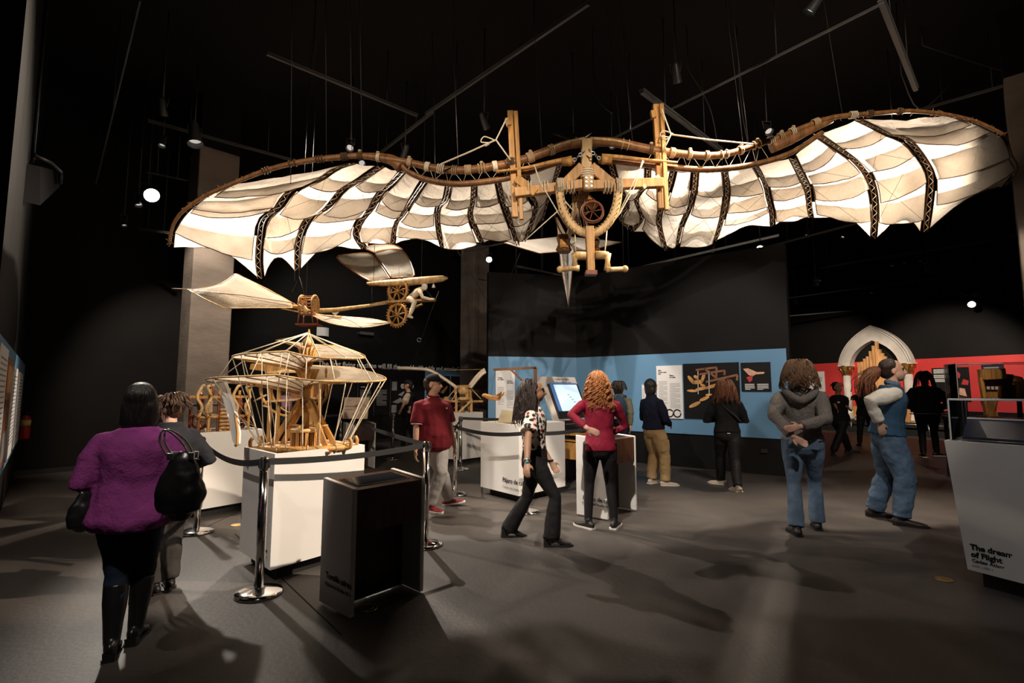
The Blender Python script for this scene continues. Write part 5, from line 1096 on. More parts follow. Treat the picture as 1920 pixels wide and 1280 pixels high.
# ================================================================== lighting tracks and gear under the ceiling
def track(a, b, Ya, Yb, label, r=.035, mat='track_metal', drops=2):
    p, q = P(*a, Ya), P(*b, Yb); mid = lerp(p, q, .5)
    t = thing('lighting_track', mid, label, 'track', 'ceiling tracks')
    part('rail', mat, t, lambda m: (m.beam(p + UP * .0, q + UP * .0, r * 1.6, r * .5), m.beam(p + V((0, 0, -r * .8)), q + V((0, 0, -r * .8)), r * 1.1, r * .5)))
    part('rail_channel', 'black_metal', t, lambda m: m.beam(p + V((0, 0, -r * .4)), q + V((0, 0, -r * .4)), r * 1.2, r * .34))
    for k in range(drops):
        c = lerp(p, q, (k + .5) / drops)
        if c.z < CEIL - .05: part('drop_rod', 'black_metal', t, lambda m: m.tube([c, V((c.x, c.y, CEIL))], .008, 5))
    return t
track((278, 225), (570, 305), 8.6, 9.6, 'long track crossing before the left concrete column')
track((500, 98), (782, 215), 6.4, 8.6, 'track sloping down over the upper left of the wing')
track((800, 212), (1104, 4), 8.6, 5.6, 'long track rising to the top edge of the picture'); track((700, 296), (812, 208), 10.2, 8.5, 'short track continuing behind the left wing spar')
track((1083, 292), (1650, 8), 9.0, 5.6, 'thin pipe track rising behind the right wooden post', r=.02); track((1203, 168), (1352, 280), 6.8, 8.8, 'pale wide track behind the right wooden post', r=.05)
track((1652, 0), (1717, 165), 5.3, 6.6, 'steep track at upper right above the wing tip', r=.045); track((1725, 205), (1915, 150), 8.6, 7.2, 'pipe track behind the right wing tip', r=.03)
track((263, 0), (180, 345), 5.4, 8.9, 'thin vertical pipe at upper left', r=.014, drops=1); track((262, 428), (322, 436), 9.2, 9.2, 'short pale track left of the left wing tip', r=.03)
track((275, 322), (352, 338), 9.0, 9.2, 'short track above the bright lamp', r=.016)
track((1180, 530), (1920, 335), 14.5, 9.5, 'long dark beam behind the right wing', mat='ceiling_black', r=.05, drops=3); track((1455, 515), (1920, 437), 15.5, 12.0, 'upper dark pipe over the red gallery', mat='ceiling_black', r=.05, drops=2)
track((1462, 560), (1895, 500), 17, 14, 'middle dark pipe over the red gallery', mat='ceiling_black', r=.05); track((1470, 592), (1855, 560), 19, 16.5, 'lower dark pipe over the red gallery', mat='ceiling_black', r=.05); track((870, 470), (960, 452), 13, 12.5, 'short dark track beside middle column', r=.03); track((970, 498), (1140, 535), 11.5, 13.5, 'dark track behind the pedals', r=.03)
track((940, 560), (1460, 440), 12.5, 10.5, 'long track above the blue partition', r=.035, drops=3)
# concrete ceiling beam catching a little light
part('beam_body', 'grey_metal', thing('ceiling_duct', P(850, 200, 12.5), 'dim slanting air duct under the dark ceiling', 'duct'), lambda m: m.beam(P(640, 300, 13.5), P(1100, 30, 8.8), .6, .35))
# loose cables hanging from the dark
for k, (l, Y, lab) in enumerate((([(1112, 130), (1118, 165), (1128, 195), (1148, 213)], 7.5, 'curling black cable hanging above the king post'), ([(1290, 130), (1330, 200), (1345, 270)], 7.5, 'left cable of two hanging over the right wing'), ([(1385, 140), (1392, 215), (1404, 276)], 7.5, 'right cable of two hanging over the right wing'), ([(1690, 140), (1725, 205), (1790, 150)], 7.0, 'cable loop near the steep upper right track'), ([(1730, 85), (1830, 118), (1905, 140)], 7.5, 'slack cable at the far upper right'))):
    q = smooth_path([P(*p, Y) for p in l], 4); t = thing('hanging_cable', q[-1], lab, 'cable', 'loose cables'); part('cord', 'black_metal', t, lambda m: m.tube([V((q[0].x, q[0].y, CEIL))] + q, .009, 5))
# dark square speaker panel above the king post
t = thing('ceiling_panel', P(1075, 257, 8.2), 'dark square panel hanging behind the king post', 'panel'); part('plate', 'grey_metal', t, lambda m: m.hexa([P(1038, 252, 7.8), P(1083, 268, 7.6), P(1110, 250, 8.4), P(1066, 238, 8.6)], [P(1038, 250, 7.8), P(1083, 266, 7.6), P(1110, 248, 8.4), P(1066, 236, 8.6)])); part('stem', 'black_metal', t, lambda m: m.tube([P(1075, 252, 8.1), V((P(1075, 252, 8.1).x, 8.1, CEIL))], .01, 5)); part('led', 'white_plastic', t, lambda m: m.ell(P(1080, 258, 7.75), (.015, .015, .015), nu=6, nv=4))
# white box lamp hanging behind the screw's tip, left wall ledge
t = thing('paper_sign', P(604, 632, 12.0), 'small white curled card on the dark wall above the aerial screw', 'card'); q = on_back(593, 613, .02); q2 = on_back(615, 631, .02); part('card', 'paper', t, lambda m: m.grid(lambda u, v: lerp(V((q.x, q.y, 0)), V((q2.x, q2.y, 0)), u) + UP * lerp(q2.z, q.z, v) + nB * (.03 + .08 * math.sin(PI * u)), 6, 3))
t = thing('wall_shelf', on_back(686, 627, .1), 'narrow grey ledge on the dark wall above the quotation', 'shelf'); q = on_back(672, 624, .05); q2 = on_back(698, 629, .05); part('ledge', 'grey_metal', t, lambda m: m.beam(q, V((q2.x, q2.y, q.z)), .15, .05)); part('ledge_lip', 'track_metal', t, lambda m: m.beam(q + nB * .08, V((q2.x, q2.y, q.z)) + nB * .08, .01, .08))
# dark bulky housing on the left wall top
t = thing('wall_housing', P(60, 350, 5.5), 'dark boxy housing with pale rim high on the left wall', 'housing'); part('box', 'ceiling_black', t, lambda m: m.hexa([P(20, 372, 5.2), P(75, 385, 5.6), P(112, 350, 6.4), P(70, 330, 6.6)], [P(20, 300, 5.2), P(75, 312, 5.6), P(112, 322, 6.4), P(70, 300, 6.6)])); part('rim', 'black_metal', t, lambda m: m.tube([P(62, 290, 5.6), P(95, 305, 5.9), P(113, 322, 6.3), P(113, 345, 6.3)], .025, 6)); part('stay', 'black_metal', t, lambda m: m.tube([P(60, 305, 5.7), V((P(60, 305, 5.7).x, 5.7, CEIL))], .02, 6))
# ================================================================== visitors
for nm, c in (('skin_fair', (.52, .30, .20)), ('skin_tan', (.42, .22, .13)), ('skin_brown', (.33, .175, .105)), ('skin_pink', (.56, .32, .24))): spec(nm, c, .5, var=.08, vscale=14)
def fabric(n, c, rough=.85, var=.12, vs=7, bump=.35, bs=18, **k): spec(n, c, rough, spec=.15, var=var, vscale=vs, bump=bump, bscale=bs, **k)
fabric('purple_knit', (.27, .05, .22), bs=60); fabric('maroon_pique', (.15, .014, .022)); fabric('trim_white', (.75, .72, .70)); fabric('grey_chino', (.36, .34, .33)); fabric('black_cloth', (.010, .010, .011)); fabric('black_denim', (.014, .013, .014), rough=.6); fabric('navy_denim', (.018, .028, .05)); fabric('jeans', (.095, .15, .235), vs=3, var=.3); fabric('wash_jeans', (.11, .16, .24), vs=3, var=.35)
fabric('red_jersey', (.22, .013, .032), rough=.6, bs=9); fabric('navy_fleece', (.012, .016, .035)); fabric('khaki', (.50, .34, .17), bs=12); fabric('heather', (.17, .15, .14), vs=90, var=.35, bs=70); fabric('white_shirt', (.72, .69, .64), bs=10); fabric('blue_vest', (.035, .085, .15)); fabric('olive', (.10, .09, .06)); fabric('dark_fleece', (.02, .021, .026)); fabric('pink_tee', (.62, .36, .50)); fabric('blue_legs', (.07, .08, .20)); fabric('taupe', (.045, .04, .036)); fabric('tan_sleeve', (.45, .36, .27))
spec('boot_leather', (.012, .011, .012), .3, spec=.6); spec('red_canvas', (.20, .014, .02), .7); spec('sole_white', (.72, .68, .62), .6); spec('beige_shoe', (.62, .52, .42), .6, var=.15, vscale=20); spec('black_shoe', (.012, .011, .011), .5); spec('brown_shoe', (.03, .018, .014), .6)
spec('lip', (.36, .10, .09), .4); spec('eye_dark', (.012, .01, .01), .2); spec('hair_grey_beard', (.20, .16, .13), .7)
for nm, c in (('hair_black', (.010, .008, .008)), ('hair_dark', (.022, .012, .009)), ('hair_brown', (.075, .038, .020)), ('hair_auburn', (.15, .05, .02)), ('hair_light', (.15, .075, .035)), ('hair_copper', (.42, .16, .05))): spec(nm, c, .42, spec=.5, var=.4, vscale=70, stretch=(1, 1, .1), bump=.6, bscale=110)
def blouse(n):
    m = principled(n, (.70, .64, .58), .8, spec=.15, bump=.3, bscale=16); nt = m.node_tree; b = nt.nodes['Principled BSDF']
    tc = nt.nodes.new('ShaderNodeTexCoord'); v = nt.nodes.new('ShaderNodeTexVoronoi'); v.inputs['Scale'].default_value = 24; v.inputs['Randomness'].default_value = .9
    ns = nt.nodes.new('ShaderNodeTexNoise'); ns.inputs['Scale'].default_value = 30; ad = nt.nodes.new('ShaderNodeMath'); ad.operation = 'MULTIPLY_ADD'; ad.inputs[1].default_value = .5
    nt.links.new(tc.outputs['Object'], v.inputs['Vector']); nt.links.new(tc.outputs['Object'], ns.inputs['Vector']); nt.links.new(ns.outputs['Fac'], ad.inputs[0]); nt.links.new(v.outputs['Distance'], ad.inputs[2])
    r = nt.nodes.new('ShaderNodeValToRGB'); r.color_ramp.interpolation = 'CONSTANT'; r.color_ramp.elements[0].color = (0, 0, 0, 1); r.color_ramp.elements[1].color = (1, 1, 1, 1); r.color_ramp.elements[1].position = .70
    c2 = nt.nodes.new('ShaderNodeValToRGB'); c2.color_ramp.interpolation = 'CONSTANT'; c2.color_ramp.elements[0].color = (.03, .025, .02, 1); c2.color_ramp.elements[1].color = (.30, .03, .02, 1); c2.color_ramp.elements[1].position = .72
    mx = nt.nodes.new('ShaderNodeMix'); mx.data_type = 'RGBA'; mx.inputs[7].default_value = (.72, .65, .58, 1)
    nt.links.new(ad.outputs[0], r.inputs[0]); nt.links.new(v.outputs['Color'], c2.inputs[0]); nt.links.new(r.outputs[0], mx.inputs[0]); nt.links.new(c2.outputs[0], mx.inputs[6]); nt.links.new(mx.outputs[2], b.inputs['Base Color']); return m
SPEC['floral'] = blouse
TX = bpy.data.textures.new('fold_texture', 'CLOUDS'); TX.noise_scale = .11; TX.noise_depth = 2
TX2 = bpy.data.textures.new('soft_texture', 'CLOUDS'); TX2.noise_scale = .06
def soften(o, voxel=.012, it=5, disp=0.0, tex=None):
    r = o.modifiers.new('remesh', 'REMESH'); r.mode = 'VOXEL'; r.voxel_size = voxel; r.use_smooth_shade = True
    if it: s = o.modifiers.new('smooth', 'SMOOTH'); s.factor = .5; s.iterations = it
    if disp: d = o.modifiers.new('folds', 'DISPLACE'); d.texture = tex or TX; d.strength = disp; d.mid_level = .5; d.texture_coords = 'LOCAL'
    return o
def ik(a, b, l1, l2, pole):
    d = b - a; L = d.length
    if L > (l1 + l2) * .999: b = a + d * ((l1 + l2) * .999 / L); d = b - a; L = d.length
    x = (l1 * l1 - l2 * l2 + L * L) / (2 * L); h = math.sqrt(max(0, l1 * l1 - x * x)); t = d / L
    p = V(pole) - t * t.dot(V(pole)); p = p.normalized() if p.length > 1e-4 else V((0, 0, 1))
    return a + t * x + p * h, b
def hand(m, w, d, side, back, curl=.5, s=1.0):
    """palm plus five fingers; w wrist, d along the hand, side towards the thumb, back = back of the hand"""
    d = V(d).normalized(); side = (V(side) - d * d.dot(V(side))).normalized(); n = d.cross(side).normalized()
    if n.dot(V(back)) < 0: n = -n
    s *= .92
    m.loft([w - d * .01, w + d * .03 * s, w + d * .075 * s, w + d * .095 * s], [(.024 * s, .019 * s), (.034 * s, .017 * s), (.041 * s, .015 * s), (.038 * s, .012 * s)], side, 10, round_cap=True)
    for k, (o, ln) in enumerate(((.029, .070), (.010, .080), (-.010, .074), (-.029, .058))):
        b = w + d * .088 * s + side * o * s; f1 = (d + side * o * 2.2 - n * curl * .45).normalized(); f2 = (d - n * curl * 1.2).normalized(); f3 = (d * .6 - n * curl * 1.8).normalized()
        p1 = b + f1 * ln * .45 * s; p2 = p1 + f2 * ln * .32 * s; p3 = p2 + f3 * ln * .25 * s
        m.loft([b - d * .01, b, p1, p2, p3], [r * s for r in (.0105, .0105, .0095, .0088, .0075)], n, 8, round_cap=True)
    b = w + d * .025 * s + side * .026 * s; t1 = (d * .65 + side * .75 - n * .25).normalized(); p1 = b + t1 * .038 * s; p2 = p1 + (d * .9 + side * .25 - n * .4 * curl).normalized() * .03 * s
    m.loft([b - t1 * .012, b, p1, p2], [r * s for r in (.014, .0135, .011, .0085)], n, 8, round_cap=True)
    return n
class Person:
    def __init__(s, label, feet, H, face, lean=0.0, hips=None, look=None, nod=0.0, girth=1.0, skin='skin_fair', hands=None, elbows=None, voxel=.0075, sway=0.0, toes=None, tilt=0.0, shoulder=1.0, knee=None, lift=(0, 0), hipw=1.0):
        s.H = H; s.th = math.radians(face); s.f = V((math.sin(s.th), math.cos(s.th), 0)); s.r = V((math.cos(s.th), -math.sin(s.th), 0)); s.girth = girth; s.skin = skin; s.voxel = voxel
        fl, fr = [G(*p) if len(p) == 2 else V(p) for p in feet]
        s.base = (V((fl.x, fl.y, 0)) + V((fr.x, fr.y, 0))) / 2
        if hips is not None: s.base.x = P(hips, 830, s.base.y).x
        s.lf = math.radians(lean)
        hz = .525 * H; s.foot = []
        for i, ft in enumerate((fl, fr)): s.foot.append(V((ft.x, ft.y, .045 * H + lift[i])))
        s.hipc = s.base + UP * hz
        hj = [s.hipc - s.r * .052 * H * hipw, s.hipc + s.r * .052 * H * hipw]
        for i in (0, 1):
            hor = (V((hj[i].x, hj[i].y, 0)) - V((s.foot[i].x, s.foot[i].y, 0))).length; mz = s.foot[i].z + math.sqrt(max(.01, (.476 * H) ** 2 - hor * hor)); hz = min(hz, mz)
        s.hipc.z = hz; s.hip = [V((p.x, p.y, hz)) for p in hj]
        kp = [s.f, s.f] if knee is None else [V(k) for k in knee]
        s.knee = []; s.ank = []
        for i in (0, 1): k, a = ik(s.hip[i], s.foot[i], .246 * H, .236 * H, kp[i]); s.knee.append(k); s.ank.append(a)
        s.u = (UP * math.cos(s.lf) + s.f * math.sin(s.lf) + s.r * sway).normalized(); s.fb = s.r.cross(s.u) * -1
        if s.fb.dot(s.f) < 0: s.fb = -s.fb
        s.T = lambda x, y, z: s.hipc + s.r * (x * H) + s.fb * (y * H) + s.u * ((z - .525) * H)
        s.sh = [s.T(-.102 * shoulder, 0, .786), s.T(.102 * shoulder, 0, .786)]
        s.neck = s.T(0, .0, .84); lk = math.radians(look if look is not None else face)
        hf = V((math.sin(lk), math.cos(lk), 0)); nd = math.radians(nod); hu = (UP * math.cos(nd) + hf * math.sin(nd) + s.r * tilt).normalized(); hr_ = hf.cross(hu).normalized(); hf = hu.cross(hr_).normalized()
        s.hf, s.hu, s.hr = hf, hu, hr_; s.head = s.T(0, .012, .865) + hu * .068 * H
        s.el = []; s.wr = []; hands = hands or [None, None]; elbows = elbows or [None, None]
        for i in (0, 1):
            sg = -1 if i == 0 else 1
            tgt = s.T(*hands[i]) if isinstance(hands[i], tuple) else (V(hands[i]) if hands[i] is not None else s.T(sg * .145, .02, .47))
            pole = (s.r * elbows[i][0] + s.f * elbows[i][1] + UP * elbows[i][2]) if isinstance(elbows[i], tuple) else V(elbows[i]) if elbows[i] is not None else (-s.f * .8 + s.r * sg * .5)
            e, w_ = ik(s.sh[i], tgt, .172 * H, .150 * H, pole); s.el.append(e); s.wr.append(w_)
        s.toes = [V((math.sin(math.radians(a)), math.cos(math.radians(a)), 0)) for a in (toes or (face - 8, face + 8))]
        s.label = label; s.obj = None
    def ax(s): return (s.hr, s.hf, s.hu)
    def hp(s, x, y, z): return s.head + s.hr * (x * s.H) + s.hf * (y * s.H) + s.hu * (z * s.H)
    TOR = ((.455, .060, .055), (.49, .094, .068), (.53, .098, .068), (.58, .086, .060), (.63, .080, .056), (.69, .088, .062), (.75, .098, .064), (.785, .090, .056), (.812, .064, .045), (.835, .040, .036), (.86, .034, .034))
    def torso(s, m, z0, z1, add, belly=0.0, hem=0.0):
        p = []; r = []
        tb = s.TOR
        for i in range(len(tb)):
            z = tb[i][0]
            if z < z0 - .001 or z > z1 + .001: continue
            g = s.girth if z < .80 else 1 + (s.girth - 1) * .3
            e = hem * max(0, (.62 - z) / .16) if z < .62 else 0
            b = belly * math.exp(-((z - .60) / .08) ** 2)
            p.append(s.T(0, b * .5, z)); r.append(((tb[i][1]) * s.H * g + add + e, tb[i][2] * s.H * (g + (g - 1) * .6) + add + e * .8 + b * .5 * s.H))
        m.loft(p, r, s.r, 16)
    def body(s, cat='person', arms=True, curl=(.5, .5), thumb=None, hand_dir=None, group=None, face=True):
        H = s.H; m = MB(); k = s.girth
        s.torso(m, .455, .86, -.012)
        for i in (0, 1):
            sg = -1 if i == 0 else 1
            m.loft([s.sh[i], lerp(s.sh[i], s.el[i], .5), s.el[i], lerp(s.el[i], s.wr[i], .3), s.wr[i]], [.024 * H, .025 * H * (.7 + .3 * k), .022 * H, .0225 * H, .0155 * H], None, 10, round_cap=True)
            m.loft([s.hip[i], lerp(s.hip[i], s.knee[i], .5), s.knee[i], lerp(s.knee[i], s.ank[i], .3), s.ank[i]], [.044 * H, .037 * H, .026 * H, .025 * H, .017 * H], None, 10, round_cap=True)
            dr = (s.wr[i] - s.el[i]).normalized() if hand_dir is None or hand_dir[i] is None else V(hand_dir[i])
            th_ = (s.f if thumb is None or thumb[i] is None else V(thumb[i])); bk = s.r * sg
            hand(m, s.wr[i], dr, th_, bk, curl[i], H / 1.72)
        ax = s.ax(); m.loft([s.T(0, 0, .82), s.head - s.hu * .045 * H], [.034 * H, .032 * H], s.r, 10)
        m.ell(s.hp(0, -.008, .012), (.045 * H, .056 * H, .053 * H), ax, 18, 12); m.ell(s.hp(0, .012, -.022), (.037 * H, .044 * H, .046 * H), ax, 16, 10); m.ell(s.hp(0, .026, -.05), (.021 * H, .022 * H, .016 * H), ax, 10, 7)
        if face:
            m.loft([s.hp(0, .046, .012), s.hp(0, .058, -.006), s.hp(0, .064, -.017), s.hp(0, .050, -.022)], [.007 * H, .009 * H, .0115 * H, .008 * H], s.hr, 8)
            m.ell(s.hp(0, .044, .017), (.030 * H, .010 * H, .007 * H), ax, 10, 6); m.ell(s.hp(0, .050, -.034), (.015 * H, .007 * H, .006 * H), ax, 8, 6)
        for sg in (-1, 1): m.ell(s.hp(sg * .046, -.006, -.010), (.006 * H, .013 * H, .018 * H), ax, 8, 6)
        o = m.build('person', s.skin, loc=s.base, label=s.label, cat=cat, group=group); soften(o, s.voxel, 3); s.obj = o
        if face:
            for sg in (-1, 1):
                part('eye', 'eye_dark', o, lambda m: m.ell(s.hp(sg * .019, .0475, .003), (.0075 * H, .004 * H, .0038 * H), ax, 8, 6)); part('eyebrow', 'hair_dark', o, lambda m: m.ell(s.hp(sg * .020, .0505, .017), (.012 * H, .004 * H, .0025 * H), ax, 8, 5))
            part('mouth', 'lip', o, lambda m: m.ell(s.hp(0, .0535, -.0345), (.013 * H, .005 * H, .0035 * H), ax, 8, 6))
        return o
    def top(s, name, mat, hem=.47, neck=.835, add=.012, sleeve=1.0, belly=0.0, flare=0.0, cuff=.0, fold=.022, sl=1.0, vox=.012):
        H = s.H; m = MB(); s.torso(m, hem, neck, add, belly, flare)
        if sleeve > 0:
            for i in (0, 1):
                P0, P1, P2 = s.sh[i], s.el[i], s.wr[i]
                path = [lerp(P0, s.T(0, 0, .80), .3), P0, lerp(P0, P1, .45)]; r = [.036 * H, .037 * H * (.6 + .4 * sl), .034 * H * sl * (.7 + .3 * s.girth)]
                if sleeve <= .5: path.append(lerp(P0, P1, sleeve * 2)); r.append(.035 * H * sl * (.7 + .3 * s.girth) + cuff)
                else:
                    e = lerp(P1, P2, min(1, (sleeve - .5) * 2)); path += [P1, lerp(P1, e, .5), e]; r += [.029 * H * sl, .026 * H * sl, .0205 * H * sl + cuff]
                m.loft(path, r, None, 12, round_cap=False)
        o = m.build(name, mat, s.obj); return soften(o, vox, 6, fold)
    def legs(s, name, mat, waist=.60, end=1.0, w=(1, 1, 1), add=.010, fold=.02, vox=.012):
        H = s.H; m = MB(); s.torso(m, .455, waist, add)
        for i in (0, 1):
            a, k, e = s.hip[i], s.knee[i], lerp(s.knee[i], s.ank[i], end); gg = .6 + .4 * s.girth
            m.loft([a + s.u * .02 * H, lerp(a, k, .35), lerp(a, k, .7), k, lerp(k, e, .35), lerp(k, e, .75), e], [.060 * H * gg, .054 * H * w[0] * gg, .045 * H * lerp(w[0], w[1], .6), .038 * H * w[1], .037 * H * lerp(w[1], w[2], .4), .034 * H * lerp(w[1], w[2], .8), .032 * H * w[2]], s.r, 14)
        o = m.build(name, mat, s.obj); return soften(o, vox, 6, fold)
    def shoes(s, mat, sole='black_shoe', ln=.152, wide=1.0, heel=0.0, kind='shoe', pitch=(0, 0), boot=0.0, toe_h=1.0):
        H = s.H
        for i in (0, 1):
            d = s.toes[i]; pt = math.radians(pitch[i]); dd = (d * math.cos(pt) + UP * math.sin(pt)); uu = (UP * math.cos(pt) - d * math.sin(pt)); sd = d.cross(UP)
            a = s.ank[i]; g = V((a.x, a.y, a.z - .045 * H)); 
            q = lambda x, z: g + dd * (x * H) + uu * (z * H)
            m = MB(); m.loft([q(-.036, .028 + heel), q(-.03, .024 + heel), q(.01, .022 + heel), q(.05, .017 + heel * .4), q(.085, .0145), q(ln - .042, .012)], [(.014 * H * wide, .020 * H), (.021 * H * wide, .024 * H), (.022 * H * wide, .022 * H), (.025 * H * wide, .0165 * H), (.026 * H * wide, .0135 * H * toe_h), (.016 * H * wide, .010 * H)], sd, 12, round_cap=True)
            m.loft([q(-.005, .02), q(-.004, .05), a + UP * (.018 * H if not boot else .02 * H)], [.023 * H, .024 * H, .024 * H], sd, 12)
            if boot: m.loft([a, lerp(a, s.knee[i], .3), lerp(a, s.knee[i], .6), lerp(a, s.knee[i], boot)], [.026 * H, .032 * H, .040 * H, .041 * H], sd, 14)
            o = m.build('boot' if boot else kind, mat, s.obj); soften(o, .009, 3)
            m = MB(); pts = [(-.046, .018), (-.03, .024), (.02, .023), (.055, .028), (.09, .028), (ln - .04, .020), (ln - .024, .008)]
            ol = [g + dd * (x * H) + sd * (y * H * wide) for x, y in pts] + [g + dd * (x * H) - sd * (y * H * wide) for x, y in reversed(pts)]
            m.prism(ol, uu * (.0105 * H)); so = m.build('sole', sole, o)
            if heel: part('heel', sole, o, lambda m: m.hexa([q(-.044, 0) - sd * .018 * H, q(-.044, 0) + sd * .018 * H, q(-.008, 0) + sd * .018 * H, q(-.008, 0) - sd * .018 * H], [q(-.046, heel + .012) - sd * .019 * H, q(-.046, heel + .012) + sd * .019 * H, q(.0, heel + .012) + sd * .019 * H, q(.0, heel + .012) - sd * .019 * H]))
    def hair(s, mat, kind='short', length=.10, n=90, wave=.012, curl=0.0, r=.0065, seed=1, spread=1.0, back=.0, fringe=True, part_x=0.0, big=1.0, wrap=2.35):
        """cap of hair plus strands that run over the skull and then fall"""
        H = s.H; ax = s.ax(); m = MB(); rnd = random.Random(seed)
        m.ell(s.hp(0, -.024, .018), (.050 * H * big, .055 * H * big, .055 * H * big), ax, 18, 12); m.ell(s.hp(0, -.030, -.008), (.046 * H * big, .046 * H * big, .050 * H), ax, 16, 10)
        if kind == 'bob': m.loft([s.hp(0, -.02, .03), s.hp(0, -.028, -.02), s.hp(0, -.028, -length)], [(.05 * H, .055 * H), (.057 * H * spread, .050 * H), (.056 * H * spread, .042 * H)], s.hr, 16, round_cap=True)
        o = m.build('hair', mat, s.obj); soften(o, .010, 4, .012, TX2)
        m = MB()
        for k in range(n):
            th = rnd.uniform(-1, 1) * wrap; ph = rnd.uniform(.05, 1.25)       # around from the back, up from the ears
            d = s.hr * (math.sin(th) * math.cos(ph)) - s.hf * (math.cos(th) * math.cos(ph)) + s.hu * math.sin(ph)
            c = s.hp(0, -.014, .006); p = c + V((d.dot(s.hr) * 1, 0, 0)) * 0 + s.hr * (d.dot(s.hr) * .051 * H * big) + s.hf * (d.dot(s.hf) * .061 * H * big) + s.hu * (d.dot(s.hu) * .060 * H * big)
            out = (s.hr * d.dot(s.hr) - s.hf * max(.15, -d.dot(s.hf))).normalized(); pts = [p]; L = length * H * rnd.uniform(.55, 1.12); st = .012 if curl else .026; acc = 0; ph0 = int((th + 4) * (6 if curl else 3.5)) * 2.3 + rnd.uniform(-.35, .35); side = out.cross(UP)
            vel = (d * .5 - s.hu * .1).normalized()
            while acc < L + (p - c).dot(UP) * 1.0 and len(pts) < 90:
                vel = (vel * .62 + V((0, 0, -1)) * .38 + out * .05 * spread).normalized(); q = pts[-1] + vel * st
                w = q - c; lx, ly, lz = w.dot(s.hr) / (.052 * H * big), w.dot(s.hf) / (.063 * H * big), w.dot(s.hu) / (.064 * H * big); e = lx * lx + ly * ly + lz * lz
                if e < 1: e = math.sqrt(max(e, .05)); q = c + w / e; vel = (q - pts[-1]).normalized()
                if q.z < s.sh[0].z + .03:                          # rest on the back and shoulders
                    lb = (q - s.T(0, 0, .75)); y = lb.dot(s.fb); lim = -(.068 * H * s.girth + .012 + back)
                    if -.02 > y > lim: q = q + s.fb * (lim - y) * .5
                acc += st; pts.append(q)
            if len(pts) > 3:
                N = len(pts); pp = []
                for i, q in enumerate(pts):
                    g = i / N; fr = (i * st) * (2 * PI / (.075 if curl else .13)) + ph0
                    pp.append(q + side * (math.sin(fr) * (curl if curl else wave) * min(1, g * 2)) + out * (math.cos(fr) * curl * min(1, g * 2)))
                m.loft(pp, [r * (1 - .65 * (i / N) ** 2) for i in range(N)], None, 4, True)
        if m.f: part_o = m.build('hair_strands', mat, o, fix=False, kind='stuff')
        return o
    def cap(s, mat, brim=True):
        H = s.H; m = MB(); ax = s.ax(); c = s.hp(0, -.008, .022)
        m.loft([c, s.hp(0, -.008, .045), s.hp(0, -.010, .068), s.hp(0, -.012, .078)], [(.052 * H, .063 * H), (.050 * H, .060 * H), (.036 * H, .044 * H), (.010 * H, .012 * H)], s.hr, 20, round_cap=False); o = m.build('cap', mat, s.obj)
        if brim: part('brim', mat, o, lambda m: m.prism([s.hp(x, y, .024 - .10 * x * x * 30 * .12 - .1 * max(0, y - .05)) for x, y in ((-.046, .02), (-.047, .05), (-.038, .083), (-.018, .098), (.018, .098), (.038, .083), (.047, .05), (.046, .02))], s.hu * .006))
        return o
def H_(px, py, Y): return P(px, py, Y)
# 1 --- woman in purple with tall boots and handbags
p = Person('woman in purple sweater and tall black boots walking away with handbags', [(207, 1232), (252, 1203)], 1.54, -22, lean=2, girth=1.22, look=-26, hands=[(-.12, .10, .585), (.12, .10, .60)], elbows=[(-.5, -.9, -.6), (.5, -.9, -.6)], shoulder=1.02, toes=(-30, -18), voxel=.009)
p.body(face=False, thumb=(V((1, 0, 0)), V((-1, 0, 0)))); p.legs('jeans', 'navy_denim', waist=.60, end=.62, w=(1.05, 1.05, 1.1)); p.shoes('boot_leather', 'black_shoe', boot=.86, heel=.02)
p.top('sweater', 'purple_knit', hem=.455, neck=.835, add=.030, sleeve=.93, flare=.05, sl=1.32, fold=.03); p.hair('hair_black', 'bob', length=.082, n=0, spread=1.16, big=1.12); W1 = p
def handbag(name, c, w_, h_, d_, axr, label, top_, mat='boot_leather', handles=True, slouch=.3):
    axr = V(axr).normalized(); n = axr.cross(UP); t = thing(name, c - UP * h_ / 2, label, 'handbag')
    def f(m): m.loft([c + UP * (h_ * z) for z in (-.5, -.46, -.2, .15, .42, .5)], [(w_ * .30, d_ * .3), (w_ * .45, d_ * .48), (w_ * .52, d_ * .5), (w_ * .42, d_ * .4), (w_ * .24, d_ * .22), (w_ * .2, d_ * .12)], axr, 14, round_cap=True)
    o = part('bag_body', mat, t, f); soften(o, .012, 3, .03)
    if handles:
        for s in (-1, 1):
            a = c + UP * h_ * .42 + n * s * .03 - axr * .05; b = c + UP * h_ * .42 + n * s * .03 + axr * .05
            hd = part('handle', mat, t, lambda m: m.loft(smooth_path([a, lerp(a, top_, .6) + n * s * .02 - axr * .03, top_ + n * s * .02, lerp(b, top_, .6) + n * s * .02 + axr * .03, b]), [(.012, .004)] * 17, n, 6)); part('ring', 'steel', hd, lambda m: m.box(b + UP * .015, (.026, .012, .035), (axr, n, UP))); part('ring', 'steel', hd, lambda m: m.box(a + UP * .015, (.026, .012, .035), (axr, n, UP)))
    return t
handbag('handbag', H_(340, 905, 2.72), .235, .30, .16, (1, .25, 0), 'black slouchy leather handbag on shoulder of woman in purple', H_(312, 805, 2.80))
handbag('handbag', H_(158, 955, 2.95), .16, .20, .10, (.5, 1, 0), 'black bag half hidden at left hip of woman in purple', H_(165, 910, 3.0), handles=False)
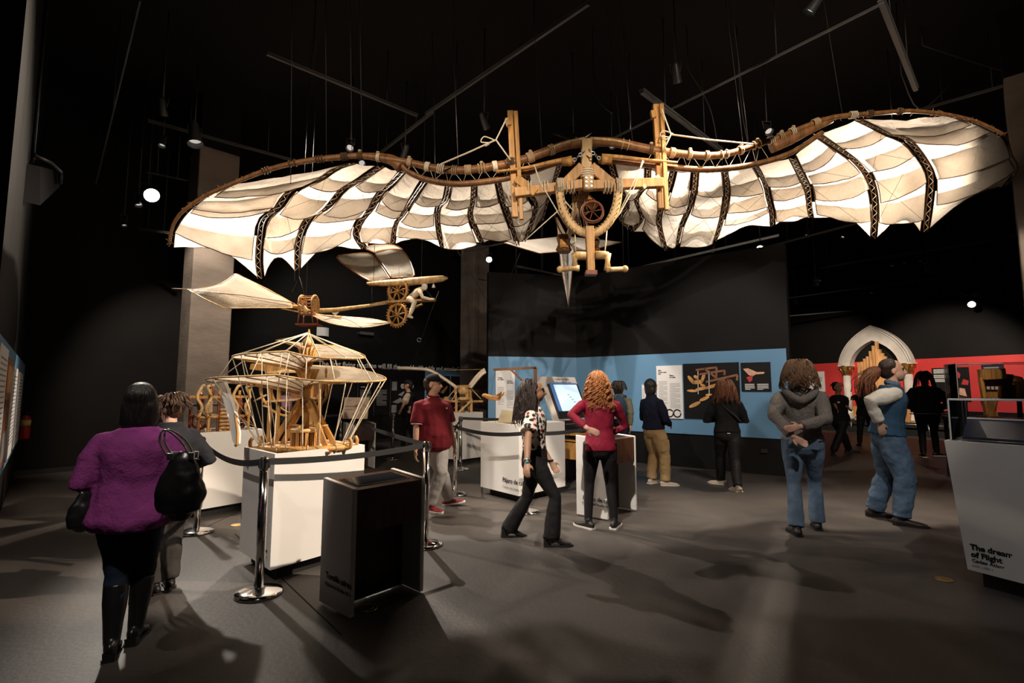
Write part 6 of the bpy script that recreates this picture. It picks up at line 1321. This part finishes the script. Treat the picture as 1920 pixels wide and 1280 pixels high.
# 2 --- companion with short brown hair
p = Person('short haired visitor in dark jacket behind the purple sweater', [(288, 1112), (318, 1100)], 1.46, -48, lean=3, girth=1.18, look=-95, nod=12, hands=[(-.1, .12, .62), (.12, .12, .62)], voxel=.010, skin='skin_pink')
p.body(); p.legs('trousers', 'taupe', w=(1.15, 1.3, 1.35)); p.shoes('black_shoe', wide=1.1); p.top('jacket', 'dark_fleece', hem=.455, neck=.86, add=.026, sleeve=.95, flare=.03, sl=1.25); p.hair('hair_brown', 'short', length=.02, n=160, wave=.006, r=.005, seed=4, big=1.08)
# 3 --- man in maroon polo
p = Person('man in maroon polo shirt and black cap stepping past the barrier', [(806, 958), (842, 946)], 1.77, 140, lean=-3, hips=812, girth=1.32, look=100, hands=[(-.165, .035, .455), (.165, .035, .455)], elbows=[(-.4, -1, 0), (.4, -1, 0)], toes=(128, 105), shoulder=1.12, skin='skin_fair', tilt=0)
p.body(curl=(.8, .7), thumb=(V((.3, -1, 0)), V((.3, -1, 0)))); p.legs('trousers', 'grey_chino', waist=.58, w=(1.08, 1.25, 1.35)); p.shoes('red_canvas', 'sole_white', pitch=(0, 12), wide=1.15)
o = p.top('polo_shirt', 'maroon_pique', hem=.455, neck=.835, add=.022, sleeve=.40, belly=.036, flare=.014, sl=1.28, fold=.016); p.hair('hair_dark', 'short', n=0, big=.96); p.cap('black_cloth')
for i in (0, 1):
    c = lerp(p.sh[i], p.el[i], .79); d = (p.el[i] - p.sh[i]).normalized(); a = p.f - d * d.dot(p.f); a.normalize(); b = d.cross(a)
    for k in (0, 1): part('sleeve_stripe', 'trim_white', o, lambda m: m.ring(c + d * (.016 * k - .008), .075, (.0035, .004), (a, b), n=20, m=6))
for k, R in ((0, .074), (1, .079)): part('collar', 'maroon_pique' if k == 0 else 'trim_white', o, lambda m: m.ring(p.T(0, .010, .848 - .008 * k), R, (.02 if k == 0 else .004, .006), (p.r, (p.fb * 1 - p.u * .35).normalized()), n=24, m=6))
part('placket', 'maroon_pique', o, lambda m: m.beam(p.T(0, .066, .82), p.T(0, .104, .74), .035, .006, p.fb)); part('chest_logo', 'trim_white', o, lambda m: m.ell(p.T(-.055, .105, .755), (.012, .006, .010), nu=8, nv=5))
M3 = p
# 4 --- woman in patterned blouse
p = Person('long haired woman in patterned blouse and black flared trousers walking right', [(953, 1006), (1034, 1024)], 1.66, 100, lean=-1, hips=1002, look=92, girth=1.05, skin='skin_brown', hands=[H_(1033, 866, 5.2), H_(988, 868, 4.68)], elbows=[V((-.6, .3, -.2)), V((-.7, -.5, -.2))], toes=(80, 88), hipw=.9)
p.body(curl=(.6, .6), thumb=(V((1, -.2, 0)), V((1, -.3, 0)))); p.legs('flared_trousers', 'black_denim', waist=.63, w=(.98, .95, 1.55), fold=.014); p.shoes('boot_leather', heel=.030, pitch=(-6, 0)); p.top('blouse', 'floral', hem=.58, neck=.835, add=.016, sleeve=.36, sl=1.3, cuff=.012, fold=.02)
p.hair('hair_dark', 'long', length=.21, n=360, wave=.024, r=.0052, seed=6, spread=1.0, big=1.05, wrap=1.7)
for i in (1,):
    d = (p.wr[i] - p.el[i]).normalized(); c = lerp(p.el[i], p.wr[i], .93); a = p.f - d * d.dot(p.f); a.normalize(); b = d.cross(a)
    t = part('bracelet', 'steel', p.obj, lambda m: m.ring(c, .034, (.010, .005), (a, b), n=18, m=6)); spec('turquoise', (.10, .38, .42), .3); part('stone', 'turquoise', t, lambda m: m.ell(c + V((0, -.036, 0)), (.016, .008, .014), nu=8, nv=6))
d = (p.wr[0] - p.el[0]).normalized(); c = lerp(p.el[0], p.wr[0], .92); part('watch_strap', 'black_cloth', p.obj, lambda m: m.ring(c, .032, (.010, .005), (V((1, 0, 0)), V((0, 1, 0))), n=18, m=6))
# 5 --- redhead
p = Person('curly redhead in red long sleeved top seen from behind', [(1103, 990), (1152, 990)], 1.70, 0, lean=3, nod=20, girth=1.0, look=-12, hands=[H_(1101, 803, 5.30), H_(1135, 815, 5.75)], elbows=[V((-1, -.35, .0)), V((1, .3, 0))], toes=(-38, 24), skin='skin_pink', shoulder=1.08)
p.body(face=False, curl=(.35, .5), hand_dir=[V((.85, -.1, -.4)), None], thumb=(V((0, -.1, -1)), V((-1, 0, 0)))); p.legs('leggings', 'black_denim', waist=.58, w=(1.02, .92, .80), fold=.008); p.shoes('black_shoe', 'sole_white', wide=1.1)
o = p.top('long_sleeve_top', 'red_jersey', hem=.47, neck=.85, add=.014, sleeve=.94, sl=1.02, fold=.020, flare=.01); p.hair('hair_copper', 'curly', length=.19, n=260, curl=.020, r=.0056, seed=8, spread=1.1, big=1.10)
# 6 --- visitor with backpack
p = Person('dark haired visitor with navy backpack facing the blue wall', [(1150, 880), (1176, 882)], 1.66, 20, lean=2, girth=1.0, look=25, hands=[H_(1150, 800, 9.6), H_(1182, 800, 9.4)], voxel=.012, skin='skin_tan')
p.body(face=False); p.legs('trousers', 'navy_denim', w=(1.1, 1.1, 1.1)); p.shoes('black_shoe'); p.top('jacket', 'olive', hem=.47, neck=.86, add=.03, sleeve=.95, sl=1.3); p.hair('hair_dark', 'bob', length=.05, n=120, wave=.008, r=.005, seed=9, big=1.1)
bk = p; c = p.T(.02, -.135, .69)
t = thing('backpack', p.T(.02, -.135, .58), 'navy backpack with grey pocket worn before the blue wall', 'backpack')
fabric('pack_navy', (.02, .035, .06)); fabric('pack_grey', (.22, .19, .18)); spec('bottle_teal', (.04, .40, .42), .3)
soften(part('pack_body', 'pack_navy', t, lambda m: m.loft([c + p.u * z for z in (-.22, -.2, 0, .16, .22)], [(.11, .07), (.14, .09), (.145, .10), (.12, .08), (.06, .04)], p.r, 14, round_cap=True)), .014, 4, .01); soften(part('front_pocket', 'pack_grey', t, lambda m: m.box(c - p.fb * .10 - p.u * .12, (.22, .07, .14), (p.r, p.fb, p.u))), .014, 3); soften(part('upper_pocket', 'pack_navy', t, lambda m: m.box(c - p.fb * .10 + p.u * .05, (.2, .06, .14), (p.r, p.fb, p.u))), .014, 3)
part('tag', 'print_orange', t, lambda m: m.box(c - p.fb * .135 + p.u * .07, (.03, .006, .05), (p.r, p.fb, p.u))); part('bottle', 'bottle_teal', t, lambda m: m.cyl(c - p.r * .15 - p.u * .14 , c - p.r * .15 + p.u * .02, .032, n=12))
for s in (-1, 1): part('shoulder_strap', 'pack_navy', t, lambda m: m.loft(smooth_path([c + p.r * s * .08 + p.u * .18, p.T(s * .07, -.02, .845), p.T(s * .075, .075, .78), p.T(s * .09, .07, .66), c + p.r * s * .13 - p.u * .15]), [(.02, .006)] * 17, p.r, 6))
# 7 --- navy jacket, khaki cargo trousers
p = Person('visitor in navy jacket and khaki cargo trousers reading the white panel', [(1222, 906), (1248, 910)], 1.67, 62, lean=-3, hips=1226, girth=1.10, look=58, hands=[(-.08, .14, .575), (.08, .14, .56)], elbows=[(-.8, -.6, -.8), (.8, -.6, -.8)], toes=(55, 95), voxel=.011, skin='skin_fair')
p.body(thumb=(UP, UP)); o = p.legs('cargo_trousers', 'khaki', w=(1.25, 1.4, 1.5), fold=.035); p.shoes('beige_shoe', 'sole_white', wide=1.25); p.top('jacket', 'navy_fleece', hem=.50, neck=.86, add=.024, sleeve=.97, sl=1.3, flare=.01); p.hair('hair_black', 'bob', length=.055, n=0, big=1.12)
q = lerp(p.hip[1], p.knee[1], .62) + p.r * .07; soften(part('cargo_pocket', 'khaki', o, lambda m: m.box(q, (.06, .15, .19), (p.r, p.f, UP))), .012, 4, .015)
# 8 --- black hoodie, beige shoes
p = Person('long haired woman in black outfit and beige trainers before the large poster', [(1352, 908), (1384, 922)], 1.70, 14, lean=2, girth=1.06, look=12, nod=6, hands=[(-.05, .13, .66), (.05, .13, .66)], elbows=[(-1, -.5, -.7), (1, -.5, -.7)], toes=(-45, -5), voxel=.011)
p.body(face=False); p.legs('trousers', 'black_denim', w=(1.15, 1.2, 1.25)); p.shoes('beige_shoe', 'sole_white', wide=1.25); o = p.top('hoodie', 'black_cloth', hem=.52, neck=.86, add=.026, sleeve=.95, sl=1.3); p.hair('hair_auburn', 'long', length=.15, n=280, wave=.010, r=.005, seed=12, spread=1.2, big=1.06)
part('sling_strap', 'dark_fleece', o, lambda m: m.loft(smooth_path([p.T(-.09, -.02, .835), p.T(-.03, -.085, .76), p.T(.06, -.092, .68), p.T(.12, -.04, .62)]), [(.018, .005)] * 13, p.u, 6)); part('hem_label', 'trim_white', o, lambda m: m.box(p.T(.0, -.085, .525), (.045, .006, .012), (p.r, p.fb, p.u)))
# 9 --- grey hoodie, hands behind back
p = Person('brown haired woman in grey hoodie and jeans with hands behind back', [(1494, 1003), (1533, 992)], 1.84, 26, lean=1, girth=1.06, look=24, hands=[H_(1486, 818, 5.28), H_(1500, 800, 5.24)], elbows=[V((-1, -.25, -.1)), V((1, -.35, -.1))], toes=(8, 22), skin='skin_pink')
p.body(face=False, curl=(.3, .6), hand_dir=[V((.75, -.15, -.5)), V((-.9, -.1, -.15))], thumb=(V((.3, -.2, -1)), UP)); p.legs('flared_jeans', 'wash_jeans', waist=.61, w=(1.05, .95, 1.32), fold=.014); p.shoes('black_shoe'); o = p.top('hoodie', 'heather', hem=.53, neck=.85, add=.026, sleeve=.96, sl=1.28, fold=.028, cuff=.006)
soften(part('hood', 'heather', o, lambda m: m.loft(smooth_path([p.T(-.085, .01, .838), p.T(-.07, -.07, .81), p.T(0, -.098, .765), p.T(.07, -.07, .81), p.T(.085, .01, .838)], 4), [.022, .026, .03, .034, .036, .04, .042, .045, .046, .045, .042, .04, .036, .034, .03, .026, .022], p.u, 10, round_cap=True)), .012, 5, .015)
p.hair('hair_light', 'long', length=.105, n=380, wave=.028, r=.0055, seed=14, spread=1.4, big=1.08, back=.05); part('belt', 'black_cloth', o, lambda m: m.loft([p.T(0, 0, .592), p.T(0, 0, .612)], [(.083 * p.H * p.girth + .02, .06 * p.H * p.girth + .022)] * 2, p.r, 24))
for s in (-1, 1): part('back_pocket', 'wash_jeans', o, lambda m: m.box(p.T(s * .048, -.0735, .52), (.10, .008, .11), (p.r, p.fb, p.u)))
# 10 --- bearded man in vest
p = Person('bearded man with long auburn ponytail, blue vest and jeans walking right', [(1640, 968), (1692, 985)], 1.88, 112, lean=7, hips=1664, girth=1.08, look=116, nod=2, hands=[None, (.125, -.075, .60)], elbows=[None, (.5, -1, -.1)], toes=(108, 122), skin='skin_pink')
p.body(hand_dir=[None, V((.25, -.05, -1))]); p.legs('baggy_jeans', 'jeans', waist=.60, w=(1.35, 1.5, 1.55), fold=.04); p.shoes('brown_shoe', wide=1.15); p.top('shirt', 'white_shirt', hem=.50, neck=.855, add=.016, sleeve=.95, sl=1.4, fold=.03, cuff=.004)
p.top('vest', 'blue_vest', hem=.50, neck=.845, add=.034, sleeve=0, flare=.02, fold=.02); part('shirt_collar', 'jeans', p.obj, lambda m: m.ring(p.T(0, .006, .85), .072, (.026, .010), (p.r, (p.fb - p.u * .2).normalized()), n=22, m=6))
p.hair('hair_dark', 'short', n=0, big=1.0); soften(part('beard', 'hair_grey_beard', p.obj, lambda m: (m.ell(p.hp(0, .026, -.045), (.035 * p.H, .032 * p.H, .024 * p.H), p.ax()), m.ell(p.hp(0, .052, -.028), (.018 * p.H, .010 * p.H, .006 * p.H), p.ax()))), .008, 2, .006, TX2)
tail = smooth_path([p.hp(0, -.06, .0), p.hp(0, -.095, -.012), p.hp(0, -.125, -.05), p.hp(0, -.145, -.10), p.hp(0, -.14, -.155)], 4)
ho = soften(part('ponytail', 'hair_auburn', p.obj, lambda m: m.loft(tail, [.03, .04, .055, .066, .075, .08, .084, .085, .085, .084, .082, .078, .072, .062, .05, .038, .02], None, 12, round_cap=True)), .012, 4, .03); rnd = random.Random(16)
def tails(m):
    for k in range(90):
        o_ = V((rnd.gauss(0, .033), rnd.gauss(0, .033), rnd.gauss(0, .02))); m.loft([q + o_ * min(1.6, .4 + i * .11) + V((math.sin(i * .8 + k) * .008, math.cos(i * .9 + k) * .008, 0)) for i, q in enumerate(tail)], [.006] * len(tail), None, 5)
part('ponytail_strands', 'hair_auburn', ho, tails, kind='stuff', fix=False)
# 11 --- man in black, arms crossed
def crossed(p): return [p.T(.06, .11, .66), p.T(-.07, .12, .665)]
p = Person('man in black with crossed arms standing before the red wall', [(1563, 852), (1592, 848)], 1.80, 195, girth=1.12, look=175, voxel=.014, skin='skin_brown', toes=(215, 120)); p.__init__(p.label, [(1563, 852), (1592, 848)], 1.80, 195, girth=1.12, look=175, voxel=.014, skin='skin_brown', toes=(215, 110), hands=crossed(p), elbows=[V((-1, 0, -.3)), V((1, 0, -.3))])
p.body(); p.legs('trousers', 'black_denim', w=(1.2, 1.25, 1.25), vox=.016); p.shoes('black_shoe'); p.top('shirt', 'black_cloth', hem=.47, add=.03, sleeve=.55, sl=1.3, vox=.016); p.hair('hair_black', 'short', length=.01, n=20, r=.007, seed=17)
part('shirt_print', 'trim_white', p.obj, lambda m: (m.box(p.T(.03, .10, .74), (.05, .01, .03), (p.r, p.fb, p.u)),))
# 12 --- visitor in hat behind the bearded man
p = Person('visitor in black hat partly hidden behind the bearded man', [(1612, 836), (1640, 834)], 1.72, 30, girth=1.05, look=35, voxel=.014, skin='skin_tan', hands=[H_(1596, 748, 13.4), H_(1625, 755, 13.3)]); p.body(face=False); p.legs('trousers', 'black_denim', w=(1.1, 1.1, 1.1), vox=.016); p.shoes('black_shoe'); p.top('jacket', 'black_cloth', hem=.47, add=.035, sleeve=.95, sl=1.35, vox=.016); p.hair('hair_dark', 'short', length=.02, n=20, r=.008, seed=18); h = p.cap('black_cloth', brim=False)
part('hat_brim', 'black_cloth', h, lambda m: m.loft([p.hp(0, -.008, .024), p.hp(0, -.008, .029)], [(.08 * p.H, .09 * p.H)] * 2, p.hr, 24))
# 13 --- broad woman in black
p = Person('broad long haired woman in black sweater before the red wall', [(1732, 857), (1757, 855)], 1.92, 32, lean=4, girth=1.3, look=30, nod=14, voxel=.014, shoulder=1.06, skin='skin_fair', hands=[(-.15, .1, .58), (.15, .1, .58)], toes=(20, 95)); p.body(face=False); p.legs('trousers', 'black_denim', w=(1.1, 1.0, .95), vox=.016); p.shoes('black_shoe', 'sole_white'); o = p.top('sweater', 'black_cloth', hem=.50, add=.05, sleeve=.95, sl=1.45, vox=.016, flare=.03); p.hair('hair_black', 'long', length=.15, n=120, wave=.006, r=.009, seed=19, spread=1.2, big=1.1); part('hem_line', 'pack_grey', o, lambda m: m.loft([p.T(0, 0, .506), p.T(0, 0, .512)], [(.098 * p.H * p.girth + .075, .068 * p.H * 1.6 + .075)] * 2, p.r, 28))
# 14 --- far visitor in cap
p = Person('far visitor in cap raising a hand left of the man in black', [(1510, 830), (1524, 830)], 1.78, 60, girth=1.0, look=70, voxel=.015, skin='skin_tan', hands=[H_(1538, 728, 13.8), H_(1515, 760, 14.0)]); p.body(); p.legs('trousers', 'black_denim', vox=.018); p.shoes('black_shoe'); p.top('jacket', 'taupe', hem=.48, add=.03, sleeve=.95, sl=1.3, vox=.018); p.hair('hair_dark', 'short', n=0, big=.96); p.cap('black_cloth')
# 15 --- adult carrying a small child, behind the screw
p = Person('adult in dark cap carrying a child behind the aerial screw', [(522, 862), (546, 862)], 1.66, 170, girth=1.05, look=165, nod=4, voxel=.013, skin='skin_pink', hands=[H_(552, 755, 9.6), H_(535, 760, 9.55)], elbows=[V((1, .2, -.3)), V((-1, .2, -.3))]); p.body(); p.legs('trousers', 'black_denim', vox=.016); p.shoes('black_shoe'); p.top('jersey', 'dark_fleece', hem=.47, add=.03, sleeve=.36, sl=1.3, vox=.016); p.cap('navy_denim'); AD = p
K0 = P(538, 800, 9.62)
p = Person('small child in pink top held in the arms of an adult', [(K0.x - .14, K0.y - .05, 0), (K0.x + .14, K0.y - .05, 0)], .98, -10, girth=1.0, look=-15, voxel=.010, skin='skin_pink', shoulder=.95)
# lift the child into the adult's arms
dz = P(538, 722, 9.6).z - .98
for l_ in (p.sh, p.el, p.wr, p.hip, p.knee, p.ank):
    for v_ in l_: v_.z += dz
p.hipc.z += dz; p.head.z += dz; p.neck.z += dz; p.base.z += dz
for i, s in ((0, -1), (1, 1)): p.knee[i] = p.hip[i] + V((s * .12, .06, -.14)); p.ank[i] = p.knee[i] + V((s * .02, -.05, -.16)); p.el[i] = p.sh[i] + V((s * .08, .10, -.06)); p.wr[i] = p.el[i] + V((-s * .02, .13, .04))
p.body(face=False); p.legs('leggings', 'blue_legs', w=(1.1, 1.1, 1.0), end=.7); p.shoes('skin_pink', 'skin_pink', ln=.13, kind='bare_foot'); p.top('tee', 'pink_tee', hem=.52, add=.014, sleeve=.4, sl=1.3); p.hair('hair_light', 'bob', length=.10, n=60, wave=.006, r=.007, seed=21, big=1.25)
# 16 --- visitor in black cap by the diagram board
p = Person('visitor in black cap and vest beside the diagram board', [(756, 846), (772, 846)], 1.74, 265, girth=1.05, look=265, voxel=.014, skin='skin_brown', hands=[H_(752, 768, 11.9), H_(768, 775, 12.2)]); p.body(); p.legs('trousers', 'black_denim', vox=.016); p.shoes('black_shoe'); p.top('shirt', 'tan_sleeve', hem=.55, add=.018, sleeve=.45, sl=1.4, vox=.016); p.top('vest', 'black_cloth', hem=.48, add=.045, sleeve=0, vox=.016); p.hair('hair_black', 'short', length=.02, n=0, big=.96); p.cap('black_cloth')
# ================================================================== lamps
def track_lamp(pos, aim, watts, cone, blend, colr, rad, label, lens='lens_hot', group='track spotlights', body='black_metal', size=None):
    pos = V(pos); d = (V(aim) - pos).normalized()
    t = thing('track_spotlight', pos, label, 'spotlight', group)
    r = size or max(.055, rad); q = d.to_track_quat('-Z', 'Y')
    m = MB(); m.loft([pos - d * r * 4, pos - d * r * 3.6, pos - d * r * .4, pos + d * r * .5], [r * .5, r * .8, r * 1.05, r * 1.25], n=14, cap=False)
    m.loft([pos - d * r * 4.01, pos - d * r * 4], [r * .5, r * .5], n=14); m.build('housing', body, t)
    m = MB(); m.cyl(pos - d * r * .5, pos - d * r * .42, r * .98, n=14); m.build('lens', lens, t)
    s = V((d.y, -d.x, 0)); s = s.normalized() if s.length > .01 else V((1, 0, 0)); b = pos - d * r * 1.8
    m = MB(); m.tube([b + s * r, b + s * (r + .02) + V((0, 0, .13)), b - s * (r + .02) + V((0, 0, .13)), b - s * r], .008, 5); m.tube([b + V((0, 0, .13)), V((b.x, b.y, CEIL))], .011, 6); m.build('yoke', 'black_metal', t)
    if watts:
        L = bpy.data.lights.new('spot_light', 'SPOT'); L.energy = watts; L.spot_size = math.radians(cone * 2); L.spot_blend = blend; L.color = colr; L.shadow_soft_size = rad * .8
        o = bpy.data.objects.new('spot_light', L); COL.objects.link(o); o.parent = t; o.location = d * r * .6; o.rotation_euler = q.to_euler()
    return t
for i, L_ in enumerate(LAMPS):
    track_lamp(*L_[:7], L_[7], lens='lens_hot' if i == 0 else 'lens_dim')
# lamps that only show as points of light or as dark housings
for px, py, Y, ax_, ay, lab, ls, sz in ((917, 486, 12.6, 930, 700, 'small lit spotlight beside the middle concrete column', 'lens_hot', .06), (1425, 466, 9.9, 1380, 700, 'lit spotlight below the right wing near blue wall', 'lens_hot', .055), (1169, 518, 11.0, 1150, 700, 'lit spotlight beside the right pedal', 'lens_hot', .05), (1068, 541, 12.0, 1060, 700, 'tiny lit spotlight beside the rudder tip', 'lens_hot', .045), (968, 562, 12.4, 980, 700, 'lit spotlight left of the rudder above blue wall', 'lens_hot', .05),
        (1822, 570, 15.0, 1790, 700, 'bright spotlight over the red wall far right', 'lens_hot', .075), (1819, 553, 15.6, 1850, 560, 'upper spotlight of the pair over the red wall', 'lens_dim', .06), (366, 266, 8.4, 372, 330, 'grey cylinder spotlight hanging before left concrete column', 'lens_dim', .10), (304, 272, 9.0, 296, 300, 'small spotlight left of the grey cylinder lamp', 'lens_dim', .05), (1513, 441, 13, 1500, 480, 'tiny spotlight point under the right wing', 'lens_dim', .04), (1580, 444, 14, 1560, 480, 'second tiny spotlight point under the right wing', 'lens_dim', .04),
        (1537, 525, 16, 1520, 600, 'small pair lamp over the gallery', 'lens_dim', .05), (1673, 497, 16, 1660, 600, 'small lamp on the middle pipe over the gallery', 'lens_dim', .05), (1634, 548, 18, 1620, 640, 'small lamp above the arch', 'lens_dim', .05), (1492, 568, 19, 1500, 650, 'small lamp left of the arch on the lower pipe', 'lens_dim', .06), (1462, 572, 19, 1470, 650, 'leftmost small lamp on the lower pipe', 'lens_dim', .05), (1696, 492, 15, 1690, 600, 'faint lamp right of the middle pipe lamp', 'lens_dim', .035), (1726, 489, 15, 1720, 600, 'faint lamp further right over the gallery', 'lens_dim', .035), (1337, 472, 11, 1330, 560, 'faint lamp above the poster wall', 'lens_dim', .03),
        (260, 384, 8.8, 265, 430, 'dark twin lamp just below the bright far left lamp', 'lens_dim', .05), (233, 422, 8.8, 240, 470, 'faint lowest lamp at far left', 'lens_dim', .035)):
    track_lamp(P(px, py, Y), P(ax_, ay, Y - (4.0 if ls == 'lens_hot' else 0.1)), 0, 0, 0, None, .05, lab, ls, size=sz, body='grey_metal' if 'grey' in lab else 'black_metal')
